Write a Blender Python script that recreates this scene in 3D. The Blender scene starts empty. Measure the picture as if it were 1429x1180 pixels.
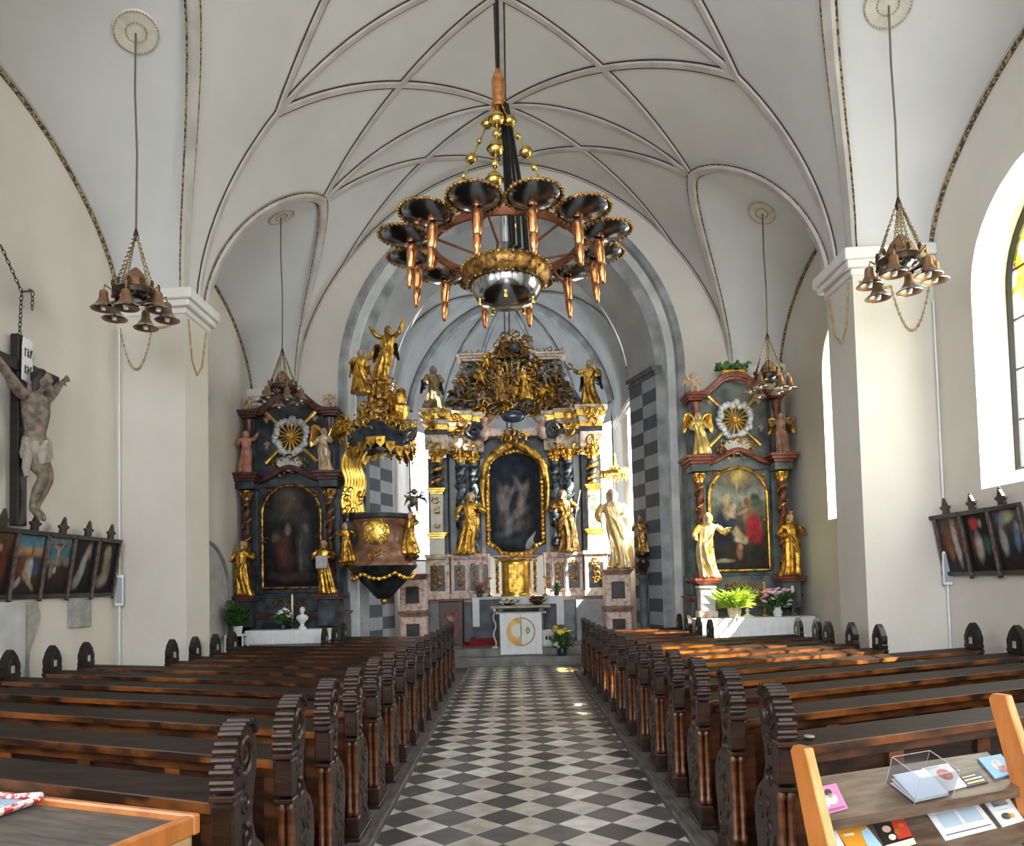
import bpy, math, random
from math import sin, cos, pi, sqrt, radians, atan2, tan
from mathutils import Vector, Matrix, noise

scene = bpy.context.scene
COL = scene.collection

# ------------------------------------------------------------------ camera
F = 1060.0; PITCH = radians(2.6); ROLL = radians(1.4); PX = 715.0; PY = 765.0; CZ = 1.65
cp, sp, cr, sr = cos(PITCH), sin(PITCH), cos(ROLL), sin(ROLL)
R0 = Vector((1, 0, 0)); U0 = Vector((0, -sp, cp)); FW = Vector((0, cp, sp))
CR = R0 * cr - U0 * sr; CU = R0 * sr + U0 * cr
cam_d = bpy.data.cameras.new('camera'); cam = bpy.data.objects.new('camera', cam_d); COL.objects.link(cam)
m = Matrix.Identity(4)
for i in range(3):
    m[i][0] = CR[i]; m[i][1] = CU[i]; m[i][2] = -FW[i]
m.translation = (0, 0, CZ)
cam.matrix_world = m
cam_d.sensor_fit = 'HORIZONTAL'; cam_d.sensor_width = 36.0
cam_d.lens = F / 1429.0 * 36.0
cam_d.shift_y = (PY - 590.0) / 1429.0
cam_d.shift_x = -(PX - 714.5) / 1429.0
cam_d.clip_start = 0.05; cam_d.clip_end = 300
scene.camera = cam


def at(x, y, Y):
    """the point of the church at depth Y seen along a measured direction"""
    d = CR * ((x - PX) / F) - CU * ((y - PY) / F) + FW
    t = Y / d.y
    return Vector((d.x * t, Y, CZ + d.z * t))


# ------------------------------------------------------------------ materials
MATS = {}


def mat(name, c1, c2=None, rough=0.6, metal=0.0, scale=8.0, detail=4.0, bump=0.0, bscale=None, stretch=(1, 1, 1),
        coat=0.0, lo=0.35, hi=0.65, spec=0.5):
    if name in MATS: return MATS[name]
    M = bpy.data.materials.new(name); M.use_nodes = True
    nt = M.node_tree; N = nt.nodes; L = nt.links
    b = N['Principled BSDF']
    b.inputs['Roughness'].default_value = rough; b.inputs['Metallic'].default_value = metal
    b.inputs['Coat Weight'].default_value = coat; b.inputs['Coat Roughness'].default_value = 0.2
    b.inputs['Specular IOR Level'].default_value = spec
    b.inputs['Base Color'].default_value = (*c1, 1)
    if c2 or bump:
        tc = N.new('ShaderNodeTexCoord'); mp = N.new('ShaderNodeMapping')
        mp.inputs['Scale'].default_value = stretch
        L.new(tc.outputs['Object'], mp.inputs['Vector'])
        nz = N.new('ShaderNodeTexNoise'); nz.inputs['Scale'].default_value = scale; nz.inputs['Detail'].default_value = detail
        L.new(mp.outputs['Vector'], nz.inputs['Vector'])
        if c2:
            rp = N.new('ShaderNodeValToRGB')
            rp.color_ramp.elements[0].position = lo; rp.color_ramp.elements[1].position = hi
            rp.color_ramp.elements[0].color = (*c1, 1); rp.color_ramp.elements[1].color = (*c2, 1)
            L.new(nz.outputs['Fac'], rp.inputs['Fac']); L.new(rp.outputs['Color'], b.inputs['Base Color'])
        if bump:
            n2 = nz
            if bscale:
                n2 = N.new('ShaderNodeTexNoise'); n2.inputs['Scale'].default_value = bscale; n2.inputs['Detail'].default_value = 5
                L.new(mp.outputs['Vector'], n2.inputs['Vector'])
            bp = N.new('ShaderNodeBump'); bp.inputs['Strength'].default_value = bump; bp.inputs['Distance'].default_value = 0.02
            L.new(n2.outputs['Fac'], bp.inputs['Height']); L.new(bp.outputs['Normal'], b.inputs['Normal'])
    MATS[name] = M
    return M


PLASTER = mat('plaster', (.64, .595, .53), (.71, .67, .605), .9, scale=.9, detail=6, bump=.12, bscale=14, lo=.3, hi=.7, spec=.2)
VAULT = mat('vault_plaster', (.63, .612, .585), (.70, .685, .66), .9, scale=.8, detail=6, bump=.10, bscale=10, lo=.3, hi=.7, spec=.2)
LUNETTE = mat('lunette_plaster', (.60, .60, .59), (.67, .67, .66), .9, scale=.9, detail=6, bump=.10, bscale=10, lo=.3, hi=.7, spec=.2)  # cooler than the vault: bluish skylight mixed into the plaster colour
RIB = mat('rib_stone', (.45, .425, .39), (.57, .54, .50), .85, scale=3, detail=6, bump=.15, bscale=20)
LINE = mat('painted_line', (.03, .024, .019), (.10, .072, .04), .85, scale=40, detail=2)
BEAD = mat('painted_bead_band', (.05, .04, .03), (.40, .29, .12), .8, scale=30, detail=1, lo=.45, hi=.55)
WHITE_TRIM = mat('white_cornice', (.74, .72, .68), (.80, .78, .75), .8, scale=5)
CHANCEL_VAULT = mat('shaded_chancel_vault', (.29, .29, .285), (.37, .37, .36), .9, scale=1.2, detail=6, bump=.1, bscale=10)  # darker than the nave vault: the chancel's weaker light is put into the colour
GREY_STONE = mat('grey_stone', (.20, .205, .21), (.38, .39, .40), .75, scale=2.6, detail=8, bump=.3, bscale=15)
PALE_STONE = mat('pale_stone', (.45, .45, .45), (.62, .62, .61), .75, scale=3, detail=7)
DARK_STONE = mat('dark_stone', (.055, .06, .068), (.12, .13, .14), .55, scale=5, detail=7)
PLAQUE = mat('plaque_stone', (.30, .29, .27), (.42, .41, .38), .8, scale=8, detail=6, bump=.3)
CHANCEL_FLOOR = mat('chancel_stone', (.10, .105, .10), (.22, .22, .20), .5, scale=4, detail=7)
WOOD_FLOOR = mat('floor_boards', (.03, .022, .018), (.075, .055, .04), .6, scale=4, stretch=(1, 8, 1))

GOLD = mat('gilding', (.16, .07, .012), (.82, .47, .085), .33, .92, scale=9, detail=5, bump=.5, bscale=24, lo=.34, hi=.60)
GOLD_DARK = mat('aged_gilding', (.10, .05, .02), (.62, .34, .08), .36, .85, scale=14, detail=5, bump=.5, bscale=30, lo=.38, hi=.66)
GOLD_BRIGHT = mat('bright_gilding', (.66, .38, .06), (.98, .68, .17), .30, .9, scale=9, detail=3, bump=.2, bscale=20)
BRONZE = mat('dark_bronze', (.03, .022, .018), (.10, .06, .035), .4, .7, scale=9)
SKIN = mat('painted_flesh', (.50, .31, .20), (.62, .42, .29), .5, scale=9)
BLUE_MARBLE = mat('blue_grey_marble', (.008, .012, .017), (.075, .095, .107), .35, scale=5, detail=8, lo=.40, hi=.72)
GREEN_MARBLE = mat('green_grey_marble', (.045, .058, .058), (.17, .20, .19), .45, scale=4, detail=8, lo=.38, hi=.70)
BLACK_MARBLE = mat('black_marble', (.008, .009, .011), (.035, .038, .042), .3, scale=5, detail=7)
RED_MARBLE = mat('red_marble', (.10, .022, .014), (.30, .085, .045), .35, scale=9, detail=8)
BROWN_MARBLE = mat('brown_marble', (.13, .055, .03), (.33, .17, .105), .3, scale=6, detail=8)
PINK_MARBLE = mat('pink_marble', (.50, .23, .17), (.72, .58, .49), .4, scale=11, detail=6, lo=.36, hi=.52)
CREAM_MARBLE = mat('cream_marble', (.40, .25, .14), (.74, .64, .50), .4, scale=9, detail=7, lo=.36, hi=.58)
GREY_PILASTER = mat('grey_pilaster', (.28, .28, .275), (.40, .40, .39), .5, scale=4)
WHITE_GILT = mat('white_paint', (.70, .66, .58), (.80, .77, .70), .5, scale=8)

WOOD = mat('dark_pew_wood', (.008, .0048, .0034), (.042, .016, .0075), .34, scale=5, detail=6, stretch=(1, 1, 4), bump=.15, bscale=30, coat=.12, spec=.35)
WOOD_LEDGE = mat('worn_ledge_wood', (.008, .0048, .0035), (.028, .015, .0095), .55, scale=4, detail=7, stretch=(1.2, 6, 6), bump=.12, bscale=22, spec=.14)
WOOD_PANEL = mat('pew_panel_wood', (.022, .009, .005), (.11, .038, .014), .38, scale=3.5, detail=6, stretch=(1, 1, 5), coat=.1, spec=.35)
WOOD_ORANGE = mat('worn_orange_wood', (.022, .008, .0035), (.30, .09, .017), .36, scale=1.6, detail=6, stretch=(1.3, 5, 5), lo=.42, hi=.72, coat=.35)
WOOD_BROWN = mat('brown_shelf_wood', (.075, .045, .028), (.17, .115, .078), .45, scale=4, detail=7, stretch=(1.5, 9, 9))
WOOD_RACK = mat('orange_rack_wood', (.36, .115, .025), (.50, .18, .045), .35, scale=4, detail=5, stretch=(4, 4, 1), coat=.3)
WOOD_EDGE = mat('light_wood_edge', (.55, .30, .10), (.74, .46, .19), .4, scale=5, stretch=(5, 5, 1))
WOOD_TABLE = mat('table_top_wood', (.045, .037, .03), (.12, .10, .082), .55, scale=4, detail=7, stretch=(1.5, 9, 9))
WOOD_BLACK = mat('black_wood', (.006, .005, .005), (.022, .017, .014), .4, scale=8, stretch=(1, 1, 4))
CORPUS = mat('carved_brown_figure', (.10, .072, .055), (.27, .205, .16), .55, scale=14, detail=4, bump=.3)
CLOTH = mat('white_cloth', (.74, .75, .78), (.82, .82, .84), .85, scale=6, bump=.1)
CLOTH_WARM = mat('loin_cloth', (.26, .235, .20), (.40, .365, .31), .8, scale=10)
RED_CLOTH = mat('red_carpet', (.16, .008, .012), (.26, .02, .02), .9, scale=30)
STEEL = mat('polished_steel', (.42, .44, .47), None, .16, 1.0)
STEEL_DARK = mat('dark_mirror_steel', (.30, .335, .38), None, .2, 1.0)
IRON = mat('black_iron', (.012, .011, .010), None, .45, .6)
CHAIN = mat('brass_chain', (.22, .17, .11), (.42, .34, .22), .4, .85, scale=40)
COPPER = mat('copper', (.45, .17, .06), (.80, .36, .15), .24, .95, scale=20)
COPPER_DARK = mat('rust_copper', (.17, .05, .022), (.30, .10, .045), .45, .6, scale=12)
BRASS = mat('brass', (.42, .27, .06), (.74, .53, .16), .25, .95, scale=16)
BRONZE_CAP = mat('brown_bronze', (.28, .15, .08), (.45, .27, .15), .4, .7, scale=10)
CABLE = mat('lamp_cable', (.14, .12, .10), None, .7)
WHITE_PL = mat('white_plastic', (.78, .80, .82), None, .4)
GREY_PL = mat('grey_grille', (.30, .33, .36), None, .5)
BULB = mat('opal_bulb', (.85, .85, .82), None, .25)
PORCELAIN = mat('white_porcelain', (.82, .82, .82), None, .3)
PLANT = mat('green_leaf', (.02, .07, .012), (.07, .19, .035), .5, scale=12)
LIME = mat('lime_leaf', (.25, .42, .03), (.55, .72, .09), .55, scale=12)
YELLOW = mat('yellow_petal', (.78, .62, .03), (.88, .76, .10), .6, scale=10)
PETAL_W = mat('white_petal', (.80, .80, .76), None, .6)
PETAL_P = mat('pink_petal', (.62, .18, .42), (.78, .38, .60), .6, scale=14)
WAX = mat('candle_wax', (.82, .74, .55), None, .5)
LEAD = mat('window_lead', (.03, .028, .026), None, .6, .3)
FRAME_BLACK = mat('station_frame', (.012, .010, .009), (.04, .03, .025), .4, scale=9)
PAPER = mat('paper', (.82, .83, .84), None, .7)
INK = mat('ink', (.02, .02, .03), None, .7)
INK_BLUE = mat('pale_print', (.50, .60, .70), None, .7)
PRINT = {k: mat('print_' + k, c, None, .45) for k, c in dict(red=(.62, .05, .03), orange=(.86, .36, .03), yellow=(.85, .65, .08), blue=(.20, .42, .74),
         navy=(.02, .02, .09), pink=(.70, .22, .45), sky=(.40, .62, .80), cream=(.85, .78, .62), black=(.02, .015, .015), skin=(.72, .45, .33), purple=(.32, .10, .30)).items()}


def glass_mat(name, base, c2=None, tint=None):
    M = bpy.data.materials.new(name); M.use_nodes = True
    nt = M.node_tree; N = nt.nodes; L = nt.links
    N.remove(N['Principled BSDF'])
    tr = N.new('ShaderNodeBsdfTransparent'); tr.inputs['Color'].default_value = (*base, 1)
    gl = N.new('ShaderNodeBsdfGlossy'); gl.inputs['Roughness'].default_value = .15
    mx = N.new('ShaderNodeMixShader'); mx.inputs[0].default_value = .06
    L.new(tr.outputs[0], mx.inputs[1]); L.new(gl.outputs[0], mx.inputs[2])
    if c2:
        tc = N.new('ShaderNodeTexCoord'); vo = N.new('ShaderNodeTexVoronoi'); vo.inputs['Scale'].default_value = 9
        L.new(tc.outputs['Object'], vo.inputs['Vector'])
        rp = N.new('ShaderNodeValToRGB'); rp.color_ramp.interpolation = 'CONSTANT'
        e = rp.color_ramp.elements
        e[0].position = 0; e[0].color = (*base, 1)
        e[1].position = .3; e[1].color = (*c2, 1)
        a = e.new(.5); a.color = (.62, .66, .12, 1); a = e.new(.62); a.color = (.85, .35, .06, 1); a = e.new(.72); a.color = (*base, 1); a = e.new(.86); a.color = (.9, .8, .4, 1)
        sx = N.new('ShaderNodeSeparateColor'); L.new(vo.outputs['Color'], sx.inputs[0])
        sz = N.new('ShaderNodeSeparateXYZ'); L.new(tc.outputs['Object'], sz.inputs[0])
        hi = N.new('ShaderNodeMapRange'); hi.inputs['From Min'].default_value = 4.1; hi.inputs['From Max'].default_value = 5.2; L.new(sz.outputs['Z'], hi.inputs['Value'])
        mu = N.new('ShaderNodeMath'); mu.operation = 'MULTIPLY'; L.new(sx.outputs[0], mu.inputs[0]); L.new(hi.outputs[0], mu.inputs[1])
        L.new(mu.outputs[0], rp.inputs['Fac']); L.new(rp.outputs['Color'], tr.inputs['Color'])
    L.new(mx.outputs[0], N['Material Output'].inputs['Surface'])
    MATS[name] = M
    return M


GLASS = glass_mat('clear_leaded_glass', (.93, .95, .97))
STAINED = glass_mat('stained_glass', (.93, .93, .88), (.93, .76, .16))
ACRYLIC = glass_mat('clear_acrylic', (.88, .89, .90))
FOIL = glass_mat('clear_plastic_film', (.80, .84, .88))

# painted surfaces (pictures) read their colours from a mesh attribute
M = bpy.data.materials.new('oil_paint'); M.use_nodes = True
_a = M.node_tree.nodes.new('ShaderNodeAttribute'); _a.attribute_name = 'paint'
M.node_tree.links.new(_a.outputs['Color'], M.node_tree.nodes['Principled BSDF'].inputs['Base Color'])
M.node_tree.nodes['Principled BSDF'].inputs['Roughness'].default_value = .6
M.node_tree.nodes['Principled BSDF'].inputs['Specular IOR Level'].default_value = .12
OIL = M

# black and white paving laid on the diagonal
M = bpy.data.materials.new('diagonal_marble_tiles'); M.use_nodes = True
nt = M.node_tree; N = nt.nodes; L = nt.links; b = N['Principled BSDF']
tc = N.new('ShaderNodeTexCoord'); mp = N.new('ShaderNodeMapping'); mp.inputs['Rotation'].default_value = (0, 0, pi / 4)
mp.inputs['Location'].default_value = (.13, .02, .013)
L.new(tc.outputs['Object'], mp.inputs['Vector'])
TS = 1 / .262
ck = N.new('ShaderNodeTexChecker'); ck.inputs['Scale'].default_value = TS
L.new(mp.outputs['Vector'], ck.inputs['Vector'])
# a tone of its own for every tile
sc_ = N.new('ShaderNodeVectorMath'); sc_.operation = 'SCALE'; sc_.inputs['Scale'].default_value = TS; L.new(mp.outputs['Vector'], sc_.inputs[0])
fl = N.new('ShaderNodeVectorMath'); fl.operation = 'FLOOR'; L.new(sc_.outputs[0], fl.inputs[0])
wn = N.new('ShaderNodeTexWhiteNoise'); wn.noise_dimensions = '3D'; L.new(fl.outputs[0], wn.inputs['Vector'])
rl = N.new('ShaderNodeValToRGB'); rl.color_ramp.elements[0].color = (.40, .36, .31, 1); rl.color_ramp.elements[1].color = (.70, .68, .64, 1)
rd = N.new('ShaderNodeValToRGB'); rd.color_ramp.elements[0].color = (.035, .037, .040, 1); rd.color_ramp.elements[1].color = (.11, .112, .115, 1)
L.new(wn.outputs['Value'], rl.inputs['Fac']); L.new(wn.outputs['Value'], rd.inputs['Fac'])
mx = N.new('ShaderNodeMix'); mx.data_type = 'RGBA'
L.new(ck.outputs['Fac'], mx.inputs['Factor']); L.new(rl.outputs['Color'], mx.inputs[6]); L.new(rd.outputs['Color'], mx.inputs[7])
nz = N.new('ShaderNodeTexNoise'); nz.inputs['Scale'].default_value = 6; nz.inputs['Detail'].default_value = 8; L.new(tc.outputs['Object'], nz.inputs['Vector'])
rn = N.new('ShaderNodeValToRGB'); rn.color_ramp.elements[0].position = .3; rn.color_ramp.elements[1].position = .7
rn.color_ramp.elements[0].color = (.68, .66, .63, 1); rn.color_ramp.elements[1].color = (1.08, 1.08, 1.08, 1)
L.new(nz.outputs['Fac'], rn.inputs['Fac'])
mm = N.new('ShaderNodeMix'); mm.data_type = 'RGBA'; mm.blend_type = 'MULTIPLY'; mm.inputs['Factor'].default_value = 1
L.new(mx.outputs[2], mm.inputs[6]); L.new(rn.outputs['Color'], mm.inputs[7]); L.new(mm.outputs[2], b.inputs['Base Color'])
b.inputs['Roughness'].default_value = .42
TILES = M

# painted ashlar chequer on the chancel jambs
M = bpy.data.materials.new('painted_ashlar_chequer'); M.use_nodes = True
nt = M.node_tree; N = nt.nodes; L = nt.links; b = N['Principled BSDF']
uv = N.new('ShaderNodeUVMap'); ck = N.new('ShaderNodeTexChecker'); ck.inputs['Scale'].default_value = 1
ck.inputs['Color1'].default_value = (.33, .345, .36, 1); ck.inputs['Color2'].default_value = (.085, .095, .115, 1)
L.new(uv.outputs[0], ck.inputs['Vector'])
nz = N.new('ShaderNodeTexNoise'); nz.inputs['Scale'].default_value = 5; nz.inputs['Detail'].default_value = 7
rn = N.new('ShaderNodeValToRGB'); rn.color_ramp.elements[0].color = (.7, .7, .7, 1); rn.color_ramp.elements[1].color = (1.2, 1.2, 1.2, 1)
L.new(nz.outputs['Fac'], rn.inputs['Fac'])
mm = N.new('ShaderNodeMix'); mm.data_type = 'RGBA'; mm.blend_type = 'MULTIPLY'; mm.inputs['Factor'].default_value = 1
L.new(ck.outputs['Color'], mm.inputs[6]); L.new(rn.outputs['Color'], mm.inputs[7]); L.new(mm.outputs[2], b.inputs['Base Color'])
b.inputs['Roughness'].default_value = .8
CHEQUER = M


# ------------------------------------------------------------------ mesh building
class MB:
    skew = 0.0

    def __init__(s):
        s.v = []; s.f = []; s.m = []; s.M = None

    def add(s, vs, fs, m=0):
        o = len(s.v)
        if s.M is not None: vs = [s.M @ Vector(p) for p in vs]
        s.v.extend(tuple(p) for p in vs)
        for q in fs:
            s.f.append(tuple(i + o for i in q)); s.m.append(m)
        return s

    def box(s, x0, x1, y0, y1, z0, z1, m=0, ch=0.0):
        c = min(ch, (x1 - x0) * .3, (y1 - y0) * .3, (z1 - z0) * .3)
        if c <= 0:
            vs = [(x, y, z) for z in (z0, z1) for y in (y0, y1) for x in (x0, x1)]
            return s.add(vs, [(0, 2, 3, 1), (4, 5, 7, 6), (0, 1, 5, 4), (2, 6, 7, 3), (0, 4, 6, 2), (1, 3, 7, 5)], m)
        X, Y, Z = (x0, x1), (y0, y1), (z0, z1)
        vs = []; idx = {}
        for i in (0, 1):
            for j in (0, 1):
                for k in (0, 1):
                    dx, dy, dz = (c, -c)[i], (c, -c)[j], (c, -c)[k]
                    for a, p in enumerate(((X[i], Y[j] + dy, Z[k] + dz), (X[i] + dx, Y[j], Z[k] + dz), (X[i] + dx, Y[j] + dy, Z[k]))):
                        idx[i, j, k, a] = len(vs); vs.append(p)
        fs = []
        for i in (0, 1):
            fs.append([idx[i, 0, 0, 0], idx[i, 1, 0, 0], idx[i, 1, 1, 0], idx[i, 0, 1, 0]][::(-1 if i == 0 else 1)])
            fs.append([idx[0, i, 0, 1], idx[1, i, 0, 1], idx[1, i, 1, 1], idx[0, i, 1, 1]][::(1 if i == 0 else -1)])
            fs.append([idx[0, 0, i, 2], idx[1, 0, i, 2], idx[1, 1, i, 2], idx[0, 1, i, 2]][::(-1 if i == 0 else 1)])
        for i in (0, 1):
            for j in (0, 1):
                fs.append([idx[i, j, 0, 0], idx[i, j, 0, 1], idx[i, j, 1, 1], idx[i, j, 1, 0]])
                fs.append([idx[i, 0, j, 0], idx[i, 0, j, 2], idx[i, 1, j, 2], idx[i, 1, j, 0]])
                fs.append([idx[0, i, j, 1], idx[0, i, j, 2], idx[1, i, j, 2], idx[1, i, j, 1]])
                for k in (0, 1): fs.append([idx[i, j, k, 0], idx[i, j, k, 1], idx[i, j, k, 2]])
        return s.add(vs, fs, m)

    def lathe(s, prof, c=(0, 0, 0), seg=16, m=0, flute=0, amp=0.0, sy=1.0, axis=None, twist=0.0, a0=0.0, a1=2 * pi):
        """prof: (r, z) pairs"""
        full = abs(a1 - a0 - 2 * pi) < 1e-6
        n = seg if full else seg + 1
        R = Matrix.Identity(3)
        if axis is not None: R = Vector((0, 0, 1)).rotation_difference(Vector(axis).normalized()).to_matrix()
        vs = []
        c = Vector(c)
        for (r, z) in prof:
            for k in range(n):
                a = a0 + (a1 - a0) * k / seg
                rr = r * (1 + amp * cos(flute * a + twist * z)) if flute else r
                vs.append(c + R @ Vector((rr * cos(a), rr * sin(a) * sy, z)))
        fs = []
        for i in range(len(prof) - 1):
            for k in range(seg):
                k2 = (k + 1) % n
                fs.append((i * n + k, i * n + k2, (i + 1) * n + k2, (i + 1) * n + k))
        ring_ = abs(prof[0][0] - prof[-1][0]) < 1e-6 and abs(prof[0][1] - prof[-1][1]) < 1e-6
        if full and not ring_:
            if prof[0][0] > 1e-5: fs.append(tuple(range(n))[::-1])
            if prof[-1][0] > 1e-5: fs.append(tuple((len(prof) - 1) * n + k for k in range(n)))
        return s.add(vs, fs, m)

    def ell(s, c, r, m=0, seg=10, rot=None):
        if not hasattr(r, '__len__'): r = (r, r, r)
        rings = max(4, seg // 2 + 1)
        vs = []; c = Vector(c)
        for i in range(rings + 1):
            th = pi * i / rings
            for k in range(seg):
                a = 2 * pi * k / seg
                p = Vector((r[0] * sin(th) * cos(a), r[1] * sin(th) * sin(a), r[2] * cos(th)))
                if rot is not None: p = rot @ p
                vs.append(c + p)
        fs = [(i * seg + k, (i + 1) * seg + k, (i + 1) * seg + (k + 1) % seg, i * seg + (k + 1) % seg) for i in range(rings) for k in range(seg)]
        return s.add(vs, fs, m)

    def tube(s, pts, r, seg=8, m=0, closed=False, flat=None):
        pts = [Vector(p) for p in pts]; n = len(pts)
        rs = r if hasattr(r, '__len__') else [r] * n
        vs = []; up = Vector((0, 0, 1)); u = None
        for i, p in enumerate(pts):
            if closed: t = pts[(i + 1) % n] - pts[i - 1]
            else: t = pts[min(i + 1, n - 1)] - pts[max(i - 1, 0)]
            if t.length < 1e-9: t = Vector((0, 0, 1))
            t.normalize()
            if u is None:
                u = t.cross(up) if abs(t.z) < .95 else t.cross(Vector((1, 0, 0)))
            u = u - t * u.dot(t)
            if u.length < 1e-6: u = t.cross(Vector((.3, .9, .2)))
            u.normalize(); w = t.cross(u)
            for k in range(seg):
                a = 2 * pi * k / seg
                vs.append(p + (u * cos(a) + w * sin(a) * (flat or 1)) * rs[i])
        fs = []
        for i in range(n if closed else n - 1):
            j = (i + 1) % n
            for k in range(seg):
                fs.append((i * seg + k, i * seg + (k + 1) % seg, j * seg + (k + 1) % seg, j * seg + k))
        if not closed:
            fs.append(tuple(range(seg))[::-1]); fs.append(tuple((n - 1) * seg + k for k in range(seg)))
        return s.add(vs, fs, m)

    def prism(s, out, t0, t1, m=0, plane='xz', mside=None):
        """extrude a closed 2D outline; plane xz -> thickness along y, yz -> along x, xy -> along z"""
        def q(a, b, t):
            return {'xz': (a, t, b), 'yz': (t, a, b), 'xy': (a, b, t)}[plane]
        n = len(out)
        vs = [q(a, b, t0) for a, b in out] + [q(a, b, t1) for a, b in out]
        s.add(vs, [tuple(range(n)), tuple(range(2 * n - 1, n - 1, -1))], m)
        return s.add(vs, [(i, i + n, (i + 1) % n + n, (i + 1) % n) for i in range(n)], m if mside is None else mside)

    def band(s, a, b, m=0):
        """faces between two polylines of equal length"""
        n = len(a)
        return s.add(list(a) + list(b), [(i, i + 1, n + i + 1, n + i) for i in range(n - 1)], m)

    def loft(s, rows, m=0, closed=False):
        n = len(rows[0]); vs = [p for r in rows for p in r]
        fs = []
        for i in range(len(rows) - 1):
            for k in range(n if closed else n - 1):
                k2 = (k + 1) % n
                fs.append((i * n + k, i * n + k2, (i + 1) * n + k2, (i + 1) * n + k))
        return s.add(vs, fs, m)

    def mesh(s, name, mats, ang=40):
        me = bpy.data.meshes.new(name)
        me.from_pydata([(x, y - MB.skew * x, z) for x, y, z in s.v] if MB.skew else s.v, [], s.f)
        for q in (mats if isinstance(mats, (list, tuple)) else [mats]): me.materials.append(q)
        me.polygons.foreach_set('material_index', s.m)
        me.update()
        import bmesh
        bm = bmesh.new(); bm.from_mesh(me)
        bmesh.ops.recalc_face_normals(bm, faces=bm.faces)
        bm.to_mesh(me); bm.free()
        if ang:
            me.shade_smooth()
            me.set_sharp_from_angle(angle=radians(ang))
        return me

    def build(s, name, mats, parent=None, loc=None, ang=40, rot=None):
        o = bpy.data.objects.new(name, s.mesh(name, mats, ang)); COL.objects.link(o)
        if parent is not None: o.parent = parent
        if loc is not None: o.location = loc
        if rot is not None: o.rotation_euler = rot
        return o


def tag(o, label, cat, group=None):
    o['label'] = label; o['category'] = cat
    if group: o['group'] = group
    return o


def struct(o):
    o['kind'] = 'structure'; return o


def thing(name, label, cat, loc=(0, 0, 0), rz=0.0, group=None):
    o = bpy.data.objects.new(name, None); COL.objects.link(o)
    o.location = loc; o.rotation_euler = (0, 0, rz); o.empty_display_size = .1
    return tag(o, label, cat, group)


def copy_part(o, parent, loc=None):
    c = o.copy(); COL.objects.link(c); c.parent = parent
    if loc is not None: c.location = loc
    return c


def copy_tree(o, loc=None, rz=None, label=None, parent=None):
    c = o.copy(); COL.objects.link(c)
    if parent is not None: c.parent = parent
    if loc is not None: c.location = loc
    if rz is not None: c.rotation_euler = (0, 0, rz)
    if label: c['label'] = label
    for ch in list(o.children): copy_tree(ch, parent=c)
    return c


def voxel(mb, size, mats, smooth=2):
    """melt the pieces of a figure into one continuous surface"""
    me = mb.mesh('tmp', mats, 0)
    o = bpy.data.objects.new('tmp', me); COL.objects.link(o)
    md = o.modifiers.new('r', 'REMESH'); md.mode = 'VOXEL'; md.voxel_size = size; md.use_smooth_shade = True
    if smooth:
        sm = o.modifiers.new('s', 'SMOOTH'); sm.iterations = smooth; sm.factor = .4
    dg = bpy.context.evaluated_depsgraph_get(); dg.update()
    out = bpy.data.meshes.new_from_object(o.evaluated_get(dg), depsgraph=dg)
    bpy.data.objects.remove(o); bpy.data.meshes.remove(me)
    out.materials.clear()
    for q in (mats if isinstance(mats, (list, tuple)) else [mats]): out.materials.append(q)
    return out


def put(me, name, parent=None, loc=None, rz=None):
    o = bpy.data.objects.new(name, me); COL.objects.link(o)
    if parent is not None: o.parent = parent
    if loc is not None: o.location = loc
    if rz is not None: o.rotation_euler = (0, 0, rz)
    return o


def arc(cx, cz, r, a0, a1, n, rz=None):
    return [(cx + r * cos(radians(a0 + (a1 - a0) * i / n)), cz + (rz or r) * sin(radians(a0 + (a1 - a0) * i / n))) for i in range(n + 1)]


def smooth_pts(pts, n=6):
    """Catmull-Rom through the points"""
    P = [Vector(p) for p in pts]; P = [P[0] * 2 - P[1]] + P + [P[-1] * 2 - P[-2]]
    out = []
    for i in range(1, len(P) - 2):
        for k in range(n):
            t = k / n
            out.append(.5 * ((2 * P[i]) + (P[i + 1] - P[i - 1]) * t + (2 * P[i - 1] - 5 * P[i] + 4 * P[i + 1] - P[i + 2]) * t * t + (3 * P[i] - P[i - 1] - 3 * P[i + 1] + P[i + 2]) * t ** 3))
    out.append(P[-2])
    return out
# ------------------------------------------------------------------ the building
A_, ZS, HV, NV = 4.25, 5.57, 4.33, 1.75
SKEW = .085                   # the cross walls stand a little askew to the aisle
WX = 5.15
YE = 14.62                    # east wall of the nave
BAYS = [(-1.8, 3.45), (4.2, 9.45), (10.2, YE)]
YW = -7.0
XB0 = 3.1


def vault_z(x):
    t = min(1.0, abs(x) / A_)
    return ZS + HV * (1 - t ** NV) ** (1 / NV)


def bay_u(y):
    for a, b in BAYS:
        if a <= y <= b: return abs(2 * (y - (a + b) / 2) / (b - a))
    return 1.0


def groin_x(y): return XB0 + (A_ - XB0) * bay_u(y) ** 1.45
def wall_arch(y):
    u = min(1.0, bay_u(y)); return ZS + 1.58 * (1 - u ** 1.72) ** (1 / 1.72)


def ysamples():
    ys = [YW, -4.0]
    for a, b in BAYS:
        n = 30
        ys += [(a + b) / 2 - (b - a) / 2 * cos(pi * i / n) for i in range(n + 1)]
    return sorted(set(round(y, 4) for y in ys))


YS = ysamples()
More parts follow.
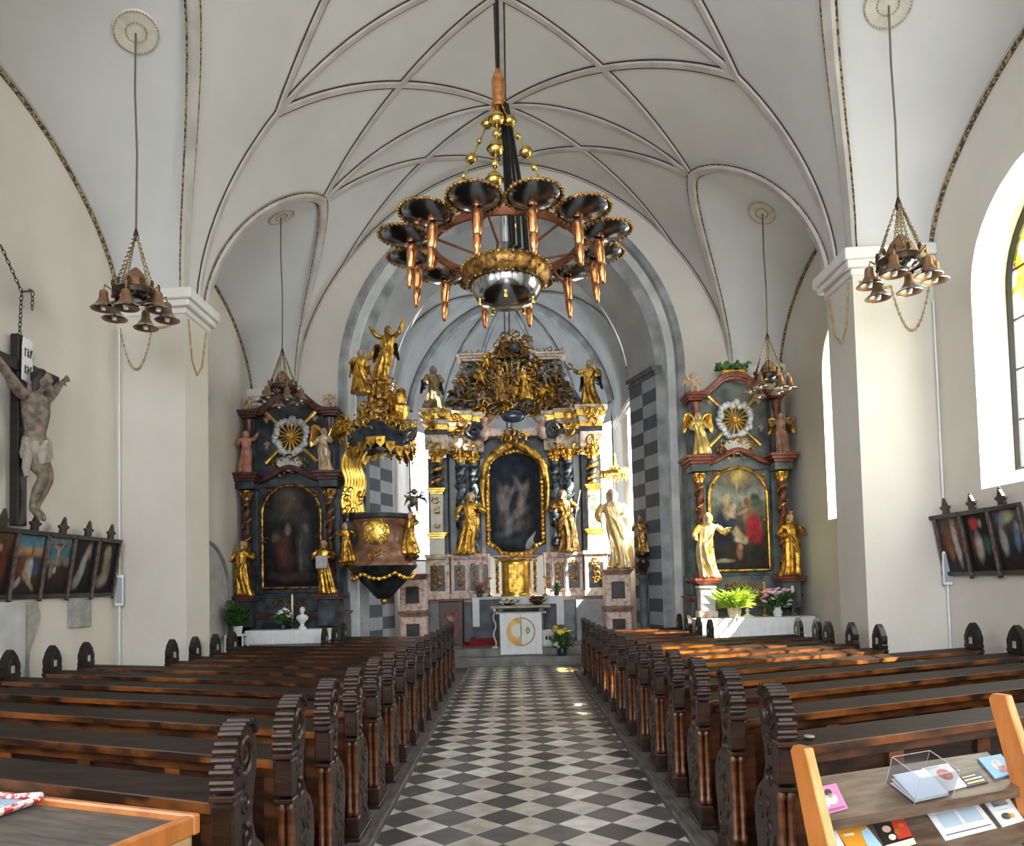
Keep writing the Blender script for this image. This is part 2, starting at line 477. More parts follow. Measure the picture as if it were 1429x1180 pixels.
# main vault
MB.skew = SKEW
mb = MB()
rows = []
for y in YS:
    xb = groin_x(y)
    rows.append([(xb * sin(pi / 2 * (i / 16 - 1)), y, vault_z(xb * sin(pi / 2 * (i / 16 - 1)))) for i in range(33)])
mb.loft(rows)
struct(mb.build('ceiling', VAULT, ang=60))
mb = MB()
for a, b in BAYS:
    for s in (-1, 1):
        rows = []
        for i in range(31):
            y = (a + b) / 2 - (b - a) / 2 * cos(pi * i / 30)
            xb = groin_x(y); z0 = vault_z(xb); z1 = wall_arch(y)
            rows.append([(s * (xb + (WX - xb) * k / 8), y, z0 + (z1 - z0) * k / 8 + .10 * sin(pi * k / 8) * (1 - bay_u(y))) for k in range(9)])
        mb.loft(rows)
struct(mb.build('ceiling_lunettes', LUNETTE, ang=60))


# side walls with arched window openings
class Win:
    def __init__(s, yc, w, z0, zs, rz): s.yc, s.w, s.z0, s.zs, s.rz = yc, w, z0, zs, rz
    def top(s, y):
        t = min(1, abs(y - s.yc) / (s.w / 2)); return s.zs + s.rz * sqrt(max(0, 1 - t * t))
    def ys(s): return [s.yc - s.w / 2 * cos(pi * i / 24) for i in range(25)]
    def outline(s, grow=0.0):
        return [(s.yc - s.w / 2 - grow, s.z0)] + [(s.yc - (s.w / 2 + grow) * cos(pi * i / 24), s.zs + (s.rz + grow) * sin(pi * i / 24)) for i in range(25)] + [(s.yc + s.w / 2 + grow, s.z0)]


WR = [Win(7.52, 2.4, 2.55, 4.75, 1.05), Win(11.96, 1.6, 2.55, 4.95, .8)]
WL = [Win(1.2, 2.2, 2.5, 4.7, 1.05), Win(-4.2, 2.0, 2.5, 4.7, .7)]  # out-of-view windows added to let in more daylight


def side_wall(name, s, wins):
    mb = MB()
    ys = sorted(set(YS + [round(y, 4) for w in wins for y in w.ys()]))
    for a, b in zip(ys, ys[1:]):
        mid = (a + b) / 2
        ta, tb = wall_arch(a), wall_arch(b)
        if bay_u(mid) >= 1: ta = tb = ZS
        w = next((w for w in wins if w.yc - w.w / 2 < mid < w.yc + w.w / 2), None)
        X = s * WX
        if w is None:
            mb.add([(X, a, 0), (X, b, 0), (X, b, tb), (X, a, ta)], [(0, 1, 2, 3)])
        else:
            mb.add([(X, a, 0), (X, b, 0), (X, b, w.z0), (X, a, w.z0)], [(0, 1, 2, 3)])
            mb.add([(X, a, w.top(a)), (X, b, w.top(b)), (X, b, tb), (X, a, ta)], [(0, 1, 2, 3)])
    for w in wins:
        o1 = [(s * WX, y, z) for y, z in w.outline()]
        o2 = [(s * (WX + .5), y, z + (.25 if i in (0, 26) else 0)) for i, (y, z) in enumerate(w.outline(.08))]
        mb.loft([o1 + [o1[0]], o2 + [o2[0]]])
    return struct(mb.build(name, PLASTER, ang=30))


side_wall('wall_left', -1, WL)
side_wall('wall_right', 1, WR)


def window(n, w, s, stained):
    """leaded window in an arched opening of a side wall"""
    X = s * (WX + .44); g = .06
    root = bpy.data.objects.new('window_%d' % n, None); COL.objects.link(root); struct(root)
    out = [(y, max(z, w.z0 + .2)) for y, z in w.outline(g)]
    p = MB(); p.prism(out, X - .004, X + .004, 0, 'yz'); p.build('pane', STAINED if stained else GLASS, root, ang=0)
    fr = MB(); pts = [(X, y, z) for y, z in out]
    fr.tube(pts + [pts[0]], .045, 6)
    fr.build('window_frame', LEAD, root)
    bars = MB()
    yc0, yc1, z0 = w.yc - w.w / 2, w.yc + w.w / 2, w.z0 + .2
    for k in range(1, 4):
        y = yc0 + (yc1 - yc0) * k / 4; bars.box(X - .012, X + .012, y - .010, y + .010, z0, w.top(y) + g)
    z = z0 + .55
    while z < w.zs + w.rz - .2:
        hw = w.w / 2 if z < w.zs else w.w / 2 * sqrt(max(0, 1 - ((z - w.zs) / w.rz) ** 2))
        bars.box(X - .014, X + .014, w.yc - hw, w.yc + hw, z - .012, z + .012); z += .55
    bars.build('glazing_bars', LEAD, root, ang=0)
    return root


window(1, WR[0], 1, True); window(2, WR[1], 1, True); window(4, WL[0], -1, False); window(5, WL[1], -1, False)  # the clear glazed pair is an unseen addition for daylight

# piers, corner responds and their capitals
for k, (s, y0, y1) in enumerate([(-1, 9.45, 10.2), (1, 9.45, 10.2), (-1, 3.45, 4.2), (1, 3.45, 4.2)]):
    mb = MB(); x0, x1 = sorted((s * 4.22, s * WX))
    mb.box(x0, x1, y0, y1, 0, ZS - .2, 0)
    struct(mb.build('wall_pier', PLASTER, ang=0))
    mb = MB()
    for (g, za, zb) in ((.03, ZS - .29, ZS - .21), (.09, ZS - .21, ZS - .12), (.13, ZS - .12, ZS + .02)):
        xa, xc = sorted((s * (4.22 - g), s * WX)); mb.box(xa, xc, y0 - g, y1 + g, za, zb, 0, .012)
    struct(mb.build('trim_capital', WHITE_TRIM, ang=0))
for s in (-1, 1):                                        # in the corners beside the side altars
    mb = MB()
    for (g, za, zb) in ((0, 0, ZS - .25), (.03, ZS - .29, ZS - .21), (.08, ZS - .21, ZS - .12), (.12, ZS - .12, ZS + .02)):
        xa, xc = sorted((s * (4.18 - g), s * WX)); mb.box(xa, xc, YE - .12 - g, YE - .001, za, zb, 0 if za == 0 else 1)
    struct(mb.build('trim_corner_respond', [PLASTER, WHITE_TRIM], ang=0))

# gilded garland painted below each capital of the middle piers
for (s, yf) in ((-1, 9.45), (1, 9.45)):
    mb = MB()
    def swag(p, q, d, n=26):
        pts = []
        for i in range(n + 1):
            t = i / n; p0 = Vector(p).lerp(Vector(q), t); p0.z -= d * 4 * t * (1 - t); pts.append(p0)
        for i, c in enumerate(pts): mb.ell(c, .019 if i % 2 else .014, 0, 6)
        mb.tube(pts, .006, 4)
    yy = yf - .012
    swag((s * 4.30, yy, 5.20), (s * 4.66, yy, 5.12), .04)
    swag((s * 4.66, yy, 5.12), (s * 5.10, yy, 5.12), .55)
    mb.tube([(s * 4.212, yf + .10, 5.24), (s * 4.208, yf + .20, 4.72), (s * 4.208, yf + .35, 4.56), (s * 4.208, yf + .52, 4.72), (s * 4.208, yf + .66, 5.24)], .014, 5)
    struct(mb.build('trim_garland', mat('garland_gold', (.32, .23, .09), (.55, .43, .2), .6, scale=20)))


# ribs
def rib(path, w, d, normal, name='trim_rib', mats=None, line=.027):
    path = [Vector(p) for p in path]; n = len(path); rows = []
    for i, p in enumerate(path):
        t = (path[min(i + 1, n - 1)] - path[max(i - 1, 0)]).normalized()
        N_ = normal(p); N_ = (N_ - t * N_.dot(t)).normalized(); B = t.cross(N_)
        rows.append([p + B * o + N_ * h for o, h in ((-w / 2 - line, .010), (-w / 2, .014), (-w / 2, d * .45), (-w / 2 * .72, d), (w / 2 * .72, d), (w / 2, d * .45), (w / 2, .014), (w / 2 + line, .010))])
    mb = MB()
    for k in range(7):
        mb.loft([[r[k], r[k + 1]] for r in rows], 1 if k in (0, 6) else 0)
    return struct(mb.build(name, mats or [RIB, LINE], ang=30))


def vnorm(p):
    x = p.x; e = .01
    g = (vault_z(min(A_ - .001, abs(x) + e)) - vault_z(max(0, abs(x) - e))) / (2 * e)
    s = 1 if x >= 0 else -1
    if abs(x) < .03: return Vector((0, 0, -1))
    return Vector((g * s, 0, -1)).normalized()


def plan(a, b, n=18):
    pts = []
    for i in range(n + 1):
        x = a[0] + (b[0] - a[0]) * i / n; y = a[1] + (b[1] - a[1]) * i / n
        pts.append((x, y, vault_z(x)))
    return pts


def arch_plan(y, x0, x1, n=26):
    a0, a1 = math.asin(max(-1, min(1, x0 / A_))), math.asin(max(-1, min(1, x1 / A_)))
    return [(A_ * sin(a0 + (a1 - a0) * i / n), y, vault_z(A_ * sin(a0 + (a1 - a0) * i / n))) for i in range(n + 1)]


T1 = 9.95
C2, C1 = (0, 12.8), (0, 6.9)
W1 = .112
rib([(0, y, vault_z(0)) for y in (-3, 0, 3, 5, 7.2, 9, 9.95, 11.5, 12.8, 14.0, YE)], W1, .035, lambda p: Vector((0, 0, -1)))
rib(arch_plan(T1, -4.245, 4.245, 60), W1, .035, vnorm)
for s in (-1, 1):
    Nn = (s * 3.1, T1); L2 = (s * 3.12, 12.43); L1 = (s * 3.1, 6.83)
    for a, b in ((Nn, C2), (Nn, C1), (L2, (0, 10.3)), (L2, C2), (L2, (0, YE - .02)), ((s * 3.2, YE - .02), C2),
                 (L1, (0, 9.9)), (L1, C1), (L1, (0, 4.3)), ((s * 3.1, 4.3), C1)):
        rib(plan(a, b), W1, .035, vnorm)
    rib([(x, YE - .03, z) for x, y, z in arch_plan(YE, s * .02, s * 4.24)], .05, .03, vnorm)
    for a, b in BAYS[1:]:
        ym = (a + b) / 2
        for e in (a, b):
            pts = []
            for i in range(25):
                t = sin(pi / 2 * i / 24); y = e + (ym - e) * (1 - cos(pi / 2 * i / 24)) ** .8
                x = groin_x(y); pts.append((s * x, y, vault_z(x)))
            rib(pts, .15, .05, lambda p: (vnorm(p) + Vector((0, 0, -.6))).normalized(), 'trim_groin_band', [RIB, BEAD], .028)
        pts = [(s * (WX - .012), (a + b) / 2 - (b - a) / 2 * cos(pi * i / 40), wall_arch((a + b) / 2 - (b - a) / 2 * cos(pi * i / 40)) - .05) for i in range(41)]
        mb = MB(); mb.tube(pts, .022, 5, 0); mb.tube([(p[0], p[1], p[2] - .055) for p in pts], .03, 5, 1)
        struct(mb.build('trim_wall_arch', [RIB, BEAD]))

# east wall with the pointed chancel arch
RA, RH, RZ = 3.38, 3.62, 5.70


def ring(a, h, y, n=48):
    return [(-a, y, 0)] + [(-a * cos(pi * i / n), y, RZ + h * sin(pi * i / n)) for i in range(n + 1)] + [(a, y, 0)]


mb = MB()
xs = sorted(set([-WX, -4.25, 4.25, WX] + [-RA * cos(pi * i / 48) for i in range(49)] + [s * (RA + (A_ - RA) * k / 10) for s in (-1, 1) for k in range(1, 10)]))
for a, b in zip(xs, xs[1:]):
    ta, tb = [vault_z(x) if abs(x) <= A_ else ZS for x in (a, b)]
    fb = lambda x: RZ + RH * sqrt(max(0, 1 - (x / RA) ** 2)) if abs((a + b) / 2) < RA else 0
    if abs((a + b) / 2) > A_: ta = tb = ZS
    mb.add([(a, YE, fb(a)), (b, YE, fb(b)), (b, YE, tb), (a, YE, ta)], [(0, 1, 2, 3)])
struct(mb.build('wall_east', PLASTER, ang=30))
mb = MB()
rr = [ring(3.38, 3.62, YE), ring(3.36, 3.60, YE - .05), ring(3.24, 3.48, YE - .05), ring(3.20, 3.44, YE + .03), ring(3.06, 3.3, YE + .06), ring(3.04, 3.28, YE + .16), ring(2.86, 3.1, YE + .22)]
for k, mt in enumerate((0, 0, 0, 1, 1, 0)):
    mb.loft([rr[k], rr[k + 1]], mt)
struct(mb.build('trim_chancel_arch', [GREY_STONE, PALE_STONE], ang=25))
# splayed jambs with painted chequer, and the soffit above
JY0, JY1, JX0, JX1 = YE + .22, 15.9, 2.86, 2.52
for s in (-1, 1):
    me = bpy.data.meshes.new('wall_chancel_jamb')
    me.from_pydata([(x, y - SKEW * x, z) for x, y, z in ((s * JX0, JY0, 0), (s * JX1, JY1, 0), (s * JX1, JY1, 5.72), (s * JX0, JY0, 5.72))], [], [(0, 1, 2, 3)])
    me.materials.append(CHEQUER); u = me.uv_layers.new(name='UVMap')
    for li, c in enumerate(((0, 0), (2, 0), (2, 5.72 / .256), (0, 5.72 / .256))): u.data[li].uv = c
    o = bpy.data.objects.new('wall_chancel_jamb', me); COL.objects.link(o); struct(o)
    mb = MB()
    for (g, za, zb) in ((.02, 5.62, 5.70), (.07, 5.70, 5.80)):
        mb.prism([(s * (JX0 - g), JY0 - .04), (s * (JX1 - g), JY1 + .02), (s * (JX1 + .2), JY1 + .02), (s * (JX0 + .2), JY0 - .04)], za, zb, 0, 'xy')
    struct(mb.build('trim_jamb_capital', DARK_STONE, ang=0))
mb = MB()
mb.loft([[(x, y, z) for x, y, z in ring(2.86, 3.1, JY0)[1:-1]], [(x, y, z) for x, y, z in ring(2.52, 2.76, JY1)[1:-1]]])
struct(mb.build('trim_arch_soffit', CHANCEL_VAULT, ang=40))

# chancel: straight walls, five sided end, its vault and ribs
CX, CY0, CY1, CYE, CXE, CZS, CH = 2.68, JY1, 19.2, 22.3, 1.2, 5.70, 3.2
CN = 1.85


def oblique(t, s): return (s * (CX + (CXE - CX) * t), CY1 + (CYE - CY1) * t)


CW = dict(t0=.05, t1=.58, z0=2.3, zs=6.0, rz=.95)
mb = MB()
for s in (-1, 1):
    # return between jamb and chancel wall, straight wall (the sunny side has a window hidden by the jamb)
    mb.add([(s * JX1, JY1, 0), (s * CX, JY1 + .02, 0), (s * CX, JY1 + .02, CZS + .8), (s * JX1, JY1, CZS + .8)], [(0, 1, 2, 3)])
    if s < 0:
        mb.add([(-CX, CY0, 0), (-CX, CY1, 0), (-CX, CY1, CZS), (-CX, CY0, CZS)], [(0, 1, 2, 3)])
    else:
        for (ya, yb, za, zb) in ((CY0, 16.05, 0, CZS), (17.3, CY1, 0, CZS), (16.05, 17.3, 0, 2.6), (16.05, 17.3, 5.5, CZS)):
            mb.add([(CX, ya, za), (CX, yb, za), (CX, yb, zb), (CX, ya, zb)], [(0, 1, 2, 3)])
    ts = sorted(set([0, 1, .25, .75] + [CW['t0'] + (CW['t1'] - CW['t0']) * (1 - cos(pi * i / 16)) / 2 for i in range(17)]))
    ztop = lambda t: CZS + (1.35 * sqrt(max(0, 1 - ((t - .30) / .30) ** 2)) if t < .6 else 0)
    for a, b in zip(ts, ts[1:]):
        (xa, ya), (xb, yb) = oblique(a, s), oblique(b, s); mid = (a + b) / 2
        za, zb = CZS + 1.2, CZS + 1.2
        if CW['t0'] < mid < CW['t1']:
            tc = (CW['t0'] + CW['t1']) / 2; hw = (CW['t1'] - CW['t0']) / 2
            at_ = lambda t: CW['zs'] + CW['rz'] * sqrt(max(0, 1 - ((t - tc) / hw) ** 2))
            mb.add([(xa, ya, 0), (xb, yb, 0), (xb, yb, CW['z0']), (xa, ya, CW['z0'])], [(0, 1, 2, 3)])
            mb.add([(xa, ya, at_(a)), (xb, yb, at_(b)), (xb, yb, zb), (xa, ya, za)], [(0, 1, 2, 3)])
        else:
            mb.add([(xa, ya, 0), (xb, yb, 0), (xb, yb, zb), (xa, ya, za)], [(0, 1, 2, 3)])
mb.add([(-CXE, CYE, 0), (CXE, CYE, 0), (CXE, CYE, CZS + 1.2), (-CXE, CYE, CZS + 1.2)], [(0, 1, 2, 3)])
struct(mb.build('wall_chancel', PLASTER, ang=0))
for k, s in enumerate((-1, 1)):
    root = bpy.data.objects.new('window_%d' % (6 + k), None); COL.objects.link(root); struct(root)
    tc = (CW['t0'] + CW['t1']) / 2; hw = (CW['t1'] - CW['t0']) / 2
    nx, ny = s * .93, .37
    def Q(t, z, o=.0): x, y = oblique(t, s); return (x + nx * o, y + ny * o, z)
    outl = [(tc - hw, CW['z0'])] + [(tc - hw * cos(pi * i / 20), CW['zs'] + CW['rz'] * sin(pi * i / 20)) for i in range(21)] + [(tc + hw, CW['z0'])]
    mb = MB(); mb.add([Q(t, z, .08) for t, z in outl], [tuple(range(len(outl)))]); mb.build('pane', GLASS, root, ang=0)
    mb = MB(); mb.tube([Q(t, z, .02) for t, z in outl + [outl[0]]], .04, 6); mb.build('window_frame', LEAD, root)
    mb = MB()
    for j in range(1, 4):
        t = CW['t0'] + 2 * hw * j / 4
        mb.tube([Q(t, CW['z0'], .06), Q(t, CW['zs'] + CW['rz'] * sqrt(1 - ((t - tc) / hw) ** 2), .06)], .010, 4)
    z = CW['z0'] + .42
    while z < 6.4:
        h2 = hw if z < CW['zs'] else hw * sqrt(max(0, 1 - ((z - CW['zs']) / CW['rz']) ** 2))
        mb.tube([Q(tc - h2, z, .06), Q(tc + h2, z, .06)], .012, 4); z += .42
    mb.build('glazing_bars', LEAD, root)


def cz(x, y):
    r = abs(x) / CX
    if y > CY1:
        ox, oy = CYE - CY1, CX - CXE; q = (abs(x) * ox + (y - CY1) * oy) / (CX * ox)
        r = max(r if y <= CY1 else 0, q, (y - CY1) / (CYE - CY1))
    r = min(1, r)
    return CZS + CH * (1 - r ** CN) ** (1 / CN)


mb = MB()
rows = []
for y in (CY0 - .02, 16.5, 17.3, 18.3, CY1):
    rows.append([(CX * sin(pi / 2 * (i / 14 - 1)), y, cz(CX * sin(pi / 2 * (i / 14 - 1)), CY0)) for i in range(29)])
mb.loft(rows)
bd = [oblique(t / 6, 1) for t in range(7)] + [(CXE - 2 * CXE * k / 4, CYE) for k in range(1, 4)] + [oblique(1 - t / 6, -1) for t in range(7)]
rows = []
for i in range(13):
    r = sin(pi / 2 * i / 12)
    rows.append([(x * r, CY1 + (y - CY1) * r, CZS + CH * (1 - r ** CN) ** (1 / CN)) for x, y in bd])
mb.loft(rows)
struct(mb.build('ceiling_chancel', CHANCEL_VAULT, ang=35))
cn = lambda p: (Vector((0, CY1 - .3, CZS + .4)) - p).normalized()
for yy, w_ in ((CY0 + .16, .26), (CY1, .34)):
    rib([(CX * .985 * sin(pi / 2 * (i / 20 - 1)), yy, cz(CX * .985 * sin(pi / 2 * (i / 20 - 1)), CY0)) for i in range(41)], w_, .16, lambda p: (Vector((0, p.y, CZS)) - p).normalized(), mats=[GREY_STONE, LINE])
for (bx, by) in (oblique(1, 1), oblique(1, -1), (0, CYE), oblique(.5, 1), oblique(.5, -1)):
    rib([(bx * r, CY1 + (by - CY1) * r, CZS + CH * (1 - r ** CN) ** (1 / CN) - .01) for r in [sin(pi / 2 * i / 14) for i in range(15)]], .10, .07, cn, mats=[GREY_STONE, LINE])
for s in (-1, 1):
    rib([(s * CX * (1 - i / 14) , CY0 + .2 + (CY1 - CY0 - .2) * i / 14, cz(CX * (1 - i / 14), CY0)) for i in range(15)], .09, .06, lambda p: (Vector((0, p.y, CZS)) - p).normalized(), mats=[GREY_STONE, LINE])
# slender moulding on the chancel walls at the springing
mb = MB()
for s in (-1, 1):
    for z0, z1, g in ((5.42, 5.5, .04), (5.5, 5.6, .08)):
        mb.box(*sorted((s * (CX - g), s * CX)), CY0 + .03, CY1, z0, z1)
struct(mb.build('trim_chancel_string_course', WHITE_TRIM, ang=0))

# west end behind the visitor, with a big unseen opening added to bring in daylight
mb = MB()
xs = [-WX, -A_, -3.2, 3.2, A_, WX]
xs = sorted(set(xs + [A_ * sin(pi / 2 * (i / 12 - 1)) for i in range(25)]))
for a, b in zip(xs, xs[1:]):
    ta, tb = [vault_z(x) if abs(x) < A_ else ZS for x in (a, b)]
    if abs((a + b) / 2) < 2.9:
        mb.add([(a, YW, 0), (b, YW, 0), (b, YW, 2.2), (a, YW, 2.2)], [(0, 1, 2, 3)])
        mb.add([(a, YW, 7.6), (b, YW, 7.6), (b, YW, tb), (a, YW, ta)], [(0, 1, 2, 3)])
    else:
        mb.add([(a, YW, 0), (b, YW, 0), (b, YW, tb), (a, YW, ta)], [(0, 1, 2, 3)])
struct(mb.build('wall_west', PLASTER, ang=0))

# floors
MB.skew = 0.0
mb = MB(); mb.box(-WX - .6, WX + .6, YW - .3, YE + 1.0, -.12, -.004); struct(mb.build('floor', WOOD_FLOOR, ang=0))
mb = MB(); mb.box(-.93, 1.065, YW + .1, 15.16, -.05, 0); struct(mb.build('floor_aisle_paving', TILES, ang=0))
# edge of the boarded pew platforms
mb = MB()
mb.box(-1.09, -.93, -2.0, 13.9, -.05, .045, 0, .008); mb.box(1.065, 1.25, -2.0, 13.9, -.05, .045, 0, .008)
struct(mb.build('trim_platform_edge', mat('worn_grey_board', (.05, .045, .042), (.15, .135, .12), .6, scale=5, stretch=(8, 1, 8)), ang=0))
mb = MB(); mb.box(-2.3, 2.3, 15.16, 15.6, -.05, .175, 0, .012); mb.box(-JX0 - .3, JX0 + .3, 15.52, 15.9, -.05, .33, 0, .012); mb.box(-CX - .1, CX + .1, 15.88, CYE + .6, -.05, .33)
struct(mb.build('floor_chancel_steps', CHANCEL_FLOOR, ang=0))

MB.skew = SKEW
# arched side door in the far bay of the crucifix wall
root = bpy.data.objects.new('door_1', None); COL.objects.link(root); struct(root)
X = -WX; yc, hw = 12.3, 1.02
pts = [(X + .02, yc - hw * cos(pi * i / 20), 1.45 + 1.02 * sin(pi * i / 20)) for i in range(21)]
mb = MB(); mb.tube(pts, .035, 6); mb.build('door_arch', GREY_STONE, root)
mb = MB()
for s in (-1, 1):
    mb.box(X, X + .10, yc + s * hw - .10, yc + s * hw + .10, 0, 1.36, 0, .015); mb.box(X, X + .14, yc + s * hw - .16, yc + s * hw + .16, 1.36, 1.46, 0, .01)
mb.build('jamb_column', DARK_STONE, root, ang=0)
mb = MB()
oo = [(yc - hw + .08, 0)] + [(yc - (hw - .06) * cos(pi * i / 16), 1.45 + .95 * sin(pi * i / 16)) for i in range(17)] + [(yc + hw - .08, 0)]
mb.prism(oo, X, X + .015, 0, 'yz'); mb.build('door_leaf', PALE_STONE, root, ang=0)

MB.skew = 0.0

# ------------------------------------------------------------------ light
w = bpy.data.worlds.new('daylight'); scene.world = w; w.use_nodes = True
bg = w.node_tree.nodes['Background']; bg.inputs[0].default_value = (.86, .93, 1.0, 1); bg.inputs[1].default_value = WORLD = 7.0
sun = bpy.data.lights.new('sun', 'SUN'); so = bpy.data.objects.new('sun', sun); COL.objects.link(so)
sun.energy = 26; sun.angle = radians(.6); sun.color = (1.0, .90, .74)
SD = Vector((-1, .6, -1.2)).normalized()
so.rotation_euler = SD.to_track_quat('-Z', 'Y').to_euler()


def portal(name, c, sx, sz, direction):
    l = bpy.data.lights.new(name, 'AREA'); l.shape = 'RECTANGLE'; l.size = sx; l.size_y = sz; l.energy = 1
    l.cycles.is_portal = True
    o = bpy.data.objects.new(name, l); COL.objects.link(o); o.location = c
    o.rotation_euler = Vector(direction).to_track_quat('-Z', 'Z').to_euler()


for w_ in WR: portal('window_daylight', (WX + .55, w_.yc - SKEW * WX, (w_.z0 + w_.zs + w_.rz) / 2), w_.w + .3, w_.zs + w_.rz - w_.z0 + .2, (-1, 0, 0))
for w_ in WL: portal('window_daylight', (-WX - .55, w_.yc + SKEW * WX, (w_.z0 + w_.zs + w_.rz) / 2), w_.w + .3, w_.zs + w_.rz - w_.z0 + .2, (1, 0, 0))  # daylight through the added windows out of view
portal('window_daylight', (0, YW - .05, 4.9), 5.9, 5.5, (0, 1, 0))  # daylight through the added west opening
for s in (-1, 1):
    x, y = oblique(.31, s); portal('window_daylight', (x + s * .15, y + .06 - SKEW * x, 4.6), 1.8, 4.7, (-s * .93, -.37, 0))
portal('window_daylight', (CX + .05, 16.67 - SKEW * CX, 4.05), 1.25, 2.9, (-1, 0, 0))

vs = scene.view_settings
scene.display_settings.display_device = 'sRGB'
vs.view_transform = 'Standard'; vs.look = 'None'; vs.gamma = 1.0; vs.use_curve_mapping = False
vs.exposure = EXPOSURE = 0.92
cy = scene.cycles
cy.max_bounces = 8; cy.diffuse_bounces = 5; cy.glossy_bounces = 3; cy.transparent_max_bounces = 12; cy.transmission_bounces = 3
cy.sample_clamp_indirect = 6.0; cy.caustics_reflective = False; cy.caustics_refractive = False
# ------------------------------------------------------------------ pews
COLONETTE = mat('reddish_colonette_wood', (.05, .016, .006), (.20, .062, .018), .3, scale=6, stretch=(1, 1, 4), coat=.4)
WOOD_RAIL = mat('reddish_rail_wood', (.02, .008, .004), (.15, .05, .013), .34, scale=2.2, detail=5, stretch=(1.3, 5, 5), coat=.35)
ORD = ['first', 'second', 'third', 'fourth', 'fifth', 'sixth', 'seventh', 'eighth', 'ninth', 'tenth', 'eleventh', 'twelfth', 'thirteenth', 'fourteenth', 'fifteenth']
CREST = [(.005, .93), (-.018, .98), (-.010, 1.03), (.02, 1.085), (.06, 1.128), (.11, 1.155), (.165, 1.165)]


def end_panel_mesh(side, hs, knob=False):
    """carved pew end; side = +1 when the carved face looks to +x"""
    mb = MB()
    out = [(.03, 0), (.03, .15), (.055, .18), (.055, .70), (.005, .74), (.005, .915)] + CREST + [(.215, 1.15), (.25, 1.10), (.262, 1.02), (.245, .94), (.215, .86), (.205, .78),
           (.24, .70), (.33, .64), (.385, .56), (.395, .44), (.36, .30), (.335, .18), (.38, .12), (.39, 0)]
    t = .030
    mb.prism([(y, z * hs) for y, z in out], -t, t, 0, 'yz')
    # gadroons over the crest
    pts = smooth_pts([(0, y, z * hs) for y, z in CREST + [(.215, 1.15), (.25, 1.10)]], 4)
    L = [0]
    for a, b in zip(pts, pts[1:]): L.append(L[-1] + (b - a).length)
    n = 13
    for k in range(n):
        d = L[-1] * (k + .5) / n; i = max(j for j in range(len(L)) if L[j] <= d)
        p = pts[i].lerp(pts[min(i + 1, len(pts) - 1)], .5)
        mb.tube([(-.043, p.y, p.z), (.043, p.y, p.z)], .0145, 8, 0)
    # block with its mouldings
    mb.box(-.042, .042, -.025, .06, .735 * hs, .90 * hs, 0, .008)
    mb.box(-.046, .046, -.032, .07, .905 * hs, .93 * hs, 0, .005); mb.box(-.044, .044, -.02, .08, .700 * hs, .722 * hs, 0, .005)
    mb.box(-.042, .042, -.012, .08, 0, .20 * hs, 0, .008); mb.box(-.05, .05, -.03, .40, 0, .07, 0, .006)
    # scrolls and leaves carved on the aisle face
    x = side * t
    rng = random.Random(5)
    def spiral(cy, cz, r, turns, ph, w=.012):
        p = []
        for i in range(22):
            q = i / 21; a = ph + turns * 2 * pi * q; rr = r * (1 - .82 * q)
            p.append((x, cy + rr * cos(a), cz * hs + rr * sin(a)))
        mb.tube(p, [w * (1 - .4 * i / 21) for i in range(22)], 5, 0)
    spiral(.125, 1.05, .085, 1.6, 3.6); spiral(.13, .87, .06, 1.4, 1.2); spiral(.14, .73, .05, -1.4, 2.0)
    for k in range(9):
        z = .16 + .055 * k; y = .16 + .05 * sin(k * 1.1)
        mb.ell((x, y, z * hs), (.011, .04, .018), 0, 6, Matrix.Rotation(.9 * (-1) ** k, 3, 'X'))
        mb.ell((x, y + .10, (z + .02) * hs), (.010, .032, .014), 0, 6, Matrix.Rotation(-.9 * (-1) ** k, 3, 'X'))
    if knob: pass
    return mb.mesh('end_panel', WOOD, 35)


def knob_panel_mesh(hs):
    """plain pew end by the wall with a pointed top"""
    half = [(.0, 0), (.0, .86), (-.022, .875), (-.022, .90), (.0, .915), (-.014, .93), (-.014, .955), (.0, .97), (-.008, 1.0), (-.008, 1.05), (.008, 1.075), (.03, 1.125), (.075, 1.175), (.11, 1.20)]
    out = half + [(.22 - y, z) for y, z in half[::-1][1:]]
    mb = MB(); mb.prism([(y, z * hs) for y, z in out], -.03, .03, 0, 'yz')
    inner = [(.045, .93), (.045, 1.04), (.11, 1.13), (.175, 1.04), (.175, .93)]
    mb.tube([(s * .03, y, z * hs) for s in (1,) for y, z in inner], .008, 5); mb.tube([(-.03, y, z * hs) for y, z in inner], .008, 5)
    return mb.mesh('end_panel', WOOD_BLACK, 35)


def colonette_mesh(hs):
    mb = MB()
    for x in (-.021, .021):
        mb.lathe([(.014, .20 * hs), (.024, .215 * hs), (.024, .235 * hs), (.017, .25 * hs), (.019, .45 * hs), (.016, .655 * hs), (.022, .665 * hs), (.022, .68 * hs), (.015, .70 * hs)], (x, .032, 0), 8)
    return mb.mesh('colonette', COLONETTE, 40)


plate_mb = MB(); plate_mb.box(-.004, .004, -.024, .024, -.034, .034, 0, .002)
PLATE = plate_mb.mesh('number_plate', mat('pale_number_plate', (.36, .33, .26), (.50, .46, .36), .5, scale=20), 0)


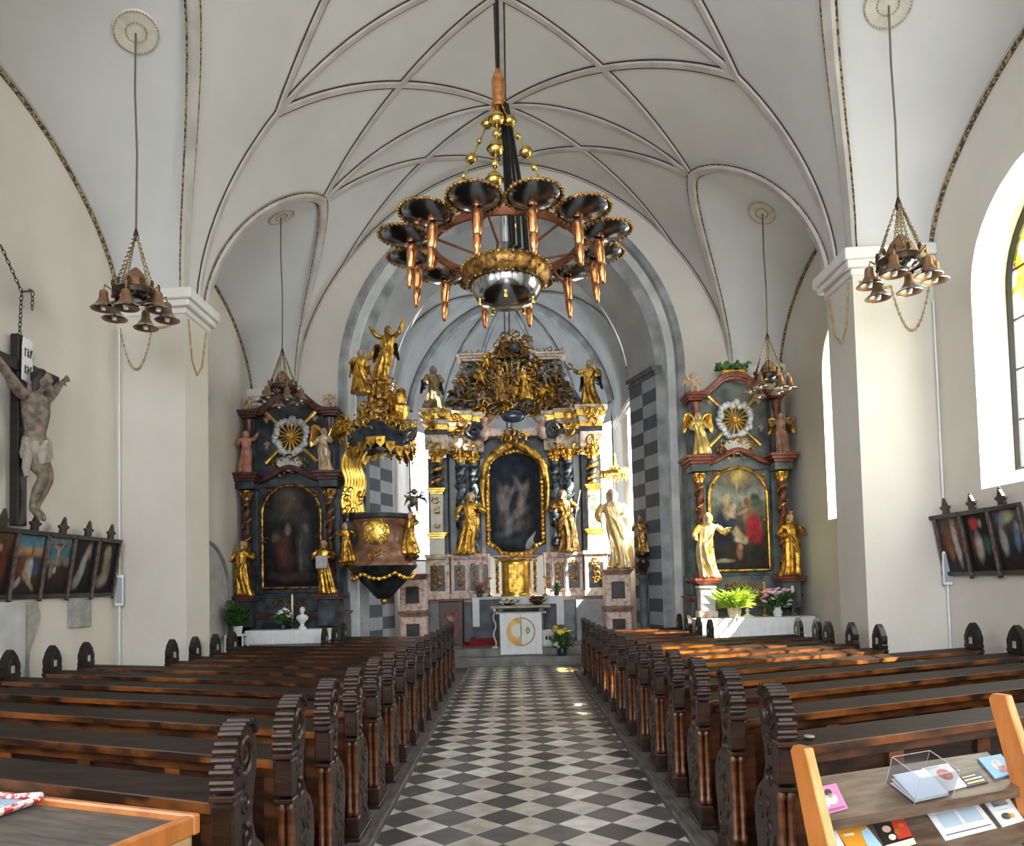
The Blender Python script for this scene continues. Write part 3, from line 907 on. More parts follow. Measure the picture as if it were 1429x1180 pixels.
def pew(side, Ya, s, length, label, first):
    hs = max(.86, (1.15 - .018 * (Ya - 2.76)) / 1.165)
    Xe = -1.055 if side < 0 else 1.21
    root = thing('pew', label, 'pew', (Xe, Ya, 0.0), 0, 'carved pews beside the aisle')
    def P(a, b, z): return (side * a, s * a + b, z)
    def sbox(mb, a0, a1, b0, b1, z0, z1, m=0, zb=None):
        """box along the slanted row; zb lifts its far edge"""
        d = zb or 0
        vs = [P(a, b, z + (d if b == b1 else 0)) for z in (z0, z1) for b in (b0, b1) for a in (a0, a1)]
        mb.add(vs, [(0, 2, 3, 1), (4, 5, 7, 6), (0, 1, 5, 4), (2, 6, 7, 3), (0, 4, 6, 2), (1, 3, 7, 5)], m)
    o = put(end_panel_mesh(-side, hs), 'end_panel', root)
    put(colonette_mesh(hs), 'colonette', o)
    o = put(knob_panel_mesh(hs), 'end_panel', root, P(length, 0, 0))
    put(PLATE, 'number_plate', o, (-side * .034, .11, 1.0 * hs))
    a0, a1 = .03, length - .03
    mb = MB()
    sbox(mb, a0, a1, -.012, .262, .872 * hs, .897 * hs, 0, .010)
    mb.build('book_ledge', WOOD_LEDGE, root, ang=0)
    lip = MB(); sbox(lip, a0, a1, -.030, -.0125, .862 * hs, .899 * hs)
    lip.build('ledge_lip', WOOD_ORANGE, root, ang=0)
    mb = MB()
    sbox(mb, a0, a1, .058, .075, .36, .871 * hs, 0)                          # recessed panels
    sbox(mb, a0, a1, .040, .095, .80 * hs, .871 * hs, 3); sbox(mb, a0, a1, .040, .095, .34, .43, 1)
    n = max(2, round(length / .62))
    for k in range(n + 1):
        a = a0 + (a1 - a0 - .09) * k / n
        sbox(mb, a, a + .09, .038, .098, .431, .799 * hs, 2 if k % 2 else 1)
        if k < n and k % 2 == 0:
            b = a + .09 + ((a1 - a0) / n - .09) / 2
            sbox(mb, b - .07, b + .07, .052, .0575, .60 * hs, .70 * hs, 1)
    mb.build('back_panel', [WOOD, WOOD_PANEL, WOOD_ORANGE, WOOD_RAIL], root, ang=0)
    mb = MB(); sbox(mb, a0, a1, .20, .585, .425, .455); sbox(mb, a0, a1, .22, .25, .10, .425); mb.build('seat', WOOD_PANEL, root, ang=0)
    mb = MB(); sbox(mb, a0, a1, .10, .14, .455, .868 * hs, 0, .0); mb.build('backrest', WOOD, root, ang=0)
    mb = MB(); sbox(mb, a0 + .02, a1 - .02, -.26, -.10, .145, .175)
    for a in (a0 + .1, (a0 + a1) / 2, a1 - .16): sbox(mb, a, a + .05, -.24, -.11, .0, .145)
    mb.build('kneeler', WOOD_PANEL, root, ang=0)
    return root


def pew_rows(side, y0, dy, n, words):
    for k in range(n):
        Ya = y0 + dy * k
        s = .42 if Ya < 6 else max(.2, .42 - .03 * (Ya - 6))
        xe = 1.055 if side < 0 else 1.21
        wall = 4.82
        yw = Ya + s * (wall - xe)
        if side < 0 and yw < 5.3: wall = 4.05
        lo, hi = (8.8, 11.1) if side < 0 else (8.3, 10.1)
        if lo < yw < hi: wall = 4.0
        if yw >= hi: wall = 4.15 if side > 0 else 4.3
        if Ya > 10.9: wall = 2.95
        if k == 0: where = 'nearest the entrance'
        elif k == n - 1: where = 'nearest the altar'
        else: where = ORD[k] + ' counted from the entrance'
        pew(side, Ya, s, wall - xe, 'carved dark pew %s, %s' % (words, where), k == 0)


pew_rows(-1, 2.76, .707, 15, 'on the crucifix side')
pew_rows(1, 3.46, .745, 14, 'beside the stained glass wall')
# ------------------------------------------------------------------ hanging lamps
def lunette_z(x, y):
    yb = y + SKEW * x
    xb = groin_x(yb); z0 = vault_z(xb); z1 = wall_arch(yb); t = (abs(x) - xb) / (WX - xb)
    return z0 + (z1 - z0) * t + .10 * sin(pi * t) * (1 - bay_u(yb))


def big_chandelier():
    cx, cy, cz_ = .005, 6.8, 4.72
    root = thing('ring_chandelier', 'large bronze ring chandelier of mirror dishes hanging over the aisle', 'chandelier', (cx, cy, cz_))
    top = vault_z(0) - cz_ - .05
    mb = MB(); mb.tube([(-.03, 0, 1.62), (-.02, 0, 3.0), (0, 0, top)], .018, 8); mb.build('suspension_rod', IRON, root)
    mb = MB(); mb.lathe([(.03, 1.28), (.065, 1.30), (.07, 1.34), (.058, 1.38), (.062, 1.55), (.05, 1.60), (.025, 1.66)], (-.03, 0, 0), 14); mb.build('hub', COPPER, root)
    # four chains of gilded balls
    for k, (a, big) in enumerate(((200, 1.0), (255, 1.45), (320, 1.1), (80, 1.0))):
        a = radians(a); e = Vector((.62 * cos(a), .62 * sin(a), .06)); s0 = Vector((-.03 + .04 * cos(a), .04 * sin(a), 1.30))
        if k == 1: e = Vector((-.10, -.52, .06))
        mb = MB(); mb.tube([s0, e], .009, 6)
        n = 7
        for i in range(1, n):
            p = s0.lerp(e, i / n)
            if i % 2: mb.ell(p, .050 * big, 0, 12); mb.lathe([(.0, -.012), (.058 * big, 0), (.0, .012)], p, 12)
            else: mb.ell(p, .026 * big, 0, 8)
        mb.build('ball_chain', BRASS, root)
    for k, (x, y) in enumerate(((.02, .03), (.07, -.02), (.12, .05), (.16, -.05), (.05, .10), (.11, -.10), (.18, .06))):
        mb = MB(); mb.tube([(-.01 + x * .35, y * .4, 1.32), (x, y, .4), (x * 1.15, y * 1.2, -.12 - .05 * (k % 3))], [.014, .018, .016], 8)
        mb.build('hanging_pipe', IRON, root)
    mb = MB()
    R = .66
    mb.lathe([(R - .012, -.035), (R + .012, -.035), (R + .012, .035), (R - .012, .035), (R - .012, -.035)], (0, 0, 0), 64)
    for k in range(6):
        a = 2 * pi * k / 6 + .3
        mb.tube([(R * cos(a), R * sin(a), 0), (.30 * cos(a), .30 * sin(a), -.10), (.40 * cos(a), .40 * sin(a), -.30)], .012, 6)
    mb.build('ring_hoop', COPPER_DARK, root)
    # mirror dish on its copper stem
    dish = MB(); dish.lathe([(0, -.055), (.07, -.050), (.14, -.034), (.185, -.010), (.205, .012), (.195, .014), (.12, -.012), (0, -.03)], (0, 0, 0), 32)
    dme = dish.mesh('mirror_dish', STEEL_DARK, 60)
    rim = MB(); rim.tube([(.205 * cos(2 * pi * i / 40), .205 * sin(2 * pi * i / 40), .006) for i in range(40)], .008, 6, closed=True)
    for i in range(32): rim.ell((.212 * cos(2 * pi * i / 32), .212 * sin(2 * pi * i / 32), -.002), .0155, 0, 6)
    rme = rim.mesh('beaded_rim', GOLD_DARK, 60)
    st = MB(); st.lathe([(0, -.40), (.016, -.385), (.024, -.36), (.022, -.34), (.030, -.325), (.034, -.24), (.028, -.225), (.036, -.21), (.042, -.12), (.048, -.06), (.040, -.03), (.0, -.02)], (0, 0, 0), 14)
    sme = st.mesh('copper_stem', COPPER, 40)
    arm = MB(); arm.tube([(0, 0, -.04), (-.10, 0, -.09), (-.20, 0, -.06), (-.26, 0, 0)], .011, 6); ame = arm.mesh('scroll_arm', COPPER_DARK)
    for k in range(12):
        a = radians(15 + 30 * k)
        o = put(dme, 'mirror_dish', root, (.92 * cos(a), .92 * sin(a), 0), a)
        o.rotation_euler = (0, radians(-5), a); o.scale = (1.08, 1.08, 1.08)
        put(rme, 'beaded_rim', o); put(sme, 'copper_stem', o, (-.07, 0, -.03)); put(ame, 'scroll_arm', o)
    # fluted crown and steel bowl in the middle
    mb = MB(); mb.lathe([(.30, -.16), (.335, -.17), (.385, -.20), (.405, -.235), (.40, -.28), (.375, -.33), (.345, -.36), (.30, -.355), (.30, -.16)], (0, 0, 0), 96, 0, 32, .012)
    for i in range(40): mb.ell((.405 * cos(2 * pi * i / 40), .405 * sin(2 * pi * i / 40), -.215), .014, 0, 6)
    for i in range(36): mb.ell((.352 * cos(2 * pi * i / 36), .352 * sin(2 * pi * i / 36), -.36), .012, 0, 6)
    mb.build('fluted_crown', GOLD_DARK, root)
    mb = MB(); mb.lathe([(.32, -.345), (.325, -.37), (.31, -.43), (.275, -.49), (.22, -.53), (.12, -.552), (0, -.56)], (0, 0, 0), 48); mb.build('steel_bowl', STEEL, root)
    fin = MB(); fin.lathe([(.0, -.05), (.016, -.04), (.022, -.02), (.014, 0), (.018, .02)], (0, 0, 0), 10); fme = fin.mesh('brass_finial', BRASS)
    for k in range(5):
        a = 2 * pi * k / 5 + .9; put(fme, 'brass_finial', root, (.25 * cos(a), .25 * sin(a), -.53))
    mb = MB(); mb.lathe([(.05, .30), (.06, .02), (.28, -.14), (.31, -.165), (.2, -.16), (0, -.12)], (0, 0, 0), 24); mb.build('lamp_cone', STEEL, root)


big_chandelier()


def bell_lamp_parts():
    bell = MB(); bell.lathe([(.0, .20), (.03, .198), (.042, .18), (.046, .12), (.052, .10), (.075, .06), (.115, .015), (.128, .0), (.120, .0), (.07, .05), (.045, .09), (.0, .10)], (0, 0, 0), 24)
    return bell.mesh('bell_shade', BRONZE_CAP, 50)


BELL = bell_lamp_parts()
_b = MB(); _b.lathe([(0, -.015), (.022, -.01), (.030, .02), (.030, .08), (.02, .10)], (0, 0, 0), 12); BULBM = _b.mesh('bulb', BULB, 50)
_b = MB(); _b.lathe([(.126, -.002), (.132, .004), (.122, .012), (.085, .047), (.08, .045), (.118, .004), (.126, -.002)], (0, 0, 0), 24); BELLR = _b.mesh('bell_lining', STEEL, 50)


def small_lamp(c, apex, label, rot):
    """c: middle of the ring; apex: height where the chains meet"""
    root = thing('bell_lamp_cluster', label, 'hanging lamp', c, rot, 'hanging lamps in the side bays')
    h = apex - c[2]
    mb = MB(); mb.lathe([(.20, -.02), (.215, -.035), (.235, -.02), (.235, .03), (.215, .05), (.20, .03)], (0, 0, 0), 32)
    for k in range(12):
        a = 2 * pi * k / 12; mb.lathe([(0, .05), (.014, .06), (.020, .09), (.012, .12), (0, .13)], (.225 * cos(a), .225 * sin(a), 0), 8)
        b = a + pi / 12; mb.lathe([(.0, -.06), (.012, -.05), (.017, -.03), (.0, -.02)], (.225 * cos(b), .225 * sin(b), 0), 8)
    mb.build('bronze_ring', BRONZE, root)
    mb = MB(); mb.lathe([(.165, -.02), (.17, .03), (.155, .06), (.14, .13), (.10, .21), (.05, .27), (.018, .30), (0, .31)], (0, 0, 0), 24); mb.build('cone_cap', BRONZE_CAP, root)
    mb = MB(); mb.lathe([(.165, -.022), (.14, -.05), (.08, -.075), (.0, -.085)], (0, 0, 0), 24); mb.build('steel_bowl', STEEL, root)
    for k in range(6):
        a = 2 * pi * k / 6 + pi / 6
        low = k in (1, 4)
        p = (.31 * cos(a), .31 * sin(a), -.21 if not low else -.25)
        o = put(BELL, 'bell_shade', root, p); put(BULBM, 'bulb', o); put(BELLR, 'bell_lining', o)
        arm = MB(); arm.tube([(.22 * cos(a), .22 * sin(a), 0), (.30 * cos(a), .30 * sin(a), .05), (.31 * cos(a), .31 * sin(a), p[2] + .19)], .010, 6); arm.build('lamp_arm', BRONZE_CAP, root)
    for k in range(4):
        a = 2 * pi * k / 4 + pi / 4 + .2
        for d in (-.035, .035):
            mb = MB(); p0 = Vector((.22 * cos(a + d * 4), .22 * sin(a + d * 4), .06)); p1 = Vector((.015 * cos(a), .015 * sin(a), h))
            n = 22
            for i in range(n):
                q = p0.lerp(p1, (i + .5) / n); r = .017
                t = (p1 - p0).normalized(); u = t.cross(Vector((cos(a + pi / 2 * (i % 2)), sin(a + pi / 2 * (i % 2)), .1))).normalized()
                mb.tube([q + t * (r * 1.25 * cos(g)) + u * (r * .75 * sin(g)) for g in [2 * pi * j / 8 for j in range(8)]], .0042, 4, closed=True)
            mb.build('chain', CHAIN, root)
    mb = MB(); mb.lathe([(.02, h - .05), (.035, h - .02), (.02, h + .04), (.008, h + .08)], (0, 0, 0), 10); mb.build('chain_hook', BRONZE, root)
    zc = lunette_z(c[0], c[1]) - c[2]
    mb = MB(); mb.tube([(0, 0, h + .05), (.012, 0, h + (zc - h) * .4), (-.008, 0, h + (zc - h) * .7), (0, 0, zc - .03)], .011, 6); mb.build('cable', CABLE, root)
    return root


def rosette(x, y, label):
    z = lunette_z(x, y); e = .08
    nx = (lunette_z(x + e, y) - lunette_z(x - e, y)) / (2 * e); ny = (lunette_z(x, y + e) - lunette_z(x, y - e)) / (2 * e)
    n = Vector((nx, ny, -1)).normalized()
    root = thing('ceiling_rosette', label, 'ceiling rosette', (x, y, z), 0, 'round rosettes the lamp cables come from')
    mb = MB(); mb.lathe([(0, .02), (.05, .03), (.09, .022), (.11, .03), (.20, .024), (.225, .034), (.235, .02), (.235, -.02)], (0, 0, 0), 36, 0, axis=n); mb.build('disc', mat('cream_stucco', (.55, .51, .43), (.66, .62, .54), .8, scale=8), root)
    R_ = Vector((0, 0, 1)).rotation_difference(n).to_matrix()
    for r, m_, nm in ((.222, 44, 'bead_ring'), (.105, 22, 'bead_ring')):
        mb = MB()
        for i in range(m_): mb.ell(R_ @ Vector((r * cos(2 * pi * i / m_), r * sin(2 * pi * i / m_), .034)), .010, 0, 6)
        mb.build(nm, mat('bead_ochre', (.30, .22, .10), (.5, .4, .22), .7, scale=20), root)


for (x, y, z, ap, lab, rl, rot) in (
        (-3.937, 7.95, 4.80, 5.45, 'bell lamp cluster hanging beside the pier near the crucifix', 'stucco rosette above the lamp near the crucifix', .15),
        (4.03, 7.6, 4.80, 5.42, 'bell lamp cluster hanging between pier and big stained glass window', 'stucco rosette above the lamp by the big stained glass window', .35),
        (-3.77, 12.55, 4.98, 5.60, 'bell lamp cluster hanging before the dark altar beside the pulpit', 'stucco rosette above the lamp at the dark altar', .5),
        (4.27, 12.3, 4.90, 5.57, 'bell lamp cluster hanging before the sunlit altar with flowers', 'stucco rosette above the lamp at the sunlit altar', .25)):
    small_lamp((x, y, z), ap, lab, rot); rosette(x, y, rl)

# ------------------------------------------------------------------ figures
def set_mats(me, fn):
    for p in me.polygons: p.material_index = fn(p.center)


def crucifix():
    X, Y = -WX + .09, 7.77
    root = thing('crucifix', 'large dark wooden crucifix with carved figure hanging on the wall', 'crucifix', (X, Y, 2.36))
    mb = MB(); mb.box(-.05, .04, -.075, .075, 0, 1.98, 0, .008); mb.build('upright_beam', WOOD_BLACK, root, ang=0)
    mb = MB(); mb.box(-.04, .05, -.64, .62, 1.58, 1.71, 0, .008); mb.build('cross_beam', WOOD_BLACK, root, ang=0)
    mb = MB()
    pl = [(-.085, 1.50), (.075, 1.47), (.085, 1.62), (.07, 1.80), (.08, 1.93), (-.06, 1.95), (-.075, 1.85), (-.08, 1.65)]
    mb.prism(pl, .075, .088, 0, 'yz'); pb = mb.build('title_board', mat('white_board', (.72, .72, .70), (.82, .82, .80), .6, scale=9), root, ang=0)
    rng = random.Random(3); mb = MB()
    for row, z in enumerate((1.79, 1.61)):
        for k in range(3):
            y = -.05 + .045 * k
            mb.tube([(.09, y, z - .045), (.09, y + .004, z + .045)], .006, 4)
            mb.tube([(.09, y, z + (.04, .0, -.03)[(k + row) % 3]), (.09, y + .026, z + (.03, .02, .045)[k])], .006, 4)
            if (k + row) % 2: mb.tube([(.09, y + .002, z), (.09, y + .028, z - .04)], .006, 4)
    mb.build('board_lettering', INK, pb)
    # the carved body
    z0 = 2.36; S = lambda x, y, z: Vector((x + .05, y, z - z0))
    mb = MB()
    T = lambda pts, rs: mb.tube(smooth_pts([S(*p) for p in pts], 5), [r for a, b in zip(rs, rs[1:]) for r in [a + (b - a) * k / 5 for k in range(5)]] + [rs[-1]], 12)
    T([(.10, .0, 3.06), (.11, .01, 3.18), (.115, .005, 3.32), (.13, -.01, 3.50), (.12, 0, 3.64), (.10, .02, 3.73)], [.10, .118, .098, .13, .135, .06])
    mb.ell(S(.16, -.055, 3.56), (.05, .075, .06), 0, 12); mb.ell(S(.16, .06, 3.56), (.05, .075, .06), 0, 12)
    T([(.10, .02, 3.70), (.13, .05, 3.80)], [.05, .048])
    mb.ell(S(.155, .07, 3.885), (.085, .072, .105), 0, 14, Matrix.Rotation(-.35, 3, 'X'))
    mb.ell(S(.235, .085, 3.875), (.022, .014, .026), 0, 8); mb.ell(S(.205, .095, 3.80), (.045, .04, .05), 0, 10)
    for s in (-1, 1):
        T([(.09, s * .11, 3.68), (.09, s * .20, 3.70), (.08, s * .37, 3.83), (.06, s * .50, 3.94), (.05, s * .57, 3.99)], [.06, .062, .048, .04, .026])
        hand = Vector((.05, s * .60, 4.01)); mb.ell(S(*hand), (.02, .042, .036), 0, 10)
        for f in range(4):
            a = radians(20 + 22 * f); q = hand + Vector((.01, s * .035 * cos(a), .035 * sin(a)))
            T([tuple(q), (q.x + .015, q.y + s * .03 * cos(a), q.z + .03 * sin(a)), (q.x + .035, q.y + s * .036 * cos(a), q.z + .036 * sin(a))], [.011, .010, .008])
        T([tuple(hand + Vector((.01, 0, -.025))), tuple(hand + Vector((.03, s * .015, -.05)))], [.012, .009])
    for s in (-1, 1):
        T([(.11, s * .065, 3.13), (.15, s * .07 + .03, 2.98), (.19, s * .045 + .06, 2.86), (.14, s * .045 + .05, 2.72), (.10, s * .035 + .03, 2.58), (.10, s * .03 + .02, 2.52)], [.08, .072, .052, .052, .034, .032])
        T([(.10, s * .03 + .02, 2.53), (.14, s * .035 + .04, 2.47), (.17, s * .035 + .05, 2.41)], [.036, .034, .02])
    me = voxel(mb, .011, [CORPUS], 2); put(me, 'body', root)
    mb = MB()
    rows = []
    for i, (z, r) in enumerate(((3.25, .105), (3.21, .122), (3.14, .130), (3.07, .134), (3.01, .126))):
        rows.append([S(.115 + (r + .014 * cos(7 * a + i)) * cos(a), .02 + (r + .014 * cos(7 * a + i)) * sin(a) * 1.1, z + .03 * sin(a * 2)) for a in [2 * pi * k / 28 for k in range(28)]])
    mb.loft(rows, 0, True)
    mb.tube([S(.10, -.12, 3.2), S(.15, -.16, 3.08), S(.12, -.15, 2.93), S(.14, -.17, 2.84)], [.025, .045, .04, .02], 8)
    mb.build('loincloth', CLOTH_WARM, root)
    mb = MB(); mb.ell(S(.125, .062, 3.91), (.088, .085, .10), 0, 12, Matrix.Rotation(-.35, 3, 'X'))
    for k in range(9): a = -1.2 + .3 * k; mb.tube([S(.11 + .05 * cos(a), .06 + .08 * sin(a), 3.88), S(.10 + .05 * cos(a), .06 + .095 * sin(a), 3.80), S(.12, .06 + .10 * sin(a), 3.72)], [.025, .022, .01], 6)
    mb.build('hair', mat('dark_hair', (.02, .015, .012), None, .6), root)
    # chain to the iron bracket
    mb = MB(); zt = 1.98
    def links(p, q):
        p, q = Vector(p), Vector(q); n = max(2, int((q - p).length / .045)); t = (q - p).normalized()
        for i in range(n):
            c = p.lerp(q, (i + .5) / n); u = t.cross(Vector((1, 0, .2)) if i % 2 else Vector((0, 1, .3))).normalized()
            mb.tube([c + t * (.030 * cos(g)) + u * (.016 * sin(g)) for g in [2 * pi * j / 8 for j in range(8)]], .005, 4, closed=True)
    links((0, 0, zt), (.02, .0, zt + .46)); links((.02, 0, zt + .46), (.0, -.30, zt + .82)); links((-.03, .26, zt + .56), (-.03, .25, zt + .36))
    mb.build('chain', IRON, root)
    mb = MB(); mb.tube([(-.085, .29, zt + .60), (-.03, .26, zt + .57), (.02, .0, zt + .46)], .010, 6); mb.build('bracket', IRON, root)


crucifix()


# ------------------------------------------------------------------ pictures
def picture(w, h, fn, nx=48, ny=64, arch=0.0, bottom=0.0):
    """flat painted canvas in the local xz plane, facing -y; fn(u, v) -> colour"""
    vs = []; cols = []
    for j in range(ny + 1):
        for i in range(nx + 1):
            u = i / nx; t = abs(2 * u - 1)
            top = h - (arch * (1 - sqrt(max(0, 1 - t * t))) if arch else 0); bot = bottom * max(0, t - .55) / .45
            z = bot + (top - bot) * j / ny
            vs.append(((u - .5) * w, 0, z)); c = fn(u, z / h); cols.append((c[0], c[1], c[2], 1))
    fs = [(j * (nx + 1) + i, j * (nx + 1) + i + 1, (j + 1) * (nx + 1) + i + 1, (j + 1) * (nx + 1) + i) for j in range(ny) for i in range(nx)]
    me = bpy.data.meshes.new('painting'); me.from_pydata(vs, [], fs); me.materials.append(OIL)
    a = me.color_attributes.new('paint', 'FLOAT_COLOR', 'POINT')
    a.data.foreach_set('color', [k for c in cols for k in c])
    return me


def painter(grad, blobs, seed=0, tex=.35, tscale=6.0):
    """grad: list of (v, colour); blobs: (u, v, ru, rv, rot, colour, softness)"""
    off = Vector((seed * 3.7, seed * 1.3, seed))
    def fn(u, v):
        c = grad[0][1]
        for (a, ca), (b, cb) in zip(grad, grad[1:]):
            if v >= a: t = min(1, max(0, (v - a) / (b - a))); c = tuple(x + (y - x) * t for x, y in zip(ca, cb))
        wob = noise.noise(Vector((u * 5, v * 6, 0)) + off) * .03; wob2 = noise.noise(Vector((u * 5, v * 6, 9)) + off) * .03
        for (bu, bv, ru, rv, rot, col, soft) in blobs:
            du, dv = u + wob - bu, v + wob2 - bv
            x = (du * cos(rot) + dv * sin(rot)) / ru; y = (-du * sin(rot) + dv * cos(rot)) / rv
            d = sqrt(x * x + y * y)
            k = min(1, max(0, (1 + soft - d) / (2 * soft)))
            if k: c = tuple(p + (q - p) * k for p, q in zip(c, col))
        n = 1 + tex * (noise.noise(Vector((u * tscale, v * tscale * 1.4, 3)) + off) + .6 * noise.noise(Vector((u * tscale * 3, v * tscale * 4, 7)) + off))
        return tuple(max(0, x * n) for x in c)
    return fn


DK = (.010, .009, .010); BR = (.07, .045, .03); FL = (.36, .22, .15); WH = (.45, .42, .38); RD = (.28, .03, .025); BL = (.03, .06, .13)
STATION_ART = {
    'town': painter([(0, (.02, .015, .012)), (.25, (.05, .035, .03)), (.6, BR), (.72, (.40, .22, .10)), (.82, (.10, .22, .27)), (1, (.05, .15, .20))],
                    [(.5, .42, .16, .17, 0, (.30, .25, .18), .3), (.62, .40, .08, .20, 0, (.36, .37, .40), .3), (.28, .45, .12, .12, .3, (.16, .05, .03), .4), (.6, .22, .26, .05, -.6, (.28, .21, .12), .4), (.2, .2, .12, .07, .6, (.30, .30, .28), .3), (.82, .45, .1, .15, 0, (.05, .07, .12), .4), (.62, .78, .03, .16, 0, (.12, .08, .05), .3)], 1),
    'cross': painter([(0, (.015, .012, .012)), (.45, (.03, .025, .022)), (.55, (.20, .18, .13)), (.7, (.05, .13, .17)), (1, (.14, .19, .19))],
                     [(.5, .60, .03, .34, 0, (.06, .04, .025), .3), (.5, .86, .3, .025, 0, (.06, .04, .025), .3), (.5, .68, .05, .17, 0, FL, .3), (.4, .82, .12, .02, -.5, FL, .3), (.6, .82, .12, .02, .5, FL, .3), (.3, .38, .07, .10, 0, (.20, .17, .14), .4), (.72, .38, .09, .18, 0, (.05, .015, .015), .4), (.42, .42, .05, .06, 0, WH, .4)], 2),
    'pieta': painter([(0, DK), (1, (.018, .018, .02))], [(.55, .52, .13, .42, -.55, (.30, .28, .26), .35), (.72, .72, .10, .12, 0, FL, .4), (.30, .22, .16, .10, .8, (.22, .20, .19), .5), (.75, .45, .10, .25, 0, (.02, .02, .025), .4)], 3),
    'tomb': painter([(0, DK), (1, (.022, .019, .018))], [(.55, .75, .18, .14, 0, (.24, .19, .13), .4), (.55, .48, .17, .22, .2, (.20, .16, .12), .4), (.42, .24, .24, .12, .2, (.22, .19, .16), .45), (.62, .86, .06, .05, 0, FL, .4)], 4),
    'trial': painter([(0, DK), (.6, (.03, .018, .012)), (1, (.12, .06, .03))], [(.4, .45, .16, .28, 0, (.22, .12, .05), .4), (.75, .5, .1, .3, 0, (.12, .03, .02), .4), (.6, .75, .07, .06, 0, FL, .4)], 5),
    'dark': painter([(0, DK), (1, (.02, .018, .018))], [(.40, .42, .09, .26, 0, (.22, .20, .19), .35), (.78, .55, .13, .22, .1, (.20, .19, .18), .35), (.4, .68, .05, .05, 0, FL, .4)], 6),
    'robe': painter([(0, (.03, .03, .035)), (.2, (.02, .016, .014)), (.6, (.13, .07, .05)), (1, (.10, .07, .05))], [(.62, .52, .11, .40, .15, (.40, .36, .32), .3), (.3, .55, .14, .25, 0, (.16, .07, .04), .4), (.35, .35, .1, .15, 0, (.22, .09, .04), .4), (.66, .9, .06, .05, 0, FL, .3), (.9, .6, .08, .3, 0, (.10, .04, .03), .4)], 7),
    'red': painter([(0, DK), (1, (.016, .018, .018))], [(.42, .42, .15, .24, 0, (.36, .30, .25), .35), (.35, .83, .17, .10, 0, (.42, .04, .035), .35), (.6, .82, .07, .07, 0, FL, .35), (.75, .45, .14, .15, 0, (.05, .11, .09), .4), (.2, .5, .06, .2, 0, (.16, .03, .03), .4)], 8),
    'dawn': painter([(0, (.015, .012, .01)), (.5, (.03, .03, .035)), (1, (.08, .09, .10))], [(.5, .88, .20, .09, 0, (.40, .37, .18), .5), (.3, .84, .14, .10, 0, (.18, .22, .28), .5), (.25, .48, .12, .22, .1, (.34, .33, .30), .35), (.75, .55, .12, .22, -.2, (.12, .20, .32), .35), (.78, .72, .06, .06, 0, FL, .35), (.22, .72, .06, .06, 0, FL, .35)], 9),
}


def station(side, yc, art, label, w=.496):
    """panel of the stations of the cross leaning out from a side wall"""
    rz = pi / 2 if side < 0 else -pi / 2
    root = thing('station_painting', label, 'painting', (side * (WX - .03), yc, 1.615), rz, 'stations of the cross on the side walls')
    lean = radians(9); h = .72
    def tilt(o): o.rotation_euler = (lean, 0, 0); return o
    mb = MB()
    for s in (-1, 1): mb.box(s * (w / 2 - .012) - .014, s * (w / 2 - .012) + .014, -.03, .01, 0, h, 0, .004)
    mb.box(-w / 2, w / 2, -.035, .01, 0, .045, 0, .006); mb.box(-w / 2, w / 2, -.045, .01, h - .05, h, 0, .006); mb.box(-w / 2, w / 2, 0, .012, .03, h - .03)
    for s in (-1, 1): mb.tube([(s * (w / 2 - .012), -.034, -.02), (s * (w / 2 - .012), -.034, h - .04)], .010, 6, 1); mb.ell((s * (w / 2 - .012), -.03, -.02), .018, 0, 8)
    tilt(mb.build('frame', [FRAME_BLACK, mat('frame_moulding', (.07, .045, .035), (.20, .14, .12), .4, scale=20)], root))
    me = picture(w - .052, h - .095, STATION_ART[art], 40, 52); o = put(me, 'canvas', root); o.location = (0, -.012 * cos(lean), .045); tilt(o)
    mb = MB(); o_ = [(-.055, 0), (-.05, .045), (-.085, .06), (-.085, .085), (-.045, .09), (-.03, .12), (-.022, .135), (-.012, .16), (.012, .16), (.022, .135), (.03, .12), (.045, .09), (.085, .085), (.085, .06), (.05, .045), (.055, 0)]
    mb.prism([(a, b + h) for a, b in o_], -.03, .0, 0, 'xz'); mb.ell((0, -.015, h + .165), .018, 0, 8)
    tilt(mb.build('finial', FRAME_BLACK, root, ang=20))


SL = [('tomb', 9.42, 'station painting of a pale figure laid in the dark, end panel beside the pier'), ('pieta', 8.92, 'station painting of a slanting white shrouded figure on black'),
      ('cross', 8.42, 'station painting of a crucifixion under a teal sky'), ('town', 7.92, 'station painting of a fallen figure before ochre walls and blue sky'), ('trial', 7.42, 'station painting in brown and red tones straight below the big crucifix')]
for art, y, lab in SL: station(-1, y, art, lab)
SR = [('dark', 9.20, 'station painting of two pale robed figures in darkness, nearest the pier'), ('robe', 8.70, 'station painting of a tall figure in a white robe among brown figures'),
      ('red', 8.20, 'station painting of a kneeling figure beneath a red cloaked one'), ('dawn', 7.70, 'station painting of a bluish figure beneath a yellow glow in the sky')]
for art, y, lab in SR: station(1, y, art, lab)

# things fixed to the walls
def wall_speaker(x, y, z, ztop, label, cl, rz):
    root = thing('wall_speaker', label, 'speaker', (x, y, z), rz)
    mb = MB(); mb.box(-.05, .05, -.06, 0, -.2, .2, 0, .012); mb.build('housing', WHITE_PL, root, ang=0)
    mb = MB(); mb.box(-.036, .036, -.066, -.0605, -.165, .165); mb.build('grille', GREY_PL, root, ang=0)
    for k in range(9):
        pass
    mb = MB(); mb.tube([(x, y - .0, .002), (x, y, z - .201)], .011, 6, 0); mb.tube([(x, y, z + .201), (x, y, ztop)], .011, 6, 0)
    tag(mb.build('cable_conduit', WHITE_PL), cl, 'cable')


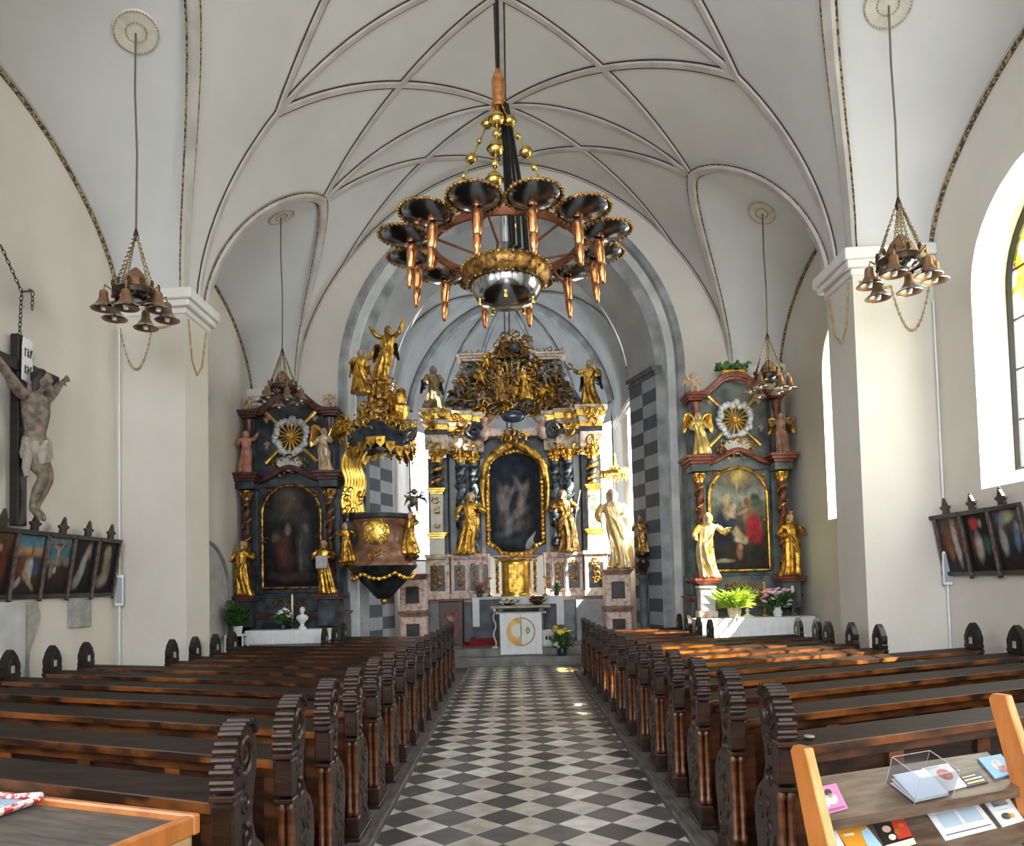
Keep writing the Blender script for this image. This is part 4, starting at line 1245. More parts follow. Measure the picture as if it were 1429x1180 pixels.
wall_speaker(-WX + .075, 9.80, 1.68, 5.1, 'slim white column speaker in the corner by the crucifix wall', 'white conduit running up the corner to the column speaker', radians(20))
wall_speaker(WX - .04, 8.955, 1.70, 4.9, 'slim white column speaker beside the stained glass wall paintings', 'white conduit running up the corner by the stained glass wall', radians(-20))
mb = MB(); mb.box(-WX + .002, -WX + .03, 8.78, 9.24, 1.25, 1.585, 0, .008)
mb.tube([(-WX + .03, 9.01 + .17 * cos(a), 1.42 + .14 * sin(a)) for a in [2 * pi * k / 30 for k in range(30)]], .008, 5, closed=True)
for k in range(3): mb.tube([(-WX + .031, 8.92, 1.51 - .05 * k), (-WX + .031, 9.10, 1.51 - .05 * k)], .005, 4)
tag(mb.build('memorial_plaque', PLAQUE), 'square grey stone memorial plaque below the paintings on the wall', 'plaque')
o_ = smooth_pts([(8.09, .0, 0), (8.03, .75, 0), (8.02, .95, 0), (8.06, 1.10, 0), (8.16, 1.28, 0), (8.20, 1.42, 0), (8.17, 1.52, 0), (8.17, 1.575, 0)], 5)
mb = MB(); mb.prism([(p.x, p.y) for p in o_] + [(7.90, 1.575), (7.90, .0)], -WX + .002, -WX + .05, 0, 'yz')
mb.box(-WX + .002, -WX + .09, 7.0, 7.90, 0, 1.58, 1, .012)
tag(mb.build('carved_gravestone', [PLAQUE, PALE_STONE], ang=0), 'grey carved gravestone slab with scrolled edge below the crucifix', 'gravestone')
# ------------------------------------------------------------------ carved and gilded figures
def figure(H=1.4, seed=0, lean=.03, arms=None, mats=None, skin=True, kneel=False, turn=0.0, beard=False, crown=False, vox=None):
    """robed carved figure of height H facing -y, one continuous surface"""
    rng = random.Random(seed); mb = MB(); k = rng.choice((7, 8, 9)); ph = rng.random() * 6
    prof = [(0, .150, .125), (.03, .155, .13), (.12, .135, .115), (.25, .125, .108), (.36, .122, .102), (.47, .125, .10), (.55, .118, .09), (.62, .10, .078), (.70, .115, .082), (.77, .128, .078), (.815, .105, .062), (.835, .055, .045), (.85, .036, .038)]
    if kneel: prof = [(0, .19, .20), (.05, .20, .21), (.15, .17, .20), (.28, .14, .16), (.40, .12, .11), (.50, .105, .085), (.62, .115, .082), (.72, .128, .078), (.77, .105, .062), (.79, .055, .045), (.81, .036, .038)]
    rows = []
    for z, rx, ry in prof:
        s_ = sin(z * 4.5 + ph) * lean; amp = .024 * max(0, 1 - z / .70) + .005
        row = []
        for i in range(36):
            a = 2 * pi * i / 36
            f = amp * (cos(k * a + ph + 5 * z) + .6 * cos((k - 3) * a - ph + 9 * z))
            row.append(Vector((((rx + f) * cos(a) + s_) * H, (ry + f) * sin(a) * H - .01 * H, z * H)))
        rows.append(row)
    mb.loft(rows, 0, True); n = 36
    mb.add(rows[0], [tuple(range(n))[::-1]]); mb.add(rows[-1], [tuple(range(n))])
    zt = prof[-1][0]; sx = sin(.8 * 4.5 + ph) * lean
    # swags of the cloak
    sg = rng.choice((-1, 1))
    for q in range(4):
        mb.tube(smooth_pts([(sx * H + sg * (.10 - .02 * q) * H, -.045 * H, (zt - .07 - .02 * q) * H), (sg * (.03 - .02 * q) * H, -.095 * H, (.60 - .05 * q) * H), (-sg * .085 * H, -.088 * H, (.49 - .05 * q) * H), (-sg * .135 * H, -.02 * H, (.42 - .06 * q) * H)], 5), [.014 * H] * 5 + [.02 * H] * 10 + [.024 * H], 8)
    # neck, head, features
    hc = Vector((sx * H + .012 * H * sin(turn), -.015 * H, (zt + .075) * H)); R_ = Matrix.Rotation(turn, 3, 'Z')
    mb.tube([(sx * H, -.01 * H, (zt - .03) * H), tuple(hc)], .034 * H, 8)
    mb.ell(hc, (.049 * H, .058 * H, .070 * H), 0, 14)
    fd = R_ @ Vector((0, -1, 0)); sd = R_ @ Vector((1, 0, 0)); up = Vector((0, 0, 1))
    mb.ell(hc + fd * .060 * H - up * .006 * H, (.010 * H, .014 * H, .016 * H), 0, 8)
    mb.ell(hc + fd * .048 * H - up * .043 * H, (.022 * H, .018 * H, .020 * H), 0, 8)
    for s_ in (-1, 1): mb.ell(hc + fd * .045 * H + sd * s_ * .022 * H + up * .016 * H, .013 * H, 0, 6); mb.ell(hc + sd * s_ * .05 * H, (.010 * H, .014 * H, .02 * H), 0, 6)
    mb.ell(hc - fd * .016 * H + up * .018 * H, (.060 * H, .062 * H, .066 * H), 0, 12)
    for s_ in (-1, 1): mb.tube([hc + sd * s_ * .05 * H + up * .03 * H, hc + sd * s_ * .06 * H - up * .03 * H - fd * .02 * H, hc + sd * s_ * .05 * H - up * .085 * H - fd * .02 * H], [.02 * H, .022 * H, .012 * H], 8)
    if beard: mb.tube([hc + fd * .048 * H - up * .03 * H, hc + fd * .06 * H - up * .09 * H, hc + fd * .05 * H - up * .13 * H], [.03 * H, .03 * H, .010 * H], 8)
    if crown: mb.lathe([(.045 * H, .045 * H), (.052 * H, .06 * H), (.060 * H, .105 * H), (.048 * H, .10 * H)], hc, 14, 0, 5, .12)
    # arms: elbow and hand offsets from the shoulder in units of H
    arms = arms or [((.07, -.05, -.13), (-.02, -.14, -.10)), ((-.07, -.04, -.14), (-.05, -.15, -.20))]
    for s_, (e, h_) in zip((1, -1), arms):
        sh = Vector((sx * H + s_ * .115 * H, 0, (zt - .055) * H)); el = sh + Vector(e) * H; ha = sh + Vector(h_) * H
        mb.tube(smooth_pts([sh, sh.lerp(el, .55) + Vector((s_ * .012 * H, 0, 0)), el, el.lerp(ha, .6), ha], 4), [.046 * H] * 4 + [.047 * H] * 4 + [.043 * H] * 4 + [.038 * H] * 4 + [.022 * H], 9)
        d = (ha - el).normalized(); c = ha + d * .022 * H
        mb.ell(c, (.018 * H, .018 * H, .020 * H), 0, 8)
        sd_ = d.cross(Vector((0, 0, 1)));  sd_ = sd_.normalized() if sd_.length > .01 else Vector((1, 0, 0))
        for f in range(4): mb.tube([c + sd_ * (f - 1.5) * .0095 * H + d * .01 * H, c + sd_ * (f - 1.5) * .013 * H + d * (.045 + .004 * (f % 3)) * H - Vector((0, 0, .006 * H))], [.0075 * H, .006 * H], 6)
        mb.tube([c + sd_ * .014 * H, c + sd_ * .034 * H + d * .018 * H], [.009 * H, .007 * H], 6)
    for s_ in (-1, 1): mb.ell(((sin(ph) * lean + s_ * .055) * H, -.125 * H, .018 * H), (.028 * H, .055 * H, .02 * H), 0, 8)
    me = voxel(mb, vox or H * .0095, mats or [GOLD, SKIN], 1)
    if skin:
        for p in me.polygons:
            c = p.center; d = c - hc
            if abs(d.x) < .05 * H and -.08 * H < d.z < .055 * H and d.dot(fd) > .012 * H: p.material_index = 1
    return me


def wing_mesh(H, s, m=None):
    """feathered wing, root at the origin, spreading to side s"""
    mb = MB()
    for r in range(3):
        n = 9 - r
        for i in range(n):
            t = i / (n - 1); L = H * (.46 - .12 * r) * (.55 + .45 * sin(pi * (.25 + .6 * t)))
            a = radians(20 + 75 * t); x = s * H * (.04 + .20 * t ** .8); z = H * (.20 * sin(pi * .5 * min(1, t * 1.4)))
            p = [(x, .015 * H * (r - 1), z), (x + s * L * .5 * cos(a) * .7, .02 * H, z - L * .35 * sin(a) + .02 * H), (x + s * L * .55 * cos(a), .02 * H, z - L * sin(a))]
            mb.tube(smooth_pts(p, 3), [.028 * H] * 3 + [.034 * H] * 3 + [.010 * H], 6, 0, flat=.4)
    mb.tube(smooth_pts([(0, 0, 0), (s * .08 * H, 0, .15 * H), (s * .18 * H, 0, .21 * H), (s * .26 * H, .01 * H, .16 * H)], 4), [.035 * H] * 12 + [.015 * H], 8)
    return mb.mesh('wing', m or GOLD, 50)


def cherub_mesh(H, seed=0, mats=None):
    """small naked winged child"""
    rng = random.Random(seed); mb = MB(); T = lambda p, r: mb.tube(smooth_pts([Vector(q) * H for q in p], 3), [x * H for a, b in zip(r, r[1:]) for x in (a, (2 * a + b) / 3, (a + 2 * b) / 3)] + [r[-1] * H], 8)
    b = rng.uniform(-.12, .12)
    T([(0, 0, .36), (b * .4, -.02, .50), (b, 0, .66)], [.13, .14, .11]); mb.ell(Vector((b * 1.2, -.03, .83)) * H, .125 * H, 0, 12)
    mb.ell(Vector((b * 1.2, -.155, .81)) * H, .025 * H, 0, 6)
    for s in (-1, 1):
        u = rng.uniform(-.15, .3)
        T([(b + s * .10, 0, .66), (b + s * .24, -.08, .60 + u * .4), (b + s * .34, -.16, .66 + u)], [.06, .052, .035])
        v = rng.uniform(-.1, .15)
        T([(s * .07, 0, .36), (s * .14, -.16, .24 + v), (s * .12, -.06, .02 + v)], [.085, .075, .04])
        mb.ell(Vector((s * .12, -.10, .01 + v)) * H, (.04 * H, .07 * H, .03 * H), 0, 6)
        for f in range(4): T([(b + s * .12, .06, .62), (b + s * (.24 + .05 * f), .10, .80 - .10 * f), (b + s * (.36 + .03 * f), .10, .82 - .16 * f)], [.02, .035, .012])
    return mb.mesh('cherub', mats or SKIN, 60)


def curl(mb, c, r, rng, m=0, d=1, ax=None):
    """one acanthus scroll in relief on the xz plane"""
    a0 = rng.uniform(0, 2 * pi); t = rng.choice((-1, 1)) * rng.uniform(1.0, 1.5); c = Vector(c)
    pts = []
    for i in range(13):
        q = i / 12; a = a0 + t * 2 * pi * q * .8; rr = r * (1 - .8 * q)
        pts.append(c + Vector((rr * cos(a), -.25 * r * sin(pi * q) * d - .1 * r * d, rr * sin(a))))
    mb.tube(pts, [r * (.10 + .14 * sin(pi * (i + 1) / 14)) for i in range(13)], 6, m)
    for i in range(4):
        a = a0 + rng.uniform(-1.4, 1.4); p = c + Vector((r * 1.05 * cos(a), -.05 * r, r * 1.05 * sin(a)))
        mb.ell(p, (r * .42, r * .14, r * .17), m, 8, Matrix.Rotation(-a + rng.uniform(-.4, .4), 3, 'Y') @ Matrix.Rotation(rng.uniform(-.4, .4), 3, 'Z'))


def carve(pts, r, seed, m, name='gilded_carving', parent=None, jitter=.5):
    """cluster of acanthus scrolls; small clusters are built scroll by scroll"""
    rng = random.Random(seed); mb = MB(); o = None
    for p in pts:
        p = Vector(p); rr = r * rng.uniform(.7, 1.25); q = p + Vector((rng.uniform(-1, 1) * r * jitter, 0, rng.uniform(-1, 1) * r * jitter))
        if len(pts) <= 64:
            one = MB(); curl(one, (0, 0, 0), rr, rng); o = one.build(name, m, parent, q, ang=60)
        else: curl(mb, q, rr, rng)
    return o if len(pts) <= 64 else mb.build(name, m, parent, ang=60)


def twisted_column(H, r, core, band, cap, name='column', parent=None, loc=(0, 0, 0), turns=4.5, basew=1.35):
    """column with a gilded garland winding round the shaft, gilded base and leafy capital"""
    o = MB()
    rows = []
    for i in range(61):
        z = i / 60 * H; a = 2 * pi * turns * i / 60
        rows.append([(r * .28 * cos(a) + r * .86 * cos(b), r * .28 * sin(a) + r * .86 * sin(b), z) for b in [2 * pi * k / 14 for k in range(14)]])
    o.loft(rows, 0, True); shaft = o.build(name, core, parent, loc)
    g = MB()
    pts = [(r * 1.02 * cos(2 * pi * turns * i / 90 + 2.2), r * 1.02 * sin(2 * pi * turns * i / 90 + 2.2), H * (.04 + .92 * i / 90)) for i in range(91)]
    g.tube(pts, [r * .26] * 91, 6)
    rng = random.Random(4)
    for i in range(4, 90, 4): g.ell(pts[i], r * rng.uniform(.26, .42), 0, 6)
    g.build('garland', band, shaft)
    c = MB()
    c.lathe([(r * .9, H), (r * 1.0, H + r * .5), (r * .95, H + r * 1.0), (r * 1.35, H + r * 1.9), (r * 1.5, H + r * 2.05), (r * 1.5, H + r * 2.3), (0, H + r * 2.3)], (0, 0, 0), 16, 0, 8, .10)
    for k in range(8):
        a = 2 * pi * k / 8
        for z_, q in ((.9, 1.05), (1.6, 1.35)): c.ell((r * q * cos(a + z_), r * q * sin(a + z_), H + r * z_), (r * .32, r * .32, r * .42), 0, 6)
    c.build('capital', cap, shaft)
    b = MB(); b.lathe([(r * basew, -r * .9), (r * basew, -r * .55), (r * 1.05, -r * .4), (r * 1.25, -r * .15), (r * .95, .0)], (0, 0, 0), 18)
    b.build('column_base', cap, shaft)
    return shaft


def moulded(mb, x0, x1, y0, y1, z0, z1, m=0, steps=((0, .0), (.35, .03), (.7, .06)), s=1.0):
    """cornice block growing outward towards the top"""
    for k, (f, g) in enumerate(steps):
        z2 = z0 + (z1 - z0) * (steps[k + 1][0] if k + 1 < len(steps) else 1)
        mb.box(x0 - g * s, x1 + g * s, y0 - g * s, y1, z0 + (z1 - z0) * f, z2, m if not isinstance(m, (list, tuple)) else m[k % len(m)], .006)


def ray_mesh(L, w0, w1, t=.012):
    mb = MB(); mb.add([(-w0, 0, 0), (w0, 0, 0), (w1, 0, L), (-w1, 0, L), (0, -t, 0), (0, -t, L)], [(0, 4, 5, 3), (1, 2, 5, 4), (0, 3, 2, 1), (0, 1, 4), (2, 3, 5)])
    return mb.mesh('gilded_ray', GOLD_BRIGHT, 0)
# ------------------------------------------------------------------ side altars
ALTAR_DARK = painter([(0, (.008, .008, .010)), (.5, (.014, .014, .016)), (1, (.022, .020, .018))],
                     [(.45, .86, .20, .12, 0, (.10, .08, .055), .6), (.5, .70, .30, .06, 0, (.05, .045, .04), .6), (.36, .36, .13, .20, .3, (.085, .035, .025), .5), (.72, .40, .12, .26, 0, (.055, .055, .055), .5), (.42, .58, .06, .05, 0, (.18, .12, .085), .4),
                      (.75, .58, .05, .045, 0, (.14, .10, .075), .4), (.66, .30, .02, .22, 0, (.10, .09, .08), .5), (.22, .50, .06, .05, 0, (.10, .07, .05), .5), (.5, .10, .35, .05, 0, (.05, .04, .03), .5)], 11, .5)
ALTAR_LIGHT = painter([(0, (.03, .025, .02)), (.3, (.05, .04, .03)), (.52, (.09, .09, .065)), (.62, (.16, .17, .12)), (.72, (.30, .30, .24)), (1, (.18, .18, .165))],
                      [(.5, .95, .46, .17, 0, (.13, .13, .12), .3), (.5, .93, .22, .07, 0, (.34, .25, .10), .6), (.5, .93, .08, .05, 0, (.52, .38, .10), .5), (.5, .84, .016, .10, 0, (.46, .34, .13), .6), (.80, .69, .09, .07, .2, (.05, .07, .055), .3), (.74, .66, .22, .03, 0, (.08, .11, .07), .4),
                       (.28, .47, .17, .17, .2, (.035, .045, .09), .3), (.20, .38, .12, .16, .4, (.03, .035, .06), .35), (.30, .60, .085, .09, .1, (.34, .24, .16), .3), (.28, .685, .05, .045, 0, (.46, .31, .21), .25), (.28, .71, .065, .04, 0, (.50, .40, .22), .3), (.40, .585, .05, .06, .5, (.48, .34, .24), .3), (.43, .63, .032, .028, 0, (.48, .33, .23), .25), (.36, .54, .10, .022, -.4, (.46, .32, .22), .3),
                       (.66, .57, .085, .13, -.3, (.25, .17, .09), .3), (.57, .57, .10, .022, .3, (.44, .29, .2), .35), (.60, .665, .045, .04, 0, (.46, .31, .22), .25), (.63, .68, .045, .045, 0, (.20, .11, .06), .35), (.76, .43, .13, .12, .6, (.40, .03, .045), .3), (.82, .34, .10, .10, .2, (.34, .025, .04), .35), (.70, .36, .08, .08, .8, (.30, .03, .04), .4),
                       (.50, .335, .13, .045, -.3, (.48, .38, .24), .3), (.46, .37, .05, .05, 0, (.44, .32, .2), .3), (.52, .30, .11, .03, .1, (.50, .42, .28), .35), (.50, .18, .05, .075, .1, (.26, .11, .06), .35), (.52, .23, .035, .03, 0, (.40, .26, .18), .3), (.22, .09, .16, .022, 0, (.36, .31, .22), .3), (.80, .16, .14, .08, 0, (.035, .03, .025), .5)], 12, .45, 9)


def side_altar(X, Y, label, marble, accent, art, gold, dz, top_cherub):
    k = Y / 14.3
    root = thing('side_altar', label, 'altar', (X, Y, 0)); root.scale = (k, k, k)
    root.location.z = 0
    B = 1.65 * (1 - k) / k                     # keeps the eye-level datum
    def q(z): return z + B + dz
    mb = MB(); mb.box(-1.0, 1.0, -.25, .42, 0, q(1.10), 0, .01); moulded(mb, -.98, .98, -.28, .42, q(1.10), q(1.20), 1); mb.box(-.98, .98, -.15, .42, q(1.20), q(1.56), 0, .01)
    for s in (-1, 1): moulded(mb, min(s * .55, s * .98), max(s * .55, s * .98), -.62, .2, q(1.44), q(1.53), 1, ((0, 0), (.5, .03))); mb.box(min(s * .60, s * .92), max(s * .60, s * .92), -.56, .2, q(.96), q(1.44), 0, .01)
    mb.build('predella', [marble, accent], root, ang=0)
    # lower storey
    mb = MB(); mb.box(-.95, .95, 0, .42, q(1.56), q(3.56), 0, .01)
    for s in (-1, 1): mb.box(min(s * .62, s * .93), max(s * .62, s * .93), -.10, 0, q(1.56), q(3.5), 0, .01)
    mb.build('retable', marble, root, ang=0)
    o = put(picture(1.04, 1.88, art, 84, 130, .50), 'picture', root, (0, -.035, q(1.68)))
    f = MB(); w = .55; pts = [(-w, 0, 0), (-w, 0, 1.38)] + [(-w * cos(pi * i / 24), 0, 1.38 + .56 * sin(pi * i / 24)) for i in range(1, 24)] + [(w, 0, 1.38), (w, 0, 0)]
    f.tube(pts + [pts[0]], .034, 8); fo = f.build('gilded_frame', gold, o, (0, -.01, -.02))
    for s in (-1, 1):
        twisted_column(1.62, .075, accent, gold, gold, 'column', root, (s * .77, -.24, q(1.68)))
        mb = MB(); mb.box(-.13, .13, -.13, .2, -.16, -.06, 0, .01); mb.build('pedestal', accent, root, (s * .77, -.24, q(1.68)), ang=0)
    mb = MB()
    mb.box(-.93, .93, -.05, .42, q(3.56), q(3.80), 0)
    for s in (-1, 1):
        x0, x1 = sorted((s * .60, s * .94)); mb.box(x0, x1, -.38, .3, q(3.50), q(3.64), 0, .01); moulded(mb, x0, x1, -.38, .3, q(3.64), q(3.80), 1, ((0, .02), (.35, .06), (.7, .10)))
    pts = smooth_pts([(-.62, -.12, q(3.66)), (-.40, -.14, q(3.74)), (0, -.16, q(3.92)), (.40, -.14, q(3.74)), (.62, -.12, q(3.66))], 6)
    mb.tube(pts, .05, 8, 1)
    mb.build('entablature', [marble, accent], root, ang=30)
    # upper storey with the ray medallion
    mb = MB()
    out = [(-.84, q(3.8)), (-.80, q(4.9)), (-.56, q(5.0)), (-.38, q(5.12)), (-.2, q(5.22)), (0, q(5.26)), (.2, q(5.22)), (.38, q(5.12)), (.56, q(5.0)), (.80, q(4.9)), (.84, q(3.8))]
    mb.prism(out, .06, .42, 0, 'xz'); mb.build('upper_panel', marble, root, ang=0)
    for s in (-1, 1):
        mb = MB(); x0, x1 = sorted((s * .66, s * .86)); mb.box(x0, x1, -.10, .1, q(3.8), q(4.86), 0, .01); mb.lathe([(.075, q(3.9)), (.055, q(3.98)), (.06, q(4.3)), (.045, q(4.6)), (.08, q(4.7)), (.09, q(4.84))], (s * .76, -.12, 0), 12, 1)
        mb.build('upper_pilaster', [marble, accent], root)
        mb = MB(); moulded(mb, min(s * .62, s * .90), max(s * .62, s * .90), -.16, .3, q(4.88), q(5.02), 0, ((0, 0), (.3, .03), (.65, .07))); mb.build('cornice_block', accent, root, ang=0)
    mb = MB(); path = smooth_pts([(-.88, -.02, q(4.96)), (-.60, -.03, q(4.97)), (-.42, -.05, q(5.10)), (-.22, -.06, q(5.26)), (0, -.06, q(5.31)), (.22, -.06, q(5.26)), (.42, -.05, q(5.10)), (.60, -.03, q(4.97)), (.88, -.02, q(4.96))], 5)
    for (dy, dz_, r) in ((0, 0, .05), (-.03, .05, .035), (-.05, .085, .025)): mb.tube([p + Vector((0, dy, dz_)) for p in path], r, 8)
    mb.build('pediment', accent, root)
    zc = q(4.52); rng = random.Random(int(X * 10))
    mb = MB()
    for i in range(26):
        a = 2 * pi * i / 26; r = .30 + rng.uniform(-.03, .04); mb.ell((r * cos(a), -.02 + rng.uniform(-.03, .02), zc + r * sin(a)), (rng.uniform(.055, .085), .05, rng.uniform(.055, .085)), 0, 8)
    mb.build('cloud_wreath', mat('silvered_cloud', (.42, .43, .45), (.66, .66, .66), .4, .3, scale=14), root)
    rm = ray_mesh(.24, .008, .020); rl = ray_mesh(.36, .022, .035)
    for i in range(16):
        a = 2 * pi * i / 16 + .1; r = put(rm, 'gilded_ray', root, (.03 * sin(a), -.03, zc + .03 * cos(a))); r.rotation_euler = (0, a, 0)
    for a in (pi / 4, 3 * pi / 4, 5 * pi / 4, 7 * pi / 4):
        r = put(rl, 'gilded_ray', root, (.33 * sin(a), -.02, zc + .33 * cos(a))); r.rotation_euler = (0, a, 0)
    mb = MB(); mb.ell((0, -.06, zc), (.085, .05, .085), 0, 12); mb.ell((-.03, -.10, zc + .01), .04, 0, 8); mb.ell((.04, -.10, zc - .02), .04, 0, 8); mb.build('medallion', GOLD_BRIGHT, root)
    mb = MB(); mb.prism([(-.24, q(3.98)), (-.15, q(3.88)), (0, q(3.84)), (.15, q(3.88)), (.24, q(3.98)), (.20, q(4.10)), (.0, q(4.13)), (-.20, q(4.10))], -.14, -.02); mb.build('inscription_cartouche', mat('silver_cartouche', (.40, .39, .38), (.56, .55, .52), .5, scale=8), root, ang=0)
    carve([(x, -.13, q(3.98) + .14 * cos(x * 5)) for x in (-.33, -.25, -.12, 0, .12, .25, .33)] + [(-.28, -.13, q(3.88)), (.28, -.13, q(3.88)), (-.1, -.15, q(3.82)), (.1, -.15, q(3.82))], .07, 3, gold, 'cartouche_carving', root)
    carve([(s * .50, -.10, q(2.9 + .2 * i)) for s in (-1, 1) for i in (-1.5, 1.6, 2.4)] + [(s * .4, -.06, q(3.50)) for s in (-1, 1)], .06, 9, gold, 'side_carving', root)
    carve([(x, -.16, q(1.36)) for x in (-.3, -.15, 0, .15, .3)], .06, 5, gold, 'predella_carving', root)
    for (x, z) in ((-.46, 4.78), (.46, 4.78), (-.46, 4.30), (.5, 4.28)):
        put(cherub_mesh(.15, int(x * 7 + z * 3), SKIN), 'cherub', root, (x, .0, q(z)))
    if top_cherub:
        mb = MB(); mb.box(-.23, .23, -.1, .2, q(5.36), q(5.47), 0, .02); mb.build('gilded_crest', GOLD, root, ang=0)
        mb = MB(); rg = random.Random(2)
        for i in range(60): mb.ell((rg.uniform(-.30, .30), rg.uniform(-.14, .12), q(5.54) + rg.uniform(-.05, .07)), (.06, .03, .022), 0, 6, Matrix.Rotation(rg.uniform(0, 6), 3, 'Y') @ Matrix.Rotation(rg.uniform(0, 6), 3, 'X'))
        mb.build('laurel_wreath', PLANT, root)
    return root, k, q


L_ALTAR, kl, ql = side_altar(-4.19, 14.45, 'dark grey marble side altar with dim arched picture, beside the pulpit', BLUE_MARBLE, mat('dark_red_marble', (.04, .012, .012), (.14, .05, .04), .35, scale=9, detail=8), ALTAR_DARK, GOLD_DARK, 0.0, False)
R_ALTAR, kr, qr = side_altar(4.10, 13.72, 'sunlit green marble side altar with red cornice and arched picture of a mother and child', GREEN_MARBLE, RED_MARBLE, ALTAR_LIGHT, GOLD, .12, True)


def place_figure(me, name, label, cat, loc, rz=0, group=None, wings=None, wm=None):
    root = thing(name, label, cat, loc, rz, group)
    put(me, 'body', root)
    if wings:
        for s in (-1, 1): put(wing_mesh(wings, s, wm), 'wing', root, (s * .05 * wings, .09 * wings, .72 * wings))
    return root


def on_altar(root, k, x, y, z): return (root.location.x + x * k, root.location.y + y * k, z * k)


place_figure(figure(1.02, 21, arms=[((.08, -.06, -.12), (-.04, -.16, -.06)), ((-.09, -.02, -.15), (-.10, -.14, -.16))], beard=True), 'saint_statue', 'gilded saint statue on the dark altar, side of the fern pot', 'statue', on_altar(L_ALTAR, kl, -.76, -.46, ql(1.535)), .1)
o = place_figure(figure(1.00, 22, arms=[((.10, -.05, -.12), (.02, -.17, -.13)), ((-.10, -.05, -.12), (-.02, -.17, -.13))]), 'saint_statue', 'gilded saint statue holding a silver plate on the dark altar, next to the pulpit', 'statue', on_altar(L_ALTAR, kl, .74, -.46, ql(1.535)), -.1)
mb = MB(); mb.box(-.11, .11, -.23, -.20, .46, .70, 0, .02); mb.tube([(-.04, -.235, .58), (-.03, -.235, .63), (.03, -.235, .63), (.04, -.235, .58), (.04, -.235, .52)], .008, 5)
mb.build('silver_plate', mat('silver_cartouche', (.4, .4, .4)), o)
place_figure(figure(.80, 23, mats=[mat('pink_robe', (.36, .12, .07), (.58, .27, .17), .5, scale=9), SKIN], arms=[((.10, -.06, .02), (.16, -.14, .10)), ((-.08, -.03, -.13), (-.04, -.12, -.15))]), 'angel_statue', 'angel in a reddish robe on the dark altar cornice near the wall', 'statue', on_altar(L_ALTAR, kl, -.78, -.26, ql(3.81)), .2)
place_figure(figure(.82, 24, mats=[mat('pale_gold_robe', (.42, .30, .15), (.78, .62, .42), .4, .4, scale=8), SKIN]), 'angel_statue', 'pale angel with golden wings on the dark altar cornice by the pulpit', 'statue', on_altar(L_ALTAR, kl, .70, -.26, ql(3.81)), -.1, None, .95, GOLD_BRIGHT)
for i, (x, z, s_, lab) in enumerate(((-.78, 5.03, .30, 'small gilded cherub on the dark altar top beside the wall'), (.78, 5.03, .34, 'small cherub with dark hair on the dark altar top near the pulpit'))):
    o = thing('cherub_statue', lab, 'statue', on_altar(L_ALTAR, kl, x, -.06, ql(z) - .01), 0); put(cherub_mesh(s_, i + 2, mat('pale_gold_robe', (.5, .4, .2))), 'body', o)

SUNNY = [mat('sunlit_gold_robe', (.70, .48, .14), (.86, .70, .42), .35, .55, scale=6), SKIN]  # paler, less metallic gilding with the sun's glare put into its colour
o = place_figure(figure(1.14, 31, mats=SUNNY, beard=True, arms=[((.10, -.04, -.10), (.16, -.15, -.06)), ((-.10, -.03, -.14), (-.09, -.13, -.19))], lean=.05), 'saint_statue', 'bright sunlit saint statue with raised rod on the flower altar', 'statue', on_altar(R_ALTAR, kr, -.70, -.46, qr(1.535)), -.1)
mb = MB(); mb.tube([(.24, -.20, .72), (.36, -.26, .80)], .008, 6); mb.build('rod', GOLD, o)
place_figure(figure(1.10, 32, arms=[((.09, -.06, -.12), (-.02, -.16, -.08)), ((-.09, -.05, -.13), (-.02, -.15, -.16))], crown=True), 'saint_statue', 'gilded saint statue with a hand on the chest, flower altar, wall side', 'statue', on_altar(R_ALTAR, kr, .80, -.46, qr(1.535)), .1)
place_figure(figure(.80, 33, mats=[mat('yellow_gold_robe', (.62, .42, .10), (.88, .68, .26), .34, .6, scale=7), SKIN], kneel=True), 'angel_statue', 'winged angel in a pale gold robe on the red cornice, chancel side', 'statue', on_altar(R_ALTAR, kr, -.74, -.30, qr(3.81)), .1, None, .82, GOLD_BRIGHT)
place_figure(figure(.74, 34, mats=[mat('brownish_robe', (.20, .09, .06), (.42, .24, .14), .45, scale=9), SKIN], arms=[((.10, -.05, -.08), (.17, -.14, .02)), ((-.10, -.05, -.10), (-.16, -.12, -.02))]), 'angel_statue', 'winged angel in a brown robe on the red cornice, wall side', 'statue', on_altar(R_ALTAR, kr, .80, -.26, qr(3.81)), -.2, None, .7, GOLD)
o = thing('cherub_statue', 'little cherub with spread arms on top of the red cornice, chancel side', 'statue', on_altar(R_ALTAR, kr, -.76, -.06, qr(5.03) - .01), 0); put(cherub_mesh(.40, 8, mat('pale_flesh_gold', (.55, .38, .24), (.72, .5, .3), .4)), 'body', o)


